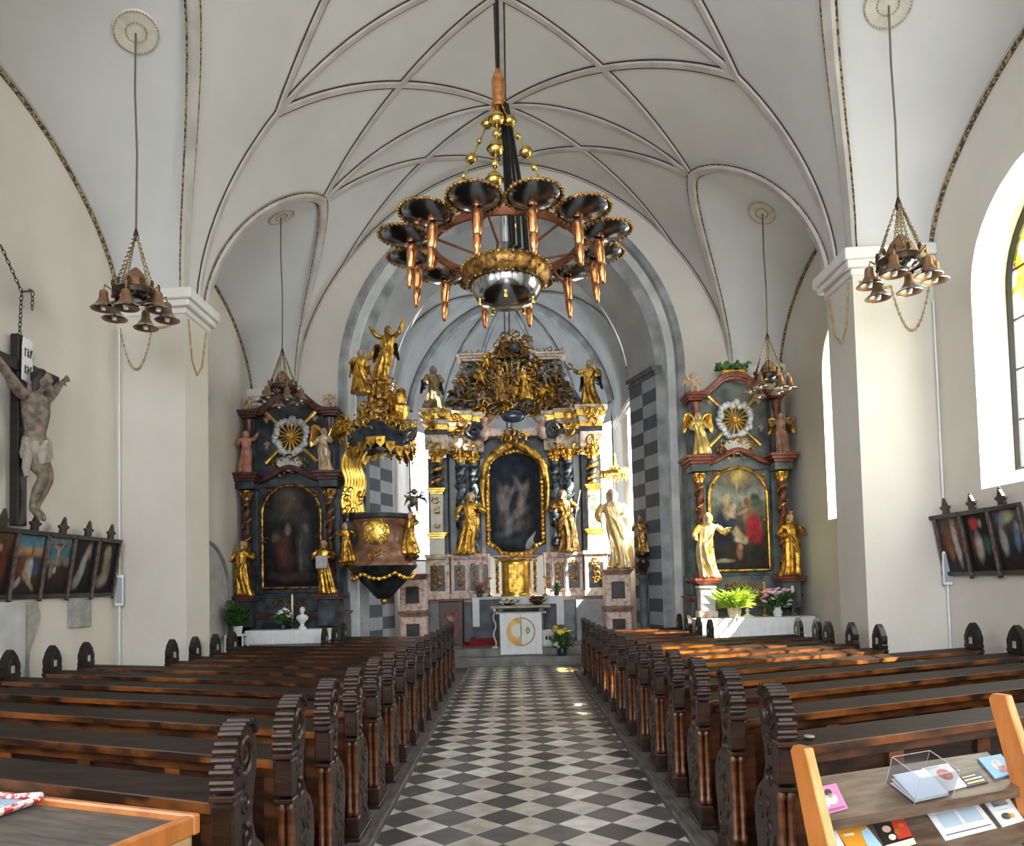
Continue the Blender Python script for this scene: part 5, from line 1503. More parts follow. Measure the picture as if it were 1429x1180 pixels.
# altar tables under white cloths, and what stands on them
def altar_table(x0, x1, y0, y1, z, label, cl, drop, folds=30):
    t = thing('altar_table', label, 'altar table', ((x0 + x1) / 2, y0, 0))
    w, d = (x1 - x0) / 2, y1 - y0
    mb = MB(); mb.box(-w + .03, w - .03, .03, d, .12, z - .02, 0, .01); mb.box(-w - .02, w + .02, 0, d, 0, .12, 1, .01); mb.build('mensa_block', [GREY_STONE, DARK_STONE], t, ang=0)
    mb = MB(); mb.box(-w, w, 0, d, z - .02, z, 0, .004); mb.build('mensa_slab', PALE_STONE, t, ang=0)
    c = MB(); n = folds * 4; pts = []
    per = []
    for i in range(n + 1): per.append((-w - .015 + (2 * w + .03) * i / n, -.015))
    rows = []
    for (zz, dz_) in ((z + .004, d - .01), (z + .004, 0.0)): rows.append([(x, dz_ - .012 if dz_ == 0 else dz_, zz) for x, y in per])
    for j in range(1, 7):
        q = j / 6; rows.append([(x, -.02 - .016 * q * (1 + cos(x * 2 * pi * folds / (2 * w) + .6 * sin(x * 9))), z - drop * q) for x, y in per])
    c.loft(rows)
    for s in (-1, 1):
        c.loft([[(s * (w + .012), y, z + .004) for y in (-.012, d * .5, d - .01)], [(s * (w + .03), y, z - drop * .8) for y in (-.03, d * .5, d - .01)]])
    o = c.build('altar_cloth', CLOTH, None, ((x0 + x1) / 2, y0, 0)); tag(o, cl, 'cloth')
    return t


altar_table(-4.80, -3.36, 13.62, 14.05, .905, 'stone altar table in front of the dark side altar', 'white pleated cloth on the table of the dark altar', .24, 40)
altar_table(3.05, 5.0, 12.72, 13.22, .97, 'stone altar table in front of the sunlit side altar', 'white draped cloth on the flower table of the sunlit altar', .36, 16)


def flower_clump(name, label, cat, loc, r, h, parts, seed, pot=None):
    """pot, leaves and blossoms; parts: (name, material, count, size, zmin, zmax)"""
    t = thing(name, label, cat, loc); rng = random.Random(seed); z0 = 0
    if pot:
        mb = MB(); mb.lathe(pot[1], (0, 0, 0), 18); mb.build(pot[0], pot[2], t); z0 = pot[1][-1][1] * .8
    for (nm, m_, n, sz, za, zb) in parts:
        mb = MB()
        for i in range(n):
            a = rng.uniform(0, 2 * pi); v = rng.uniform(za, zb); q = r * sqrt(rng.random()) * (1 - .3 * abs(v - .5)); p = Vector((q * cos(a), q * sin(a), z0 + h * v))
            R_ = Matrix.Rotation(rng.uniform(0, 6), 3, 'Z') @ Matrix.Rotation(rng.uniform(-1, 1), 3, 'X')
            if 'lea' in nm or 'frond' in nm:
                tip = p + Vector((cos(a), sin(a), rng.uniform(-.2, .9))) * sz * 2.2
                mb.tube([Vector((0, 0, z0)) * .6 + p * .4, p, tip], [.003, sz * .35, .002], 5, 0, flat=.3)
            else:
                for f in range(6): b = 2 * pi * f / 6; mb.ell(p + R_ @ Vector((sz * .55 * cos(b), sz * .55 * sin(b), 0)), (sz * .45, sz * .45, sz * .22), 0, 6, R_)
                mb.ell(p + R_ @ Vector((0, 0, sz * .15)), sz * .3, 0, 6)
        mb.build(nm, m_, t)
    return t


POT = [(.05, 0), (.065, .02), (.085, .13), (.08, .14)]
zt = .911
flower_clump('white_flower_bouquet', 'bouquet of white flowers with dark leaves on the dark altar table', 'flowers', (-4.19, 13.80, zt), .15, .26, [('leaves', PLANT, 60, .07, 0, .8), ('blossoms', PETAL_W, 26, .04, .4, 1.1)], 1, ('vase', [(.05, 0), (.06, .06), (.04, .10), (.05, .12)], BLACK_MARBLE))
o = thing('praying_bust', 'small white bust on a foot standing on the dark altar table', 'statuette', (-3.83, 13.78, zt)); mb = MB()
mb.lathe([(.075, 0), (.075, .03), (.04, .06), (.035, .10), (.06, .12), (.05, .13)], (0, 0, 0), 16); mb.build('foot', PORCELAIN, o)
mb = MB(); mb.lathe([(.05, .125), (.10, .17), (.115, .21), (.08, .25), (.034, .265), (.03, .29)], (0, 0, 0), 18, 0, sy=.7); mb.ell((0, -.01, .335), (.042, .05, .058), 0, 12); mb.ell((0, -.06, .33), (.009, .012, .014), 0, 6); mb.ell((0, .012, .35), (.05, .052, .055), 0, 10)
put(voxel(mb, .006, [PORCELAIN], 1), 'bust', o)


def candlestick(name, label, loc, h, hc, m=BRASS, r=1.0):
    t = thing(name, label, 'candlestick', loc); mb = MB()
    mb.lathe([(.06 * r, 0), (.06 * r, .012), (.03 * r, .03), (.014 * r, .06), (.012 * r, h * .35), (.024 * r, h * .42), (.012 * r, h * .5), (.012 * r, h * .85), (.04 * r, h * .94), (.04 * r, h), (.0, h)], (0, 0, 0), 14); mb.build('stem', m, t)
    mb = MB(); mb.lathe([(.020 * r, h), (.020 * r, h + hc), (.006, h + hc + .004), (.003, h + hc + .02), (0, h + hc + .02)], (0, 0, 0), 10); mb.build('candle', WAX, t)
    return t


candlestick('altar_candlestick', 'slender brass candlestick with a tall candle on the dark altar table', (-4.05, 13.92, zt), .20, .42)
# fern on a small white table near the wall
t = thing('plant_stand', 'small white table holding the fern pot by the dark altar', 'side table', (-4.88, 13.40, 0)); mb = MB(); mb.box(-.17, .17, -.15, .15, .84, .87, 0, .006); mb.build('table_top', WHITE_PL, t, ang=0)
for sx in (-1, 1):
    for sy_ in (-1, 1): mb = MB(); mb.box(sx * .15 - .014, sx * .15 + .014, sy_ * .13 - .014, sy_ * .13 + .014, 0, .84); mb.build('leg', WHITE_PL, t, ang=0)
flower_clump('potted_fern', 'green fern in a white pot on a small table near the dark altar', 'plant', (-4.86, 13.40, .87), .12, .36, [('fronds', PLANT, 130, .085, .1, 1.0)], 3, ('pot', POT, PORCELAIN))
zt = .976
candlestick('altar_candlestick', 'thick cream candle on a white holder between green leaves and cross', (3.98, 12.98, zt), .26, .16, WHITE_GILT, 1.9)
candlestick('altar_candlestick', 'cream candle on a barley-twist holder at the wall side of the pink flowers', (4.76, 12.98, zt), .34, .16, GREEN_MARBLE, 1.5)
t = thing('altar_cross', 'small gilded cross standing among flowers on the sunlit altar table', 'cross', (4.30, 13.05, zt)); mb = MB(); mb.lathe([(.07, 0), (.06, .03), (.02, .06), (.015, .22), (.03, .24), (.012, .26)], (0, 0, 0), 12); mb.build('foot', GOLD, t)
mb = MB(); mb.box(-.016, .016, -.012, .012, .25, .56); mb.box(-.10, .10, -.012, .012, .40, .43)
for p in ((0, 0, .57), (-.11, 0, .415), (.11, 0, .415)): mb.ell(p, .026, 0, 8)
mb.ell((0, -.02, .41), (.03, .02, .05), 0, 8); mb.build('cross', GOLD_BRIGHT, t)
flower_clump('lime_bouquet', 'lime green and yellow bouquet in a woven basket on the sunlit altar table', 'flowers', (3.72, 12.86, zt), .26, .30, [('leaves', LIME, 200, .085, .1, .9), ('blossoms', YELLOW, 24, .035, .4, 1.0)], 5, ('basket', [(.09, 0), (.11, .08), (.12, .17), (.11, .18)], mat('pale_basket', (.55, .45, .28), (.74, .66, .48), .7, scale=30)))
flower_clump('pink_bouquet', 'pink and white bouquet in a vase on the sunlit altar table', 'flowers', (4.45, 12.86, zt), .24, .34, [('leaves', PLANT, 90, .08, .1, .7), ('pink_blossoms', PETAL_P, 34, .055, .4, 1.0), ('white_blossoms', PETAL_W, 24, .05, .1, 1.2)], 6, ('vase', [(.06, 0), (.08, .08), (.05, .14), (.07, .17)], WHITE_PL))
mb = MB(); mb.box(-.13, .13, -.12, .12, 0, .50, 0, .01); mb.box(-.15, .15, -.14, .14, .50, .54, 1, .01); mb.box(-.16, .16, -.15, .15, -.0, .12, 1, .01)
tag(mb.build('stone_plinth', [PALE_STONE, PINK_MARBLE], None, (3.30, 13.05, zt), ang=0), 'pale square stone plinth below the bright saint on the flower table', 'plinth')
# ------------------------------------------------------------------ high altar
HX, HY = .09, 17.75
HA = thing('high_altar', 'tall gilded baroque high altar with dark central painting in the chancel', 'altar', (HX, HY, .33))
def hx(px): return (px - 718) / 59.5
def hz(py): return 1.119 + (845 - py) * .01688 - .33


mb = MB()
mb.box(-2.15, 2.15, -.35, .75, 0, hz(835), 0, .01)
for s in (-1, 1): mb.box(min(s * 1.3, s * 2.2), max(s * 1.3, s * 2.2), -.75, .3, 0, hz(838), 0, .01)
moulded(mb, -2.16, 2.16, -.37, .75, hz(838), hz(832), 1)
mb.build('substructure', [GREY_STONE, PINK_MARBLE], HA, ang=0)
for s in (-1, 1):
    for cx, w, y0 in ((1.78, .26, -.72), (1.30, .20, -.50), (.97, .17, -.34), (.72, .08, -.28)):
        mb = MB(); x = s * cx
        mb.box(x - w, x + w, y0, .3, hz(832), hz(779), 0, .012); moulded(mb, x - w, x + w, y0, .3, hz(781), hz(773), 0, ((0, .0), (.4, .03))); moulded(mb, x - w - .02, x + w + .02, y0 - .02, .3, hz(833), hz(826), 1, ((0, .0),))
        o = mb.build('column_pedestal', [CREAM_MARBLE if w > .2 else PINK_MARBLE, PINK_MARBLE], HA, ang=0)
        mb = MB(); mb.box(x - w * .62, x + w * .62, y0 - .012, y0, hz(822), hz(788), 0, .004); p = mb.build('dark_inset', BLACK_MARBLE, o, ang=0)
        carve([(x, y0 - .02, hz(812) + .13 * j) for j in range(4)], w * .42, int(cx * 10) + s, GOLD, 'gilded_relief', o, .2)
# wall of the retable
mb = MB(); mb.box(-1.6, 1.6, .05, .6, hz(775), hz(600), 0); 
for s in (-1, 1):
    mb.box(min(s * 1.36, s * 1.50), max(s * 1.36, s * 1.50), -.25, .1, hz(775), hz(640), 1, .01)
    mb.box(min(s * .70, s * .80), max(s * .70, s * .80), -.06, .1, hz(775), hz(640), 1, .008)
    mb.box(min(s * 1.55, s * 2.0), max(s * 1.55, s * 2.0), -.3, .5, hz(775), hz(640), 0)
mb.build('retable_wall', [BLUE_MARBLE, GREY_PILASTER], HA, ang=0)
for s in (-1, 1):
    # outer columns stand on a high gilded white block
    mb = MB(); x = s * 1.78
    mb.box(x - .17, x + .17, -.68, -.2, hz(773), hz(752), 0, .01); moulded(mb, x - .17, x + .17, -.68, -.2, hz(752), hz(744), 1); mb.box(x - .14, x + .14, -.64, -.2, hz(744), hz(692), 0, .012); moulded(mb, x - .14, x + .14, -.64, -.2, hz(692), hz(684), 1); mb.box(x - .15, x + .15, -.66, -.2, hz(773), hz(768), 1)
    o = mb.build('gilded_block', [WHITE_GILT, GOLD_BRIGHT], HA, ang=0)
    carve([(x, -.66, hz(735)), (x, -.66, hz(715)), (x, -.66, hz(700))], .08, 7, GOLD, 'gilded_relief', o, .2)
    twisted_column(hz(648) - hz(680), .115, BLUE_MARBLE, GOLD, GOLD, 'outer_column', HA, (x, -.43, hz(680)), 2.0)
    for cx, y0, turns in ((.95, -.22, 4.2), (1.24, -.36, 4.2)):
        twisted_column(hz(648) - hz(768), .105, mat('striped_blue_marble', (.015, .022, .03), (.22, .26, .28), .3, scale=6, stretch=(1, 1, 3), lo=.42, hi=.62), BLUE_MARBLE, GOLD, 'inner_column', HA, (s * cx, y0, hz(768)), turns)
# entablature: projecting gilded blocks, concave wings and blue scrolls
for s in (-1, 1):
    mb = MB()
    for (xa, xb, y0) in ((1.50, 2.02, -.72), (.98, 1.50, -.46), (.70, .98, -.26)):
        x0, x1 = sorted((s * xa, s * xb))
        mb.box(x0, x1, y0 + .05, .5, hz(632), hz(612), 0, .01); mb.box(x0, x1, y0 + .02, .5, hz(612), hz(606), 2)
        moulded(mb, x0, x1, y0, .5, hz(606), hz(578), (1, 0, 1, 0), ((0, .0), (.25, .03), (.5, .07), (.8, .11)), 1 if xa > 1.2 else .5)
    mb.build('entablature', [CREAM_MARBLE, GOLD_BRIGHT, BLACK_MARBLE], HA, ang=0)
for s in (-1, 1):
    mb = MB(); c = Vector((s * .92, -.40, hz(606)))
    for r, w in ((.20, .06), (.10, .05)): mb.tube([c + Vector((r * cos(2 * pi * i / 24) * (1 - i / 60), -.02, r * sin(2 * pi * i / 24) * (1 - i / 60))) for i in range(25)], w, 8)
    mb.build('blue_scroll', BLUE_MARBLE, HA)
    carve([(s * 1.62, -.86, hz(588)), (s * 1.78, -.88, hz(586)), (s * 1.94, -.86, hz(588)), (s * 1.78, -.84, hz(604)), (s * 1.3, -.60, hz(590)), (s * 1.25, -.58, hz(600)), (s * 1.22, -.58, hz(612)), (s * 1.78, -.80, hz(596)), (s * 1.70, -.78, hz(628)), (s * 1.86, -.78, hz(630)), (s * 1.4, -.56, hz(628)), (s * 1.1, -.48, hz(632)), (s * .9, -.42, hz(628))], .13, 13 + s, GOLD, 'gilded_carving', HA)
    mb = MB(); mb.lathe([(.05, 0), (.13, .10), (.15, .22), (.08, .34), (.05, .40), (.10, .50), (.02, .56)], (s * .68, -.34, hz(618)), 12); mb.build('marble_vase', mat('red_white_marble', (.50, .14, .09), (.60, .54, .44), .4, scale=7), HA)
    mb = MB(); mb.prism([(s * .12, hz(612)), (s * .60, hz(612)), (s * .60, hz(600)), (s * .12, hz(604))], -.30, .1); mb.build('arch_block', PINK_MARBLE, HA, ang=0)
# painting, frame and the gilded curtain over it
def HIGH_ART(u, v): return ART_HIGH(u, v)


ART_HIGH = painter([(0, (.015, .02, .028)), (.5, (.022, .024, .030)), (1, (.020, .028, .045))],
                   [(.28, .45, .08, .20, .3, (.24, .22, .20), .5), (.50, .36, .20, .05, .3, (.20, .20, .20), .5), (.64, .52, .06, .17, -.5, (.22, .17, .14), .5), (.42, .23, .24, .05, .2, (.17, .18, .19), .6), (.40, .55, .16, .04, .8, (.16, .15, .15), .5), (.60, .66, .14, .035, -.7, (.12, .12, .13), .5), (.70, .28, .10, .10, 0, (.06, .05, .05), .5),
                    (.35, .62, .05, .05, 0, (.15, .11, .09), .5), (.55, .66, .05, .045, 0, (.13, .10, .085), .5), (.25, .30, .08, .10, 0, (.08, .07, .07), .5), (.5, .12, .3, .05, 0, (.05, .055, .06), .6)], 21, .6, 8)
zb, zt_ = hz(771), hz(632)
o = put(picture(1.26, zt_ - zb, ART_HIGH, 56, 90, .45, .22), 'picture', HA, (0, -.03, zb))
f = MB(); w = .64; h = zt_ - zb
pts = [(-w, 0, .22), (-w, 0, h - .42)] + [(-w * cos(pi * i / 20), 0, h - .42 + .44 * sin(pi * i / 20)) for i in range(1, 20)] + [(w, 0, h - .42), (w, 0, .22), (.45, 0, .12), (.34, 0, -.02), (.12, 0, -.04), (-.12, 0, -.04), (-.34, 0, -.02), (-.45, 0, .12)]
f.tube(pts + [pts[0]], .055, 8)
rg = random.Random(8)
for p, q in zip(pts, pts[1:] + pts[:1]):
    p, q = Vector(p), Vector(q); n = max(1, int((q - p).length / .10))
    for i in range(n): f.ell(p.lerp(q, i / n) + Vector((0, -.03, 0)), (rg.uniform(.04, .075), .035, rg.uniform(.04, .075)), 0, 6)
f.build('gilded_frame', GOLD, o, (0, -.02, 0))
for s in (-1, 1):
    mb = MB()
    for k in range(6):
        mb.tube(smooth_pts([(s * .05 * k, -.24 - .02 * k, h + .18 - .02 * k), (s * (.22 + .05 * k), -.26, h + .05 - .035 * k), (s * (.50 + .03 * k), -.24, h - .08 - .04 * k), (s * (.70 + .006 * k), -.20, h - .40 - .06 * k)], 5), [.06, .065, .07, .075, .08] * 3 + [.04], 8)
    mb.tube(smooth_pts([(s * .70, -.2, h - .35), (s * .76, -.2, h - .9), (s * .72, -.2, h - 1.4)], 4), [.07] * 4 + [.05] * 5, 8)
    mb.build('gilded_curtain', GOLD, o)
carve([(-.12, -.32, hz(612)), (.12, -.32, hz(612)), (0, -.34, hz(606)), (0, -.32, hz(622))], .15, 30, GOLD, 'keystone_carving', HA)
# glory: grey panel, clouds, rays and little angels
out = [(-1.70, hz(578)), (-1.62, hz(556)), (-1.50, hz(545)), (-1.30, hz(534)), (-1.18, hz(520)), (-1.12, hz(498)), (1.12, hz(498)), (1.18, hz(520)), (1.30, hz(534)), (1.50, hz(545)), (1.62, hz(556)), (1.70, hz(578))]
mb = MB(); mb.prism(out, .12, .45); mb.build('glory_panel', GREEN_MARBLE, HA, ang=0)
def inside(x, z):
    r = False; n = len(out)
    for i in range(n):
        (xa, za), (xb, zb2) = out[i], out[(i + 1) % n]
        if (za > z) != (zb2 > z) and x < (xb - xa) * (z - za) / (zb2 - za) + xa: r = not r
    return r


rg = random.Random(77); cl = MB(); cz0 = hz(556)
for i in range(330):
    x, z = rg.uniform(-1.55, 1.55), rg.uniform(hz(588), hz(503))
    if not inside(x * 1.02, z + .03): continue
    if abs(x) < .35 and z < hz(572): continue
    cl.ell((x, rg.uniform(-.10, .10), z), (rg.uniform(.06, .15), rg.uniform(.06, .14), rg.uniform(.05, .10)), 0 if rg.random() < .68 else 1, 8)
cl.build('cloud_relief', [mat('bronze_cloud', (.07, .065, .055), (.30, .27, .22), .5, .25, scale=12), GOLD_DARK], HA)
for i in range(34):
    a = 2 * pi * i / 34 + rg.uniform(-.06, .06); L = rg.uniform(.55, 1.25) if abs(sin(a)) > .45 else rg.uniform(.45, .85)
    if cos(a) < -.75: continue
    r = put(ray_mesh(L, .010, .028), 'gilded_ray', HA, (.22 * sin(a), -.10, cz0 + .22 * cos(a))); r.rotation_euler = (.0, a, 0)
cm = [cherub_mesh(.48, 50 + j, m_) for j, m_ in enumerate((GOLD_DARK, mat('glory_flesh', (.26, .15, .09), (.48, .30, .18), .45, .2, scale=9), GOLD, mat('bronze_cloud', (.1, .1, .1))))]
for i in range(30):
    for _ in range(40):
        x, z = rg.uniform(-1.5, 1.5), rg.uniform(hz(590), hz(512))
        if inside(x * 1.08, z + .4) and not (abs(x) < .3 and z < hz(575)): break
    o = put(cm[i % 4], 'cherub', HA, (x, -.22 + rg.uniform(-.05, .05), z)); o.rotation_euler = (rg.uniform(-.3, .3), rg.uniform(-.9, .9), rg.uniform(-.6, .6)); o.scale = [rg.uniform(.75, 1.15)] * 3
carve([(rg.uniform(-1.35, 1.35), -.20, rg.uniform(hz(584), hz(512))) for _ in range(60)], .10, 61, GOLD_DARK, 'glory_carving', HA)
carve([(rg.uniform(-.7, .7), -.30, rg.uniform(hz(578), hz(520))) for _ in range(14)], .10, 63, GOLD, 'glory_carving', HA)
g = figure(.78, 41, mats=[GOLD_DARK, SKIN], kneel=True, arms=[((.13, -.05, .0), (.22, -.12, .10)), ((-.12, -.05, -.05), (-.2, -.13, .03))]); put(g, 'relief_figure', HA, (-.26, -.34, hz(566)))
g = figure(.74, 42, mats=[GOLD, SKIN], kneel=True, beard=True); put(g, 'relief_figure', HA, (.30, -.34, hz(563)))
mb = MB(); mb.ell((0, -.22, hz(583)), (.30, .12, .17), 0, 20); mb.build('blue_globe', mat('dark_blue_globe', (.006, .010, .022), (.03, .05, .09), .1, scale=3, coat=.6), HA)
mb = MB()
for s in (-1, 1):
    moulded(mb, min(s * .62, s * 1.20), max(s * .62, s * 1.20), -.15, .4, hz(504), hz(495), (0, 1, 0), ((0, 0), (.4, .04), (.75, .09)))
    mb.tube(smooth_pts([(s * .66, -.16, hz(499)), (s * .46, -.17, hz(493)), (s * .34, -.18, hz(483)), (s * .16, -.18, hz(477)), (0, -.18, hz(475))], 5), .06, 8, 0)
mb.build('crowning_cornice', [CREAM_MARBLE, PINK_MARBLE], HA)
mb = MB(); mb.prism([(-.42, hz(500)), (-.38, hz(486)), (-.2, hz(477)), (0, hz(474)), (.2, hz(477)), (.38, hz(486)), (.42, hz(500))], -.12, .3); mb.build('crest_panel', BRONZE, HA, ang=0)
carve([(rg.uniform(-.40, .40), -.2, rg.uniform(hz(500), hz(471))) for _ in range(26)] + [(0, -.2, hz(467)), (-.15, -.2, hz(470)), (.15, -.2, hz(470))], .10, 70, GOLD_DARK, 'crest_carving', HA)
carve([(s * x, -.1, hz(491)) for s in (-1, 1) for x in (.6, .75, .9, 1.05, 1.2)], .065, 71, GOLD_DARK, 'cornice_carving', HA)
mb = MB(); mb.ell((.08, -.25, hz(489)), (.15, .10, .13), 0, 14); mb.build('crest_globe', BLACK_MARBLE, HA)

# things standing on and at the high altar
HB = .33
place_figure(figure(1.42, 51, mats=[GOLD, SKIN], beard=True, lean=.06, arms=[((.10, -.05, -.12), (-.01, -.16, -.06)), ((-.10, -.05, -.13), (-.10, -.16, -.22))]), 'saint_statue', 'golden saint statue on the high altar, pulpit side of the painting', 'statue', (HX - 1.08, HY - .62, HB + hz(774)), .1)
o = place_figure(figure(1.42, 52, mats=[GOLD_DARK, SKIN], beard=True, lean=.05, arms=[((.11, -.04, -.11), (.10, -.16, -.12)), ((-.09, -.06, -.12), (.0, -.16, -.10))]), 'saint_statue', 'darker golden saint statue holding a long staff beside the altar painting', 'statue', (HX + 1.12, HY - .62, HB + hz(774)), -.1)
mb = MB(); mb.tube([(.36, -.24, 1.36), (.08, -.30, .02)], .016, 6); mb.build('staff', GREY_PILASTER, o)
place_figure(figure(1.10, 53, mats=[mat('dark_green_gilt', (.03, .04, .035), (.30, .20, .07), .45, .4, scale=8), mat('grey_flesh', (.16, .14, .13), (.28, .25, .22), .5)], kneel=True), 'angel_statue', 'dark angel seated on the high altar entablature, pulpit side', 'statue', (HX - 1.84, HY - .42, HB + hz(577)), .3, None, .8, BLACK_MARBLE)
place_figure(figure(1.15, 54, mats=[GOLD, SKIN], kneel=True, arms=[((.10, -.05, -.10), (.02, -.15, -.16)), ((-.12, -.02, -.04), (-.2, -.1, .02))]), 'angel_statue', 'golden angel with dark wing seated on the sunny end of the high altar', 'statue', (HX + 1.80, HY - .42, HB + hz(577)), -.3, None, .8, BLACK_MARBLE)
# altar table of the high altar
t = thing('altar_table', 'high altar table with white cloth under the golden tabernacle', 'altar table', (HX, HY - 1.15, .33)); z = hz(832)
mb = MB(); mb.box(-.95, .95, .05, .76, 0, z - .04, 0, .01); mb.box(-1.05, 1.05, -.35, .4, -.0, .14, 1, .01); mb.build('mensa_block', [DARK_STONE, RED_CLOTH], t, ang=0)
mb = MB(); mb.box(-.97, .98, .0, .76, z - .04, z, 0, .006); mb.build('mensa_slab', PALE_STONE, t, ang=0)
mb = MB(); mb.box(-.98, .99, -.01, .75, z + .001, z + .012); mb.box(-.99, -.84, -.015, -.006, z - .62, z + .012); mb.box(.84, 1.0, -.015, -.006, z - .62, z + .012); mb.box(-.35, .84, -.015, -.006, z - .16, z + .012)
tag(mb.build('altar_cloth', CLOTH, None, (HX, HY - 1.15, .33), ang=0), 'white linen cloth hanging over the high altar table edges', 'cloth')
t = thing('tabernacle', 'gold cylindrical tabernacle standing on the high altar table', 'tabernacle', (HX - .02, HY - .75, .33 + z + .014)); hh = hz(782) - z - .014
mb = MB(); mb.lathe([(.36, 0), (.36, .04), (.33, .06), (.325, hh - .08), (.35, hh - .06), (.37, hh - .02), (.37, hh), (0, hh)], (0, 0, 0), 28); mb.build('drum', GOLD_BRIGHT, t)
mb = MB(); mb.box(-.17, .17, -.345, -.31, .09, hh - .12, 0, .01); mb.box(-.012, .012, -.352, -.34, .10, hh - .13); d = mb.build('door', GOLD, t, ang=0)
for s in (-1, 1): twisted_column(hh - .2, .035, GOLD_DARK, GOLD, GOLD, 'column', t, (s * .42, -.12, .10))
mb = MB(); moulded(mb, -.46, .46, -.2, .25, hh, hh + .06, 0); mb.build('cornice', mat('reddish_gilt', (.30, .13, .06), (.6, .4, .2), .4), t, ang=0)
for s, lab in ((-1, 'tall gilded candlestick beside the tabernacle, pulpit side'), (1, 'tall gilded candlestick beside the tabernacle, sunny side')):
    candlestick('altar_candlestick', lab, (HX + s * .62, HY - .85, .33 + z + .014), .44, .50, GOLD, 1.3)
flower_clump('red_flower_vase', 'red flowers with dark leaves at the pulpit end of the high altar table', 'flowers', (HX - .84, HY - .95, .33 + z + .014), .10, .22, [('leaves', PLANT, 40, .06, 0, .8), ('blossoms', PRINT['red'], 14, .04, .5, 1.1)], 9, ('vase', [(.05, 0), (.06, .05), (.05, .09)], BLACK_MARBLE))
flower_clump('pale_flower_vase', 'pale flowers with dark leaves at the sunny end of the high altar table', 'flowers', (HX + .86, HY - .95, .33 + z + .014), .10, .22, [('leaves', PLANT, 40, .06, 0, .8), ('blossoms', PETAL_W, 14, .035, .5, 1.1)], 10, ('vase', [(.05, 0), (.06, .05), (.05, .09)], BLACK_MARBLE))

# free-standing table with its banner on the chancel steps
t = thing('celebration_table', 'simple stone topped table with black base before the high altar', 'altar table', (.14, 15.62, .33))
mb = MB(); mb.box(-.62, .62, -.02, .46, .80, .85, 0, .008); mb.build('table_top', mat('brownish_top', (.25, .20, .15), (.42, .37, .3), .5, scale=5), t, ang=0)
for s in (-1, 1): mb = MB(); mb.box(s * .42 - .06, s * .42 + .06, .08, .38, 0, .80, 0, .01); mb.build('leg', BLACK_MARBLE, t, ang=0)
mb = MB(); mb.box(-.45, .45, .2, .24, .25, .72); mb.build('stretcher', BLACK_MARBLE, t, ang=0)
c = MB(); x0, x1, za, zb_ = -.29, .56, .20, 1.03; n = 40
rows = [[(x0 + (x1 - x0) * i / n, 15.49 - .012 * sin(i * 1.3) * (j / 6) * (abs(i - n / 2) / n * 2) - .004 * cos(i * .7), zb_ + (za - zb_) * j / 6) for i in range(n + 1)] for j in range(7)]
c.loft(rows); bn = c.build('antependium_banner', CLOTH); tag(bn, 'white banner with golden round emblem hanging before the free-standing table', 'banner')
bx, bz, R = .135, .66, .29
def half_disc(a0, a1, r0, r1, m_, nm, yy, cx=0, cz_=0):
    e = MB(); n = 24; e.loft([[(bx + cx + r * cos(a0 + (a1 - a0) * i / n), yy, bz + cz_ + r * sin(a0 + (a1 - a0) * i / n)) for i in range(n + 1)] for r in (r0, r1)]); e.build(nm, m_, bn, ang=0)


half_disc(pi / 2, 3 * pi / 2, .0, R, mat('emblem_gold', (.62, .30, .05), (.80, .58, .22), .6, scale=5), 'emblem_crescent', 15.470)
half_disc(0, 2 * pi, 0, .14, mat('emblem_white', (.74, .72, .66)), 'emblem_moon', 15.466, -.06, .03)
half_disc(-pi / 2, pi / 2, R - .025, R, mat('emblem_brown', (.42, .27, .15)), 'emblem_ring', 15.470)
e = MB(); e.box(bx - .008, bx + .008, 15.466, 15.47, bz - R, bz + R + .05); e.build('emblem_stem', mat('emblem_olive', (.45, .40, .15)), bn, ang=0)
e = MB()
for r in (.075, .045): e.tube([(bx + .14, 15.468, bz + .02 + r), (bx + .14 + r * .6, 15.468, bz + .02), (bx + .14, 15.468, bz + .02 - r), (bx + .14 - r * .6, 15.468, bz + .02), (bx + .14, 15.468, bz + .02 + r)], .007, 4)
e.build('emblem_diamond', MATS['emblem_brown'], bn)
mb = MB(); mb.tube([(-.34, 15.50, 1.04), (.62, 15.50, 1.04)], .014, 6); mb.ell((-.35, 15.5, 1.04), .03, 0, 8); mb.ell((.63, 15.5, 1.04), .03, 0, 8); mb.build('banner_rod', PALE_STONE, bn)
mb = MB(); mb.box(.57, .80, 15.62, 15.80, .332, .67, 0, .012); o = mb.build('white_stand', mat('white_stand', (.60, .60, .56), (.7, .7, .66)), ang=0); tag(o, 'small white block stand with dark marks beside the banner', 'stand')
mb = MB(); mb.ell((.655, 15.617, .51), (.025, .004, .045), 0, 8); mb.ell((.725, 15.617, .51), (.025, .004, .045), 0, 8); mb.build('mark', INK, o)
flower_clump('sunflower_bouquet', 'yellow and white bouquet with dark leaves standing on the chancel step', 'flowers', (.95, 15.36, .176), .17, .42, [('leaves', PLANT, 110, .08, .05, .9), ('yellow_blossoms', YELLOW, 18, .06, .3, 1.1), ('white_blossoms', PETAL_W, 7, .06, .1, .5)], 12, ('vase', [(.08, 0), (.10, .06), (.08, .14)], BLACK_MARBLE))
flower_clump('dark_rose_bowl', 'bowl of dark red roses lying on the free-standing table', 'flowers', (.50, 15.85, 1.182), .17, .10, [('leaves', PLANT, 60, .05, .1, .8), ('roses', mat('dark_rose', (.09, .006, .010), (.2, .02, .02)), 30, .05, .2, 1.2)], 13, ('bowl', [(.06, 0), (.12, .04), (.13, .06)], BLACK_MARBLE))
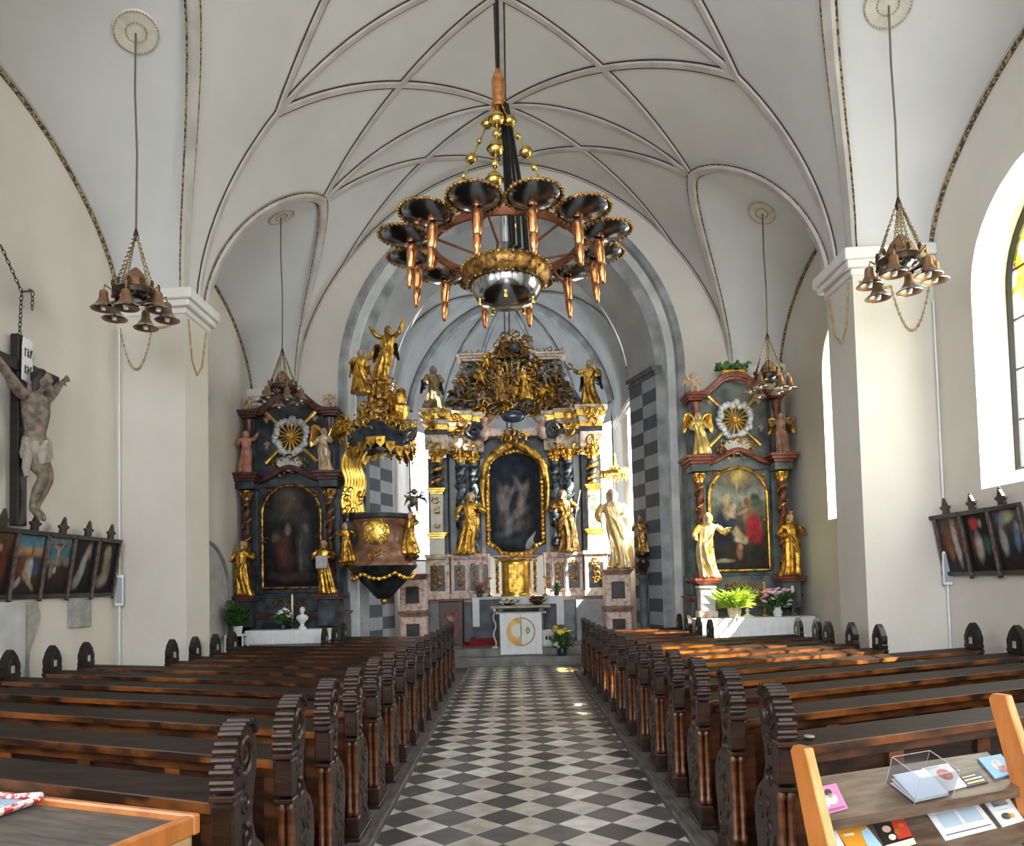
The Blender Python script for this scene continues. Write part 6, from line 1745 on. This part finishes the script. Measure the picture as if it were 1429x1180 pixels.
flower_clump('cream_flower_bowl', 'low bowl of cream flowers lying on the free-standing table', 'flowers', (-.10, 15.85, 1.182), .18, .07, [('leaves', PLANT, 60, .05, .1, .8), ('blossoms', WAX, 26, .04, .3, 1.2)], 14, ('bowl', [(.06, 0), (.12, .03), (.13, .05)], BLACK_MARBLE))
mb = MB(); pts = [(-.40 + .025 * sin(i * .8), 15.56, .34 + .045 * i) for i in range(17)]; mb.tube(pts, .018, 6); mb.lathe([(.08, 0), (.07, .03), (.02, .05)], (-.40, 15.56, .332), 12); mb.ell((-.40, 15.56, 1.10), .035, 0, 8)
tag(mb.build('twisted_lamp_stand', PALE_STONE), 'thin twisted pale lamp stand next to the white banner', 'lamp stand')
mb = MB(); mb.box(-1.12, -.45, 15.95, 17.3, .332, .342); tag(mb.build('red_carpet', RED_CLOTH, ang=0), 'dark red carpet on the chancel floor beside the twisted lamp stand', 'carpet')
# stalls and marble pedestals at the chancel entrance
t = thing('choir_stall', 'dark red wooden stall with two round panels, pulpit side of the chancel', 'stall', (-1.36, 16.46, .33))
mb = MB(); mb.box(-.25, .25, 0, .5, 0, .95, 0, .012); mb.box(-.28, .28, -.04, .5, .95, 1.0, 0, .01); mb.build('stall_front', mat('dark_red_wood', (.035, .010, .008), (.10, .03, .02), .4, scale=6), t, ang=0)
for zz in (.30, .64):
    mb = MB(); mb.lathe([(.0, .02), (.06, .02), (.08, .03), (.12, .03), (.13, .0)], (.02, -.001, zz), 20, 0, axis=(0, -1, 0)); mb.build('round_panel', mat('red_roundel', (.14, .04, .03), (.25, .08, .06), .4), t)


def pink_pedestal(x, y, label):
    t = thing('marble_pedestal', label, 'pedestal', (x, y, .33)); w = .27
    for z0, z1 in ((0, .66), (.78, 1.44)):
        mb = MB(); mb.box(-w, w, 0, .5, z0, z1, 0, .015); o = mb.build('pink_block', PINK_MARBLE, t, ang=0)
        mb = MB(); mb.box(-.12, .12, -.012, .001, z0 + .18, z1 - .16, 0, .004); mb.tube([(a, -.014, b) for a, b in ((-.13, z0 + .17), (.13, z0 + .17), (.13, z1 - .15), (-.13, z1 - .15), (-.13, z0 + .17))], .012, 5, 1); mb.build('dark_inset', [BLACK_MARBLE, RED_MARBLE], o, ang=0)
    mb = MB(); moulded(mb, -w, w, 0, .5, .66, .78, 0, ((0, .0), (.3, .02), (.6, .04))); mb.build('moulding', BROWN_MARBLE, t, ang=0); mb = MB(); moulded(mb, -w, w, 0, .5, 1.44, 1.56, 0, ((0, .0), (.3, .03), (.6, .06))); mb.build('moulding', BROWN_MARBLE, t, ang=0)
    return t


pink_pedestal(-2.12, 15.98, 'pink marble pedestal with two dark square panels, under the pulpit')
pink_pedestal(2.20, 15.98, 'pink marble pedestal with two dark square panels, below the shining golden figure')
ped = thing('canopied_statue', 'shining golden statue under a leafy canopy on the pink pedestal', 'statue', (2.24, 16.20, 1.892))
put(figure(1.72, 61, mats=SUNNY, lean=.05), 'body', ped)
mb = MB(); mb.lathe([(.25, 0), (.24, .05), (.18, .08), (.2, .12), (.0, .12)], (0, 0, 0), 18); mb.build('base', GOLD, ped)
mb = MB(); mb.tube([(0, .22, .02), (0, .22, 2.05), (0, .05, 2.12)], .02, 6); mb.build('support_rod', GOLD_DARK, ped)
carve([(.27 * cos(a), .27 * sin(a) * .6, 2.02 + .05 * sin(3 * a)) for a in [2 * pi * i / 14 for i in range(14)]], .08, 15, GOLD_BRIGHT, 'canopy_carving', ped)
mb = MB(); mb.lathe([(.30, 2.02), (.26, 2.10), (.12, 2.16), (.05, 2.22), (.03, 2.40), (.04, 2.44), (0, 2.50)], (0, .02, 0), 16); mb.build('canopy', GOLD_BRIGHT, ped)
t = thing('statue_column', 'dark green stone column with black bracket at the chequered jamb', 'column', (2.56, 14.98, 0))
mb = MB(); mb.lathe([(.13, 0), (.13, .12), (.10, .16), (.085, .25), (.08, 1.62), (.12, 1.70), (.14, 1.74), (0, 1.74)], (0, 0, 0), 16); mb.build('shaft', GREEN_MARBLE, t)
mb = MB(); mb.lathe([(.10, 1.74), (.06, 1.80), (.13, 1.92), (.14, 2.0), (.07, 2.06), (.15, 2.14), (.15, 2.18), (0, 2.18)], (0, 0, 0), 16); mb.build('bracket', BRONZE, t)
mb = MB(); mb.ell((0, -.10, 2.0), (.10, .08, .10), 0, 12); mb.build('black_globe', BLACK_MARBLE, t)
place_figure(figure(.74, 62, mats=[GOLD_DARK, mat('grey_flesh', (.2, .2, .2))]), 'saint_statue', 'small dark bronze coloured saint on the green column at the chequered jamb', 'statue', (2.56, 14.98, 2.18), -.4)

# ------------------------------------------------------------------ pulpit
PXX, PYY = -2.36, 13.85
PU = thing('pulpit', 'reddish marble pulpit with gold reliefs and dark scalloped canopy', 'pulpit', (PXX, PYY, 0))
k = PYY / 14.0
def pz(z): return 1.65 + (z - 1.65) * k


mb = MB(); mb.lathe([(.12, pz(1.42)), (.20, pz(1.50)), (.24, pz(1.56)), (.40, pz(1.72)), (.52, pz(1.90)), (.60, pz(1.98)), (.62, pz(2.02)), (.0, pz(2.02))], (0, 0, 0), 32); mb.build('tapering_foot', BLACK_MARBLE, PU)
mb = MB(); mb.lathe([(.61, pz(2.02)), (.60, pz(2.07)), (.565, pz(2.10)), (.585, pz(2.2)), (.56, pz(2.32)), (.49, pz(2.42)), (.475, pz(2.5)), (.50, pz(2.68)), (.54, pz(2.82)), (.56, pz(2.86)), (.47, pz(2.86)), (.42, pz(2.2)), (.0, pz(2.2))], (0, 0, 0), 40); mb.build('basket', BROWN_MARBLE, PU)
mb = MB(); mb.lathe([(.54, pz(2.85)), (.60, pz(2.88)), (.61, pz(2.95)), (.50, pz(2.97)), (.49, pz(2.85)), (.54, pz(2.85))], (0, 0, 0), 40); mb.build('rim', BLACK_MARBLE, PU)
mb = MB(); c = Vector((-.02, -.515, pz(2.61)))
mb.ell(c, (.23, .055, .23), 0, 18); rg = random.Random(5)
for i in range(34): a = rg.uniform(0, 2 * pi); r = .22 * sqrt(rg.random()); curl(mb, c + Vector((r * cos(a), -.03, r * sin(a))), .045, rg)
mb.build('gold_medallion', GOLD_BRIGHT, PU)
carve([(-.16 + .065 * i, -.60 + .02 * abs(i - 2.5), pz(2.22) - .03 * sin(i)) for i in range(6)], .06, 8, GOLD, 'lower_relief', PU)
gp = []
for i in range(40):
    a = pi + pi * i / 39; gp.append((.56 * cos(a), .56 * sin(a), pz(1.88) - .10 * abs(sin(3 * (a)))))
mb = MB(); mb.tube(gp, .028, 6)
for i in range(0, 40, 2): mb.ell(gp[i], .042, 0, 6)
mb.build('gilded_garland', GOLD, PU)
mb = MB(); mb.lathe([(.16, pz(1.52)), (.22, pz(1.56)), (.16, pz(1.6))], (0, 0, 0), 20); mb.ell((0, 0, pz(1.38)), (.06, .06, .08), 0, 10); mb.build('drop_finial', GOLD, PU)
mb = MB(); mb.box(-.72, -.20, .30, .95, pz(2.0), pz(2.9), 0, .02); mb.box(-.72, -.40, .55, .95, pz(2.2), pz(4.3), 0, .02); mb.build('wall_mount', BLUE_MARBLE, PU, ang=0)
# canopy
rows = []
for (r, z) in ((.30, 4.16), (.58, 4.20), (.60, 4.26), (.56, 4.30), (.58, 4.36), (.64, 4.42), (.66, 4.48), (.62, 4.52), (.40, 4.62), (.10, 4.75)):
    rows.append([(r * cos(a) * 1.02, r * sin(a), pz(z) + .085 * cos(4 * a) * (r / .6)) for a in [2 * pi * i / 64 for i in range(64)]])
mb = MB(); mb.loft(rows, 0, True); mb.add(rows[0], [tuple(range(64))]); mb.build('canopy', mat('blue_black_marble', (.008, .010, .014), (.06, .07, .09), .25, scale=5, detail=7, coat=.4), PU)
fr = MB(); n = 22
for i in range(n):
    a = 2 * pi * i / n; x, y = .60 * cos(a), .60 * sin(a); z = pz(4.22) + .085 * cos(4 * a)
    t_ = Vector((-sin(a), cos(a), 0)); o_ = Vector((x, y, z))
    vs = [o_ + t_ * u + Vector((0, 0, v)) + Vector((cos(a), sin(a), 0)) * d for u, v, d in ((-.085, .02, .012), (.085, .02, .012), (.075, -.09, .02), (0, -.17, .024), (-.075, -.09, .02))]
    vs2 = [v - Vector((cos(a), sin(a), 0)) * .03 for v in vs]
    fr.add(vs + vs2, [(0, 1, 2, 3, 4), (9, 8, 7, 6, 5)] + [(j, j + 5, (j + 1) % 5 + 5, (j + 1) % 5) for j in range(5)])
    fr.ell(o_ + Vector((cos(a) * .02, sin(a) * .02, -.19)), .022, 0, 6); fr.ell(o_ + Vector((cos(a) * .03, sin(a) * .03, -.05)), .026, 0, 6)
fr.build('gilded_fringe', GOLD, PU, ang=20)
carve([(.63 * cos(a), .63 * sin(a), pz(4.56) + .085 * cos(4 * a)) for a in [pi + pi * i / 12 for i in range(13)]], .085, 17, GOLD_BRIGHT, 'cornice_carving', PU)
mb = MB()
for kf in range(7):
    x0 = -.70 + .055 * kf
    mb.tube(smooth_pts([(x0 + .12, .10, pz(4.28)), (x0 - .02 + .02 * sin(kf), .02, pz(3.95)), (x0 + .05, .0, pz(3.6)), (x0 - .02, -.02, pz(3.25)), (x0 + .02, -.02, pz(3.02))], 5), [.04, .045, .05, .045, .04] * 4 + [.045], 8)
mb.build('gilded_drapery', GOLD_BRIGHT, PU)
carve([(-.52 + rg.uniform(-.15, .15), -.04, pz(3.02 + rg.uniform(0, .5))) for _ in range(14)], .07, 19, GOLD, 'drapery_fringe', PU)
# heaped carving on the canopy
hp = MB(); rg = random.Random(12)
for i in range(90):
    z = rg.random() ** 1.3; r = .46 * (1 - z) + .06; a = rg.uniform(0, 2 * pi); hp.ell((r * cos(a) * rg.random() ** .4, r * sin(a) * .6, pz(4.62 + .85 * z)), (rg.uniform(.05, .10), .06, rg.uniform(.04, .09)), 0, 6)
hp.build('carved_clouds', GOLD_DARK, PU)
carve([(rg.uniform(-.5, .5) * (1 - q * .6), -.30 * (1 - q), pz(4.60 + .85 * q)) for q in [i / 40 for i in range(40)]], .085, 20, GOLD, 'canopy_scrollwork', PU)
carve([(-.72, -.05, pz(4.62)), (-.66, -.08, pz(4.58)), (-.60, -.2, pz(4.66)), (-.68, 0, pz(4.72))], .12, 22, GOLD, 'corner_scroll', PU)
mb = MB(); mb.lathe([(.06, 0), (.10, .03), (.05, .08), (.13, .22), (.15, .34), (.08, .40), (.10, .52), (.07, .66), (.02, .70)], (.40, -.18, pz(4.58)), 12, 0, 6, .08); mb.build('gilded_vase', GOLD, PU)
X0, Y0 = PXX, PYY
place_figure(figure(.86, 71, mats=[GOLD, SKIN], kneel=True, arms=[((.10, -.05, .02), (.14, -.12, .16)), ((-.10, -.05, -.10), (-.04, -.15, -.14))]), 'angel_statue', 'golden angel seated on the pulpit canopy, arch side', 'statue', (X0 - .34, Y0 - .12, pz(5.20)), .2, None, .6, GOLD)
o = place_figure(figure(1.02, 72, mats=[GOLD, mat('bronze_flesh', (.16, .09, .05), (.3, .18, .1), .4, .3, scale=9)], lean=.08, arms=[((.12, -.03, .08), (.20, -.06, .24)), ((-.11, -.04, .05), (-.20, -.06, .18))]), 'angel_statue', 'golden angel with dark wings standing at the top of the pulpit canopy', 'statue', (X0 + .10, Y0 - .08, pz(5.44)), -.2, None, .75, BRONZE)
for i, (x, y, z, s_, lab, rz) in enumerate(((-.60, -.30, 2.10, .74, 'golden evangelist seated on the pulpit basket, dark altar side', .6), (.55, -.28, 2.22, .80, 'golden evangelist seated on the pulpit basket, high altar side', -.6))):
    place_figure(figure(s_, 73 + i, mats=[GOLD, SKIN], kneel=True, beard=True, arms=[((.11, -.06, -.08), (.06, -.17, -.12)), ((-.11, -.06, -.08), (.0, -.17, -.12))]), 'evangelist_statue', lab, 'statue', (X0 + x, Y0 + y, pz(z)), rz)
    mb = MB(); mb.ell((x * .97, y * .97, pz(z) - .05), (.17, .15, .07), 0, 10); mb.tube([(x, y, pz(z) - .06), (x * .7, y * .7, pz(z) - .16)], .06, 8); mb.build('figure_bracket', GOLD_DARK, PU)
o = thing('cherub_statue', 'cherub with dark green garland beside the pulpit rim, high altar side', 'statue', (X0 + .58, Y0 + .1, pz(2.97)), -.3); put(cherub_mesh(.50, 81, mat('green_bronze', (.05, .06, .04), (.28, .22, .12), .5, .3, scale=8)), 'body', o)
# ------------------------------------------------------------------ beside the entrance: table and literature rack
def frame_pt(o, rz):
    c, s = cos(rz), sin(rz)
    return lambda x, y, z: Vector((o[0] + c * x - s * y, o[1] + s * x + c * y, z))


RZT = atan2(.36, -.93) + pi                  # long edge runs away from the aisle
t = thing('display_table', 'low wooden display table with raised orange rim behind the last pew', 'table', (-.985, 2.39, 0), RZT)
mb = MB(); mb.box(-1.55, -.03, -.74, -.03, .915, .94, 0); mb.build('table_top', WOOD_TABLE, t, ang=0)
for (x0, x1, y0, y1) in ((-1.58, 0, -.03, 0), (-1.58, 0, -.77, -.74), (-.03, 0, -.74, -.03), (-1.58, -1.55, -.74, -.03)):
    mb = MB(); mb.box(x0, x1, y0, y1, .90, .962, 0, .006); mb.build('rim', WOOD_RACK, t, ang=0)
for (x0, x1, y0, y1) in ((-.035, -.005, -.73, -.04), (-1.575, -1.545, -.73, -.04), (-1.55, -.03, -.035, -.008), (-1.55, -.03, -.76, -.735)):
    mb = MB(); mb.box(x0, x1, y0, y1, .10, .90); mb.build('side_panel', mat('pale_side_panel', (.30, .19, .08), (.44, .30, .14), .5, scale=4, stretch=(1, 1, 5)), t, ang=0)
for (x, y) in ((-.06, -.07), (-.06, -.70), (-1.52, -.07), (-1.52, -.70)): mb = MB(); mb.box(x - .03, x + .03, y - .03, y + .03, 0, .10); mb.build('leg', WOOD_RACK, t, ang=0)
tp = frame_pt((-.985, 2.39), RZT)
pk = thing('wrapped_leaflets', 'stack of leaflets in clear film with a red edge lying on the display table', 'leaflets', tp(-.86, -.20, .941), RZT + .15)
mb = MB(); mb.box(-.24, .20, -.15, .13, 0, .018, 0, .004); mb.build('leaflet_stack', INK_BLUE, pk, ang=0)
mb = MB()
for i in range(3): mb.box(-.22 + .14 * i, -.12 + .14 * i, -.10, .06, .0185, .0195)
mb.build('print', PAPER, pk, ang=0)
mb = MB(); rg = random.Random(3); n = 12
mb.loft([[(-.27 + .50 * i / n, -.18 + .35 * j / n, .022 + .018 * noise.noise(Vector((i * .9, j * .9, 2)))+ .006) for i in range(n + 1)] for j in range(n + 1)]); mb.build('clear_film', FOIL, pk, ang=0)
mb = MB(); mb.tube([(-.26, .145, .02), (-.1, .15, .026), (.10, .14, .02), (.215, .145, .028)], .013, 6); mb.tube([(.215, .14, .02), (.225, .02, .024), (.215, -.12, .02)], .012, 6); mb.build('red_edging', mat('red_white_band', (.62, .04, .04), (.85, .75, .74), .5, scale=30, lo=.45, hi=.5), pk)

RZ = radians(21.5); O = (.93, 2.43)
SH = .55
rack = thing('literature_rack', 'slanted wooden literature rack with two visible shelves beside the last pew', 'rack', (O[0], O[1], 0), RZ)
W = .97
def shelf_z(k, y): return (.862, .735, .60)[k] + (y - (.02, -.055, -.12)[k]) * .34
for x0, hgt in ((0, 1.10), (W, 1.19)):
    mb = MB(); fr_ = lambda z: .03 - .30 * (1.10 - z)
    mb.prism([(fr_(0), 0), (fr_(0) + .15, 0), (fr_(hgt) + .065, hgt - .02), (fr_(hgt) + .05, hgt), (fr_(hgt), hgt)], x0, x0 + .028, 0, 'yz'); o = mb.build('side_panel', WOOD_RACK, rack, ang=0)
    mb = MB(); mb.prism([(fr_(0) - .006, .001), (fr_(0) + .002, .001), (fr_(hgt) + .002, hgt - .002), (fr_(hgt) - .006, hgt - .002)], x0 - .001, x0 + .029, 0, 'yz'); mb.build('light_edge', WOOD_EDGE, o, ang=0)
for k, (ya, yb) in enumerate(((.02, .235), (-.055, .20), (-.12, .17))):
    mb = MB(); za, zb_ = shelf_z(k, ya), shelf_z(k, yb)
    mb.add([(.029 + SH * ya, ya, za - .034), (W - .001 + SH * ya, ya, za - .034), (W - .001 + SH * yb, yb, zb_ - .034), (.029 + SH * yb, yb, zb_ - .034), (.029 + SH * ya, ya, za), (W - .001 + SH * ya, ya, za), (W - .001 + SH * yb, yb, zb_), (.029 + SH * yb, yb, zb_)], [(0, 3, 2, 1), (4, 5, 6, 7), (0, 1, 5, 4), (1, 2, 6, 5), (2, 3, 7, 6), (3, 0, 4, 7)])
    mb.build('shelf', WOOD_BROWN, rack, ang=0)
rp = frame_pt(O, RZ)


def rack_quad(k, corners, lift=.003):
    """four corners of a sheet lying on shelf k, found where the sight lines meet the shelf"""
    p0 = rp(0, 0, shelf_z(k, 0)); u = rp(1, 0, shelf_z(k, 0)) - p0; v = rp(0, 1, shelf_z(k, 1)) - p0; n = u.cross(v).normalized()
    if n.z < 0: n = -n
    pts = []
    for (x, y) in corners:
        d = CR * ((x - PX) / F) - CU * ((y - PY) / F) + FW; c = Vector((0, 0, CZ)); t_ = (p0 - c).dot(n) / d.dot(n); pts.append(c + d * t_ + n * lift)
    return pts, n


def leaflet(k, corners, label, base, prints=(), lift=.002, th=.003):
    """corners: near-left, near-right, far-right, far-left"""
    P, n = rack_quad(k, corners, lift); c = sum(P, Vector()) / 4
    o = thing('leaflet', label, 'leaflet', c, 0, 'leaflets lying on the rack shelves')
    mb = MB(); Q = [p - c for p in P]; mb.add(Q + [q + n * th for q in Q], [(3, 2, 1, 0), (4, 5, 6, 7), (0, 1, 5, 4), (1, 2, 6, 5), (2, 3, 7, 6), (3, 0, 4, 7)]); mb.build('sheet', base, o, ang=0)
    def uv(u, v): return (Q[0] * (1 - u) + Q[1] * u) * (1 - v) + (Q[3] * (1 - u) + Q[2] * u) * v + n * (th + .0006)
    for (kind, a, m_) in prints:
        mb = MB()
        if kind == 'q': u0, u1, v0, v1 = a; pts = [uv(u0, v0), uv(u1, v0), uv(u1, v1), uv(u0, v1)]
        elif kind == 'e': cu, cv, ru, rv = a; pts = [uv(cu + ru * cos(2 * pi * i / 20), cv + rv * sin(2 * pi * i / 20)) for i in range(20)]
        else: pts = [uv(*q) for q in a]
        mb.add(pts + [p + n * .0006 for p in pts], [tuple(range(len(pts)))[::-1], tuple(range(len(pts), 2 * len(pts)))]); mb.build('print', m_, o, ang=0)
    return o


C = PRINT
leaflet(0, [(1153, 1137), (1183, 1129), (1166, 1094), (1136, 1101)], 'pink leaflet with a small portrait at the aisle end of the upper shelf', C['pink'],
        [('e', (.5, .45, .26, .20), C['cream']), ('e', (.48, .72, .16, .13), C['black']), ('e', (.5, .58, .14, .10), C['skin']), ('q', (.1, .9, .04, .12), C['purple']), ('q', (.12, .3, .2, .4), PAPER)])
leaflet(0, [(1322, 1105), (1352, 1097), (1322, 1066), (1286, 1073)], 'white leaflet with a red ring emblem next to the clear box', PAPER,
        [('e', (.52, .58, .26, .24), C['red']), ('e', (.52, .58, .15, .13), PAPER), ('e', (.52, .52, .10, .08), C['orange']), ('q', (.1, .5, .88, .94), INK_BLUE)])
leaflet(0, [(1350, 1099), (1379, 1092), (1365, 1076), (1336, 1083)], 'small navy leaflet with yellow and white lines on the upper shelf', C['navy'],
        [('q', (.08, .9, .15, .27), C['yellow']), ('q', (.08, .9, .42, .52), PAPER), ('q', (.08, .7, .68, .76), C['yellow'])])
leaflet(0, [(1388, 1088), (1418, 1080), (1396, 1054), (1364, 1060)], 'light blue booklet with a white and red figure on the upper shelf', C['blue'],
        [('e', (.5, .52, .22, .26), PAPER), ('q', (.42, .74, .18, .44), C['red']), ('e', (.5, .66, .07, .06), C['skin'])], th=.006)
leaflet(1, [(1148, 1200), (1184, 1192), (1166, 1160), (1128, 1168)], 'plain white sheet at the aisle end of the lower shelf', PAPER, [('q', (.1, .8, .5, .54), INK_BLUE)])
leaflet(1, [(1190, 1196), (1233, 1186), (1208, 1154), (1166, 1160)], 'orange leaflet with a sky blue corner on the lower shelf', C['orange'],
        [('p', [(.55, .0), (1, .0), (1, .9), (.7, .8)], C['sky']), ('q', (.12, .45, .7, .8), C['cream']), ('q', (.60, .75, .1, .2), C['yellow'])], .0035)
leaflet(1, [(1240, 1192), (1278, 1180), (1260, 1144), (1218, 1151)], 'red and black picture leaflet on the lower shelf', C['black'],
        [('p', [(.5, .3), (1, .3), (1, 1), (.55, 1)], C['red']), ('e', (.30, .72, .14, .12), C['skin']), ('e', (.62, .55, .12, .12), C['orange']), ('e', (.35, .42, .12, .10), C['cream']), ('q', (0, 1, 0, .22), C['cream']), ('e', (.8, .75, .10, .08), C['orange'])], .005)
leaflet(1, [(1319, 1174), (1391, 1156), (1355, 1111), (1286, 1126)], 'large white sheet with pale blue text block on the lower shelf', PAPER,
        [('q', (.12, .48, .28, .68), INK_BLUE), ('q', (.54, .90, .28, .68), INK_BLUE), ('q', (.06, .94, .10, .12), C['black']), ('e', (.62, .85, .07, .07), C['blue']), ('q', (.12, .20, .78, .92), C['sky']), ('q', (.30, .37, .78, .92), C['purple']), ('q', (.8, .92, .80, .84), INK_BLUE)])
leaflet(1, [(1398, 1155), (1428, 1146), (1405, 1112), (1370, 1118)], 'white card with two dark pictures on the lower shelf', PAPER,
        [('q', (.2, .8, .66, .88), C['black']), ('e', (.42, .27, .20, .12), C['black']), ('e', (.62, .24, .14, .09), C['orange']), ('q', (.3, .7, .50, .53), INK_BLUE)], th=.006)
# clear acrylic box with papers
P, n = rack_quad(0, [(1275, 1124), (1329, 1112), (1288, 1083), (1236, 1093)], .001); c = sum(P, Vector()) / 4
bx_ = thing('acrylic_box', 'clear acrylic leaflet box half filled with white papers on the upper shelf', 'box', c)
Q = [p - c for p in P]; hh = .105
th_ = n * .003
mb = MB(); up = n * hh
for a, b in ((0, 1), (1, 2), (2, 3), (3, 0)):
    d = (Q[(b + 1) % 4] - Q[b]).normalized() * .003; mb.add([Q[a], Q[b], Q[b] + up, Q[a] + up, Q[a] + d, Q[b] + d, Q[b] + up + d, Q[a] + up + d], [(0, 1, 2, 3), (7, 6, 5, 4), (3, 2, 6, 7), (0, 4, 5, 1), (0, 3, 7, 4), (1, 5, 6, 2)])
mb.build('clear_walls', ACRYLIC, bx_, ang=0)
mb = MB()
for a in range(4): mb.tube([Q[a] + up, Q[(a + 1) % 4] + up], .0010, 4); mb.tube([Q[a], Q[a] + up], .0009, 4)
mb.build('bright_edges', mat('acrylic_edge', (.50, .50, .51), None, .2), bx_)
pa = thing('paper_stack', 'white folded papers lying inside the clear acrylic box', 'papers', c)
S_ = [q * .86 + n * .003 for q in Q]
for i in range(3):
    mb = MB(); o_ = n * (.004 * i); tilt_ = n * (.012 * i)
    mb.add([S_[0] + o_, S_[1] + o_, S_[2] + o_ + tilt_, S_[3] + o_ + tilt_] + [q + n * .003 for q in (S_[0] + o_, S_[1] + o_, S_[2] + o_ + tilt_, S_[3] + o_ + tilt_)], [(3, 2, 1, 0), (4, 5, 6, 7), (0, 1, 5, 4), (1, 2, 6, 5), (2, 3, 7, 6), (3, 0, 4, 7)]); mb.build('sheet', PAPER if i < 2 else mat('bluish_paper', (.62, .68, .80), None, .6), pa, ang=0)
# a coin left on the ledge of the last pew
d = CR * ((1129 - PX) / F) - CU * ((1028 - PY) / F) + FW; t_ = (.889 - CZ) / d.z
mb = MB(); mb.lathe([(.024, 0), (.026, .003), (.024, .007), (.0, .008)], (0, 0, 0), 18); tag(mb.build('wooden_disc', mat('pale_disc', (.30, .24, .17), (.42, .35, .26), .5, scale=30), None, (d.x * t_, d.y * t_, .889)), 'small round pale disc lying on the last pew ledge above the rack', 'disc')
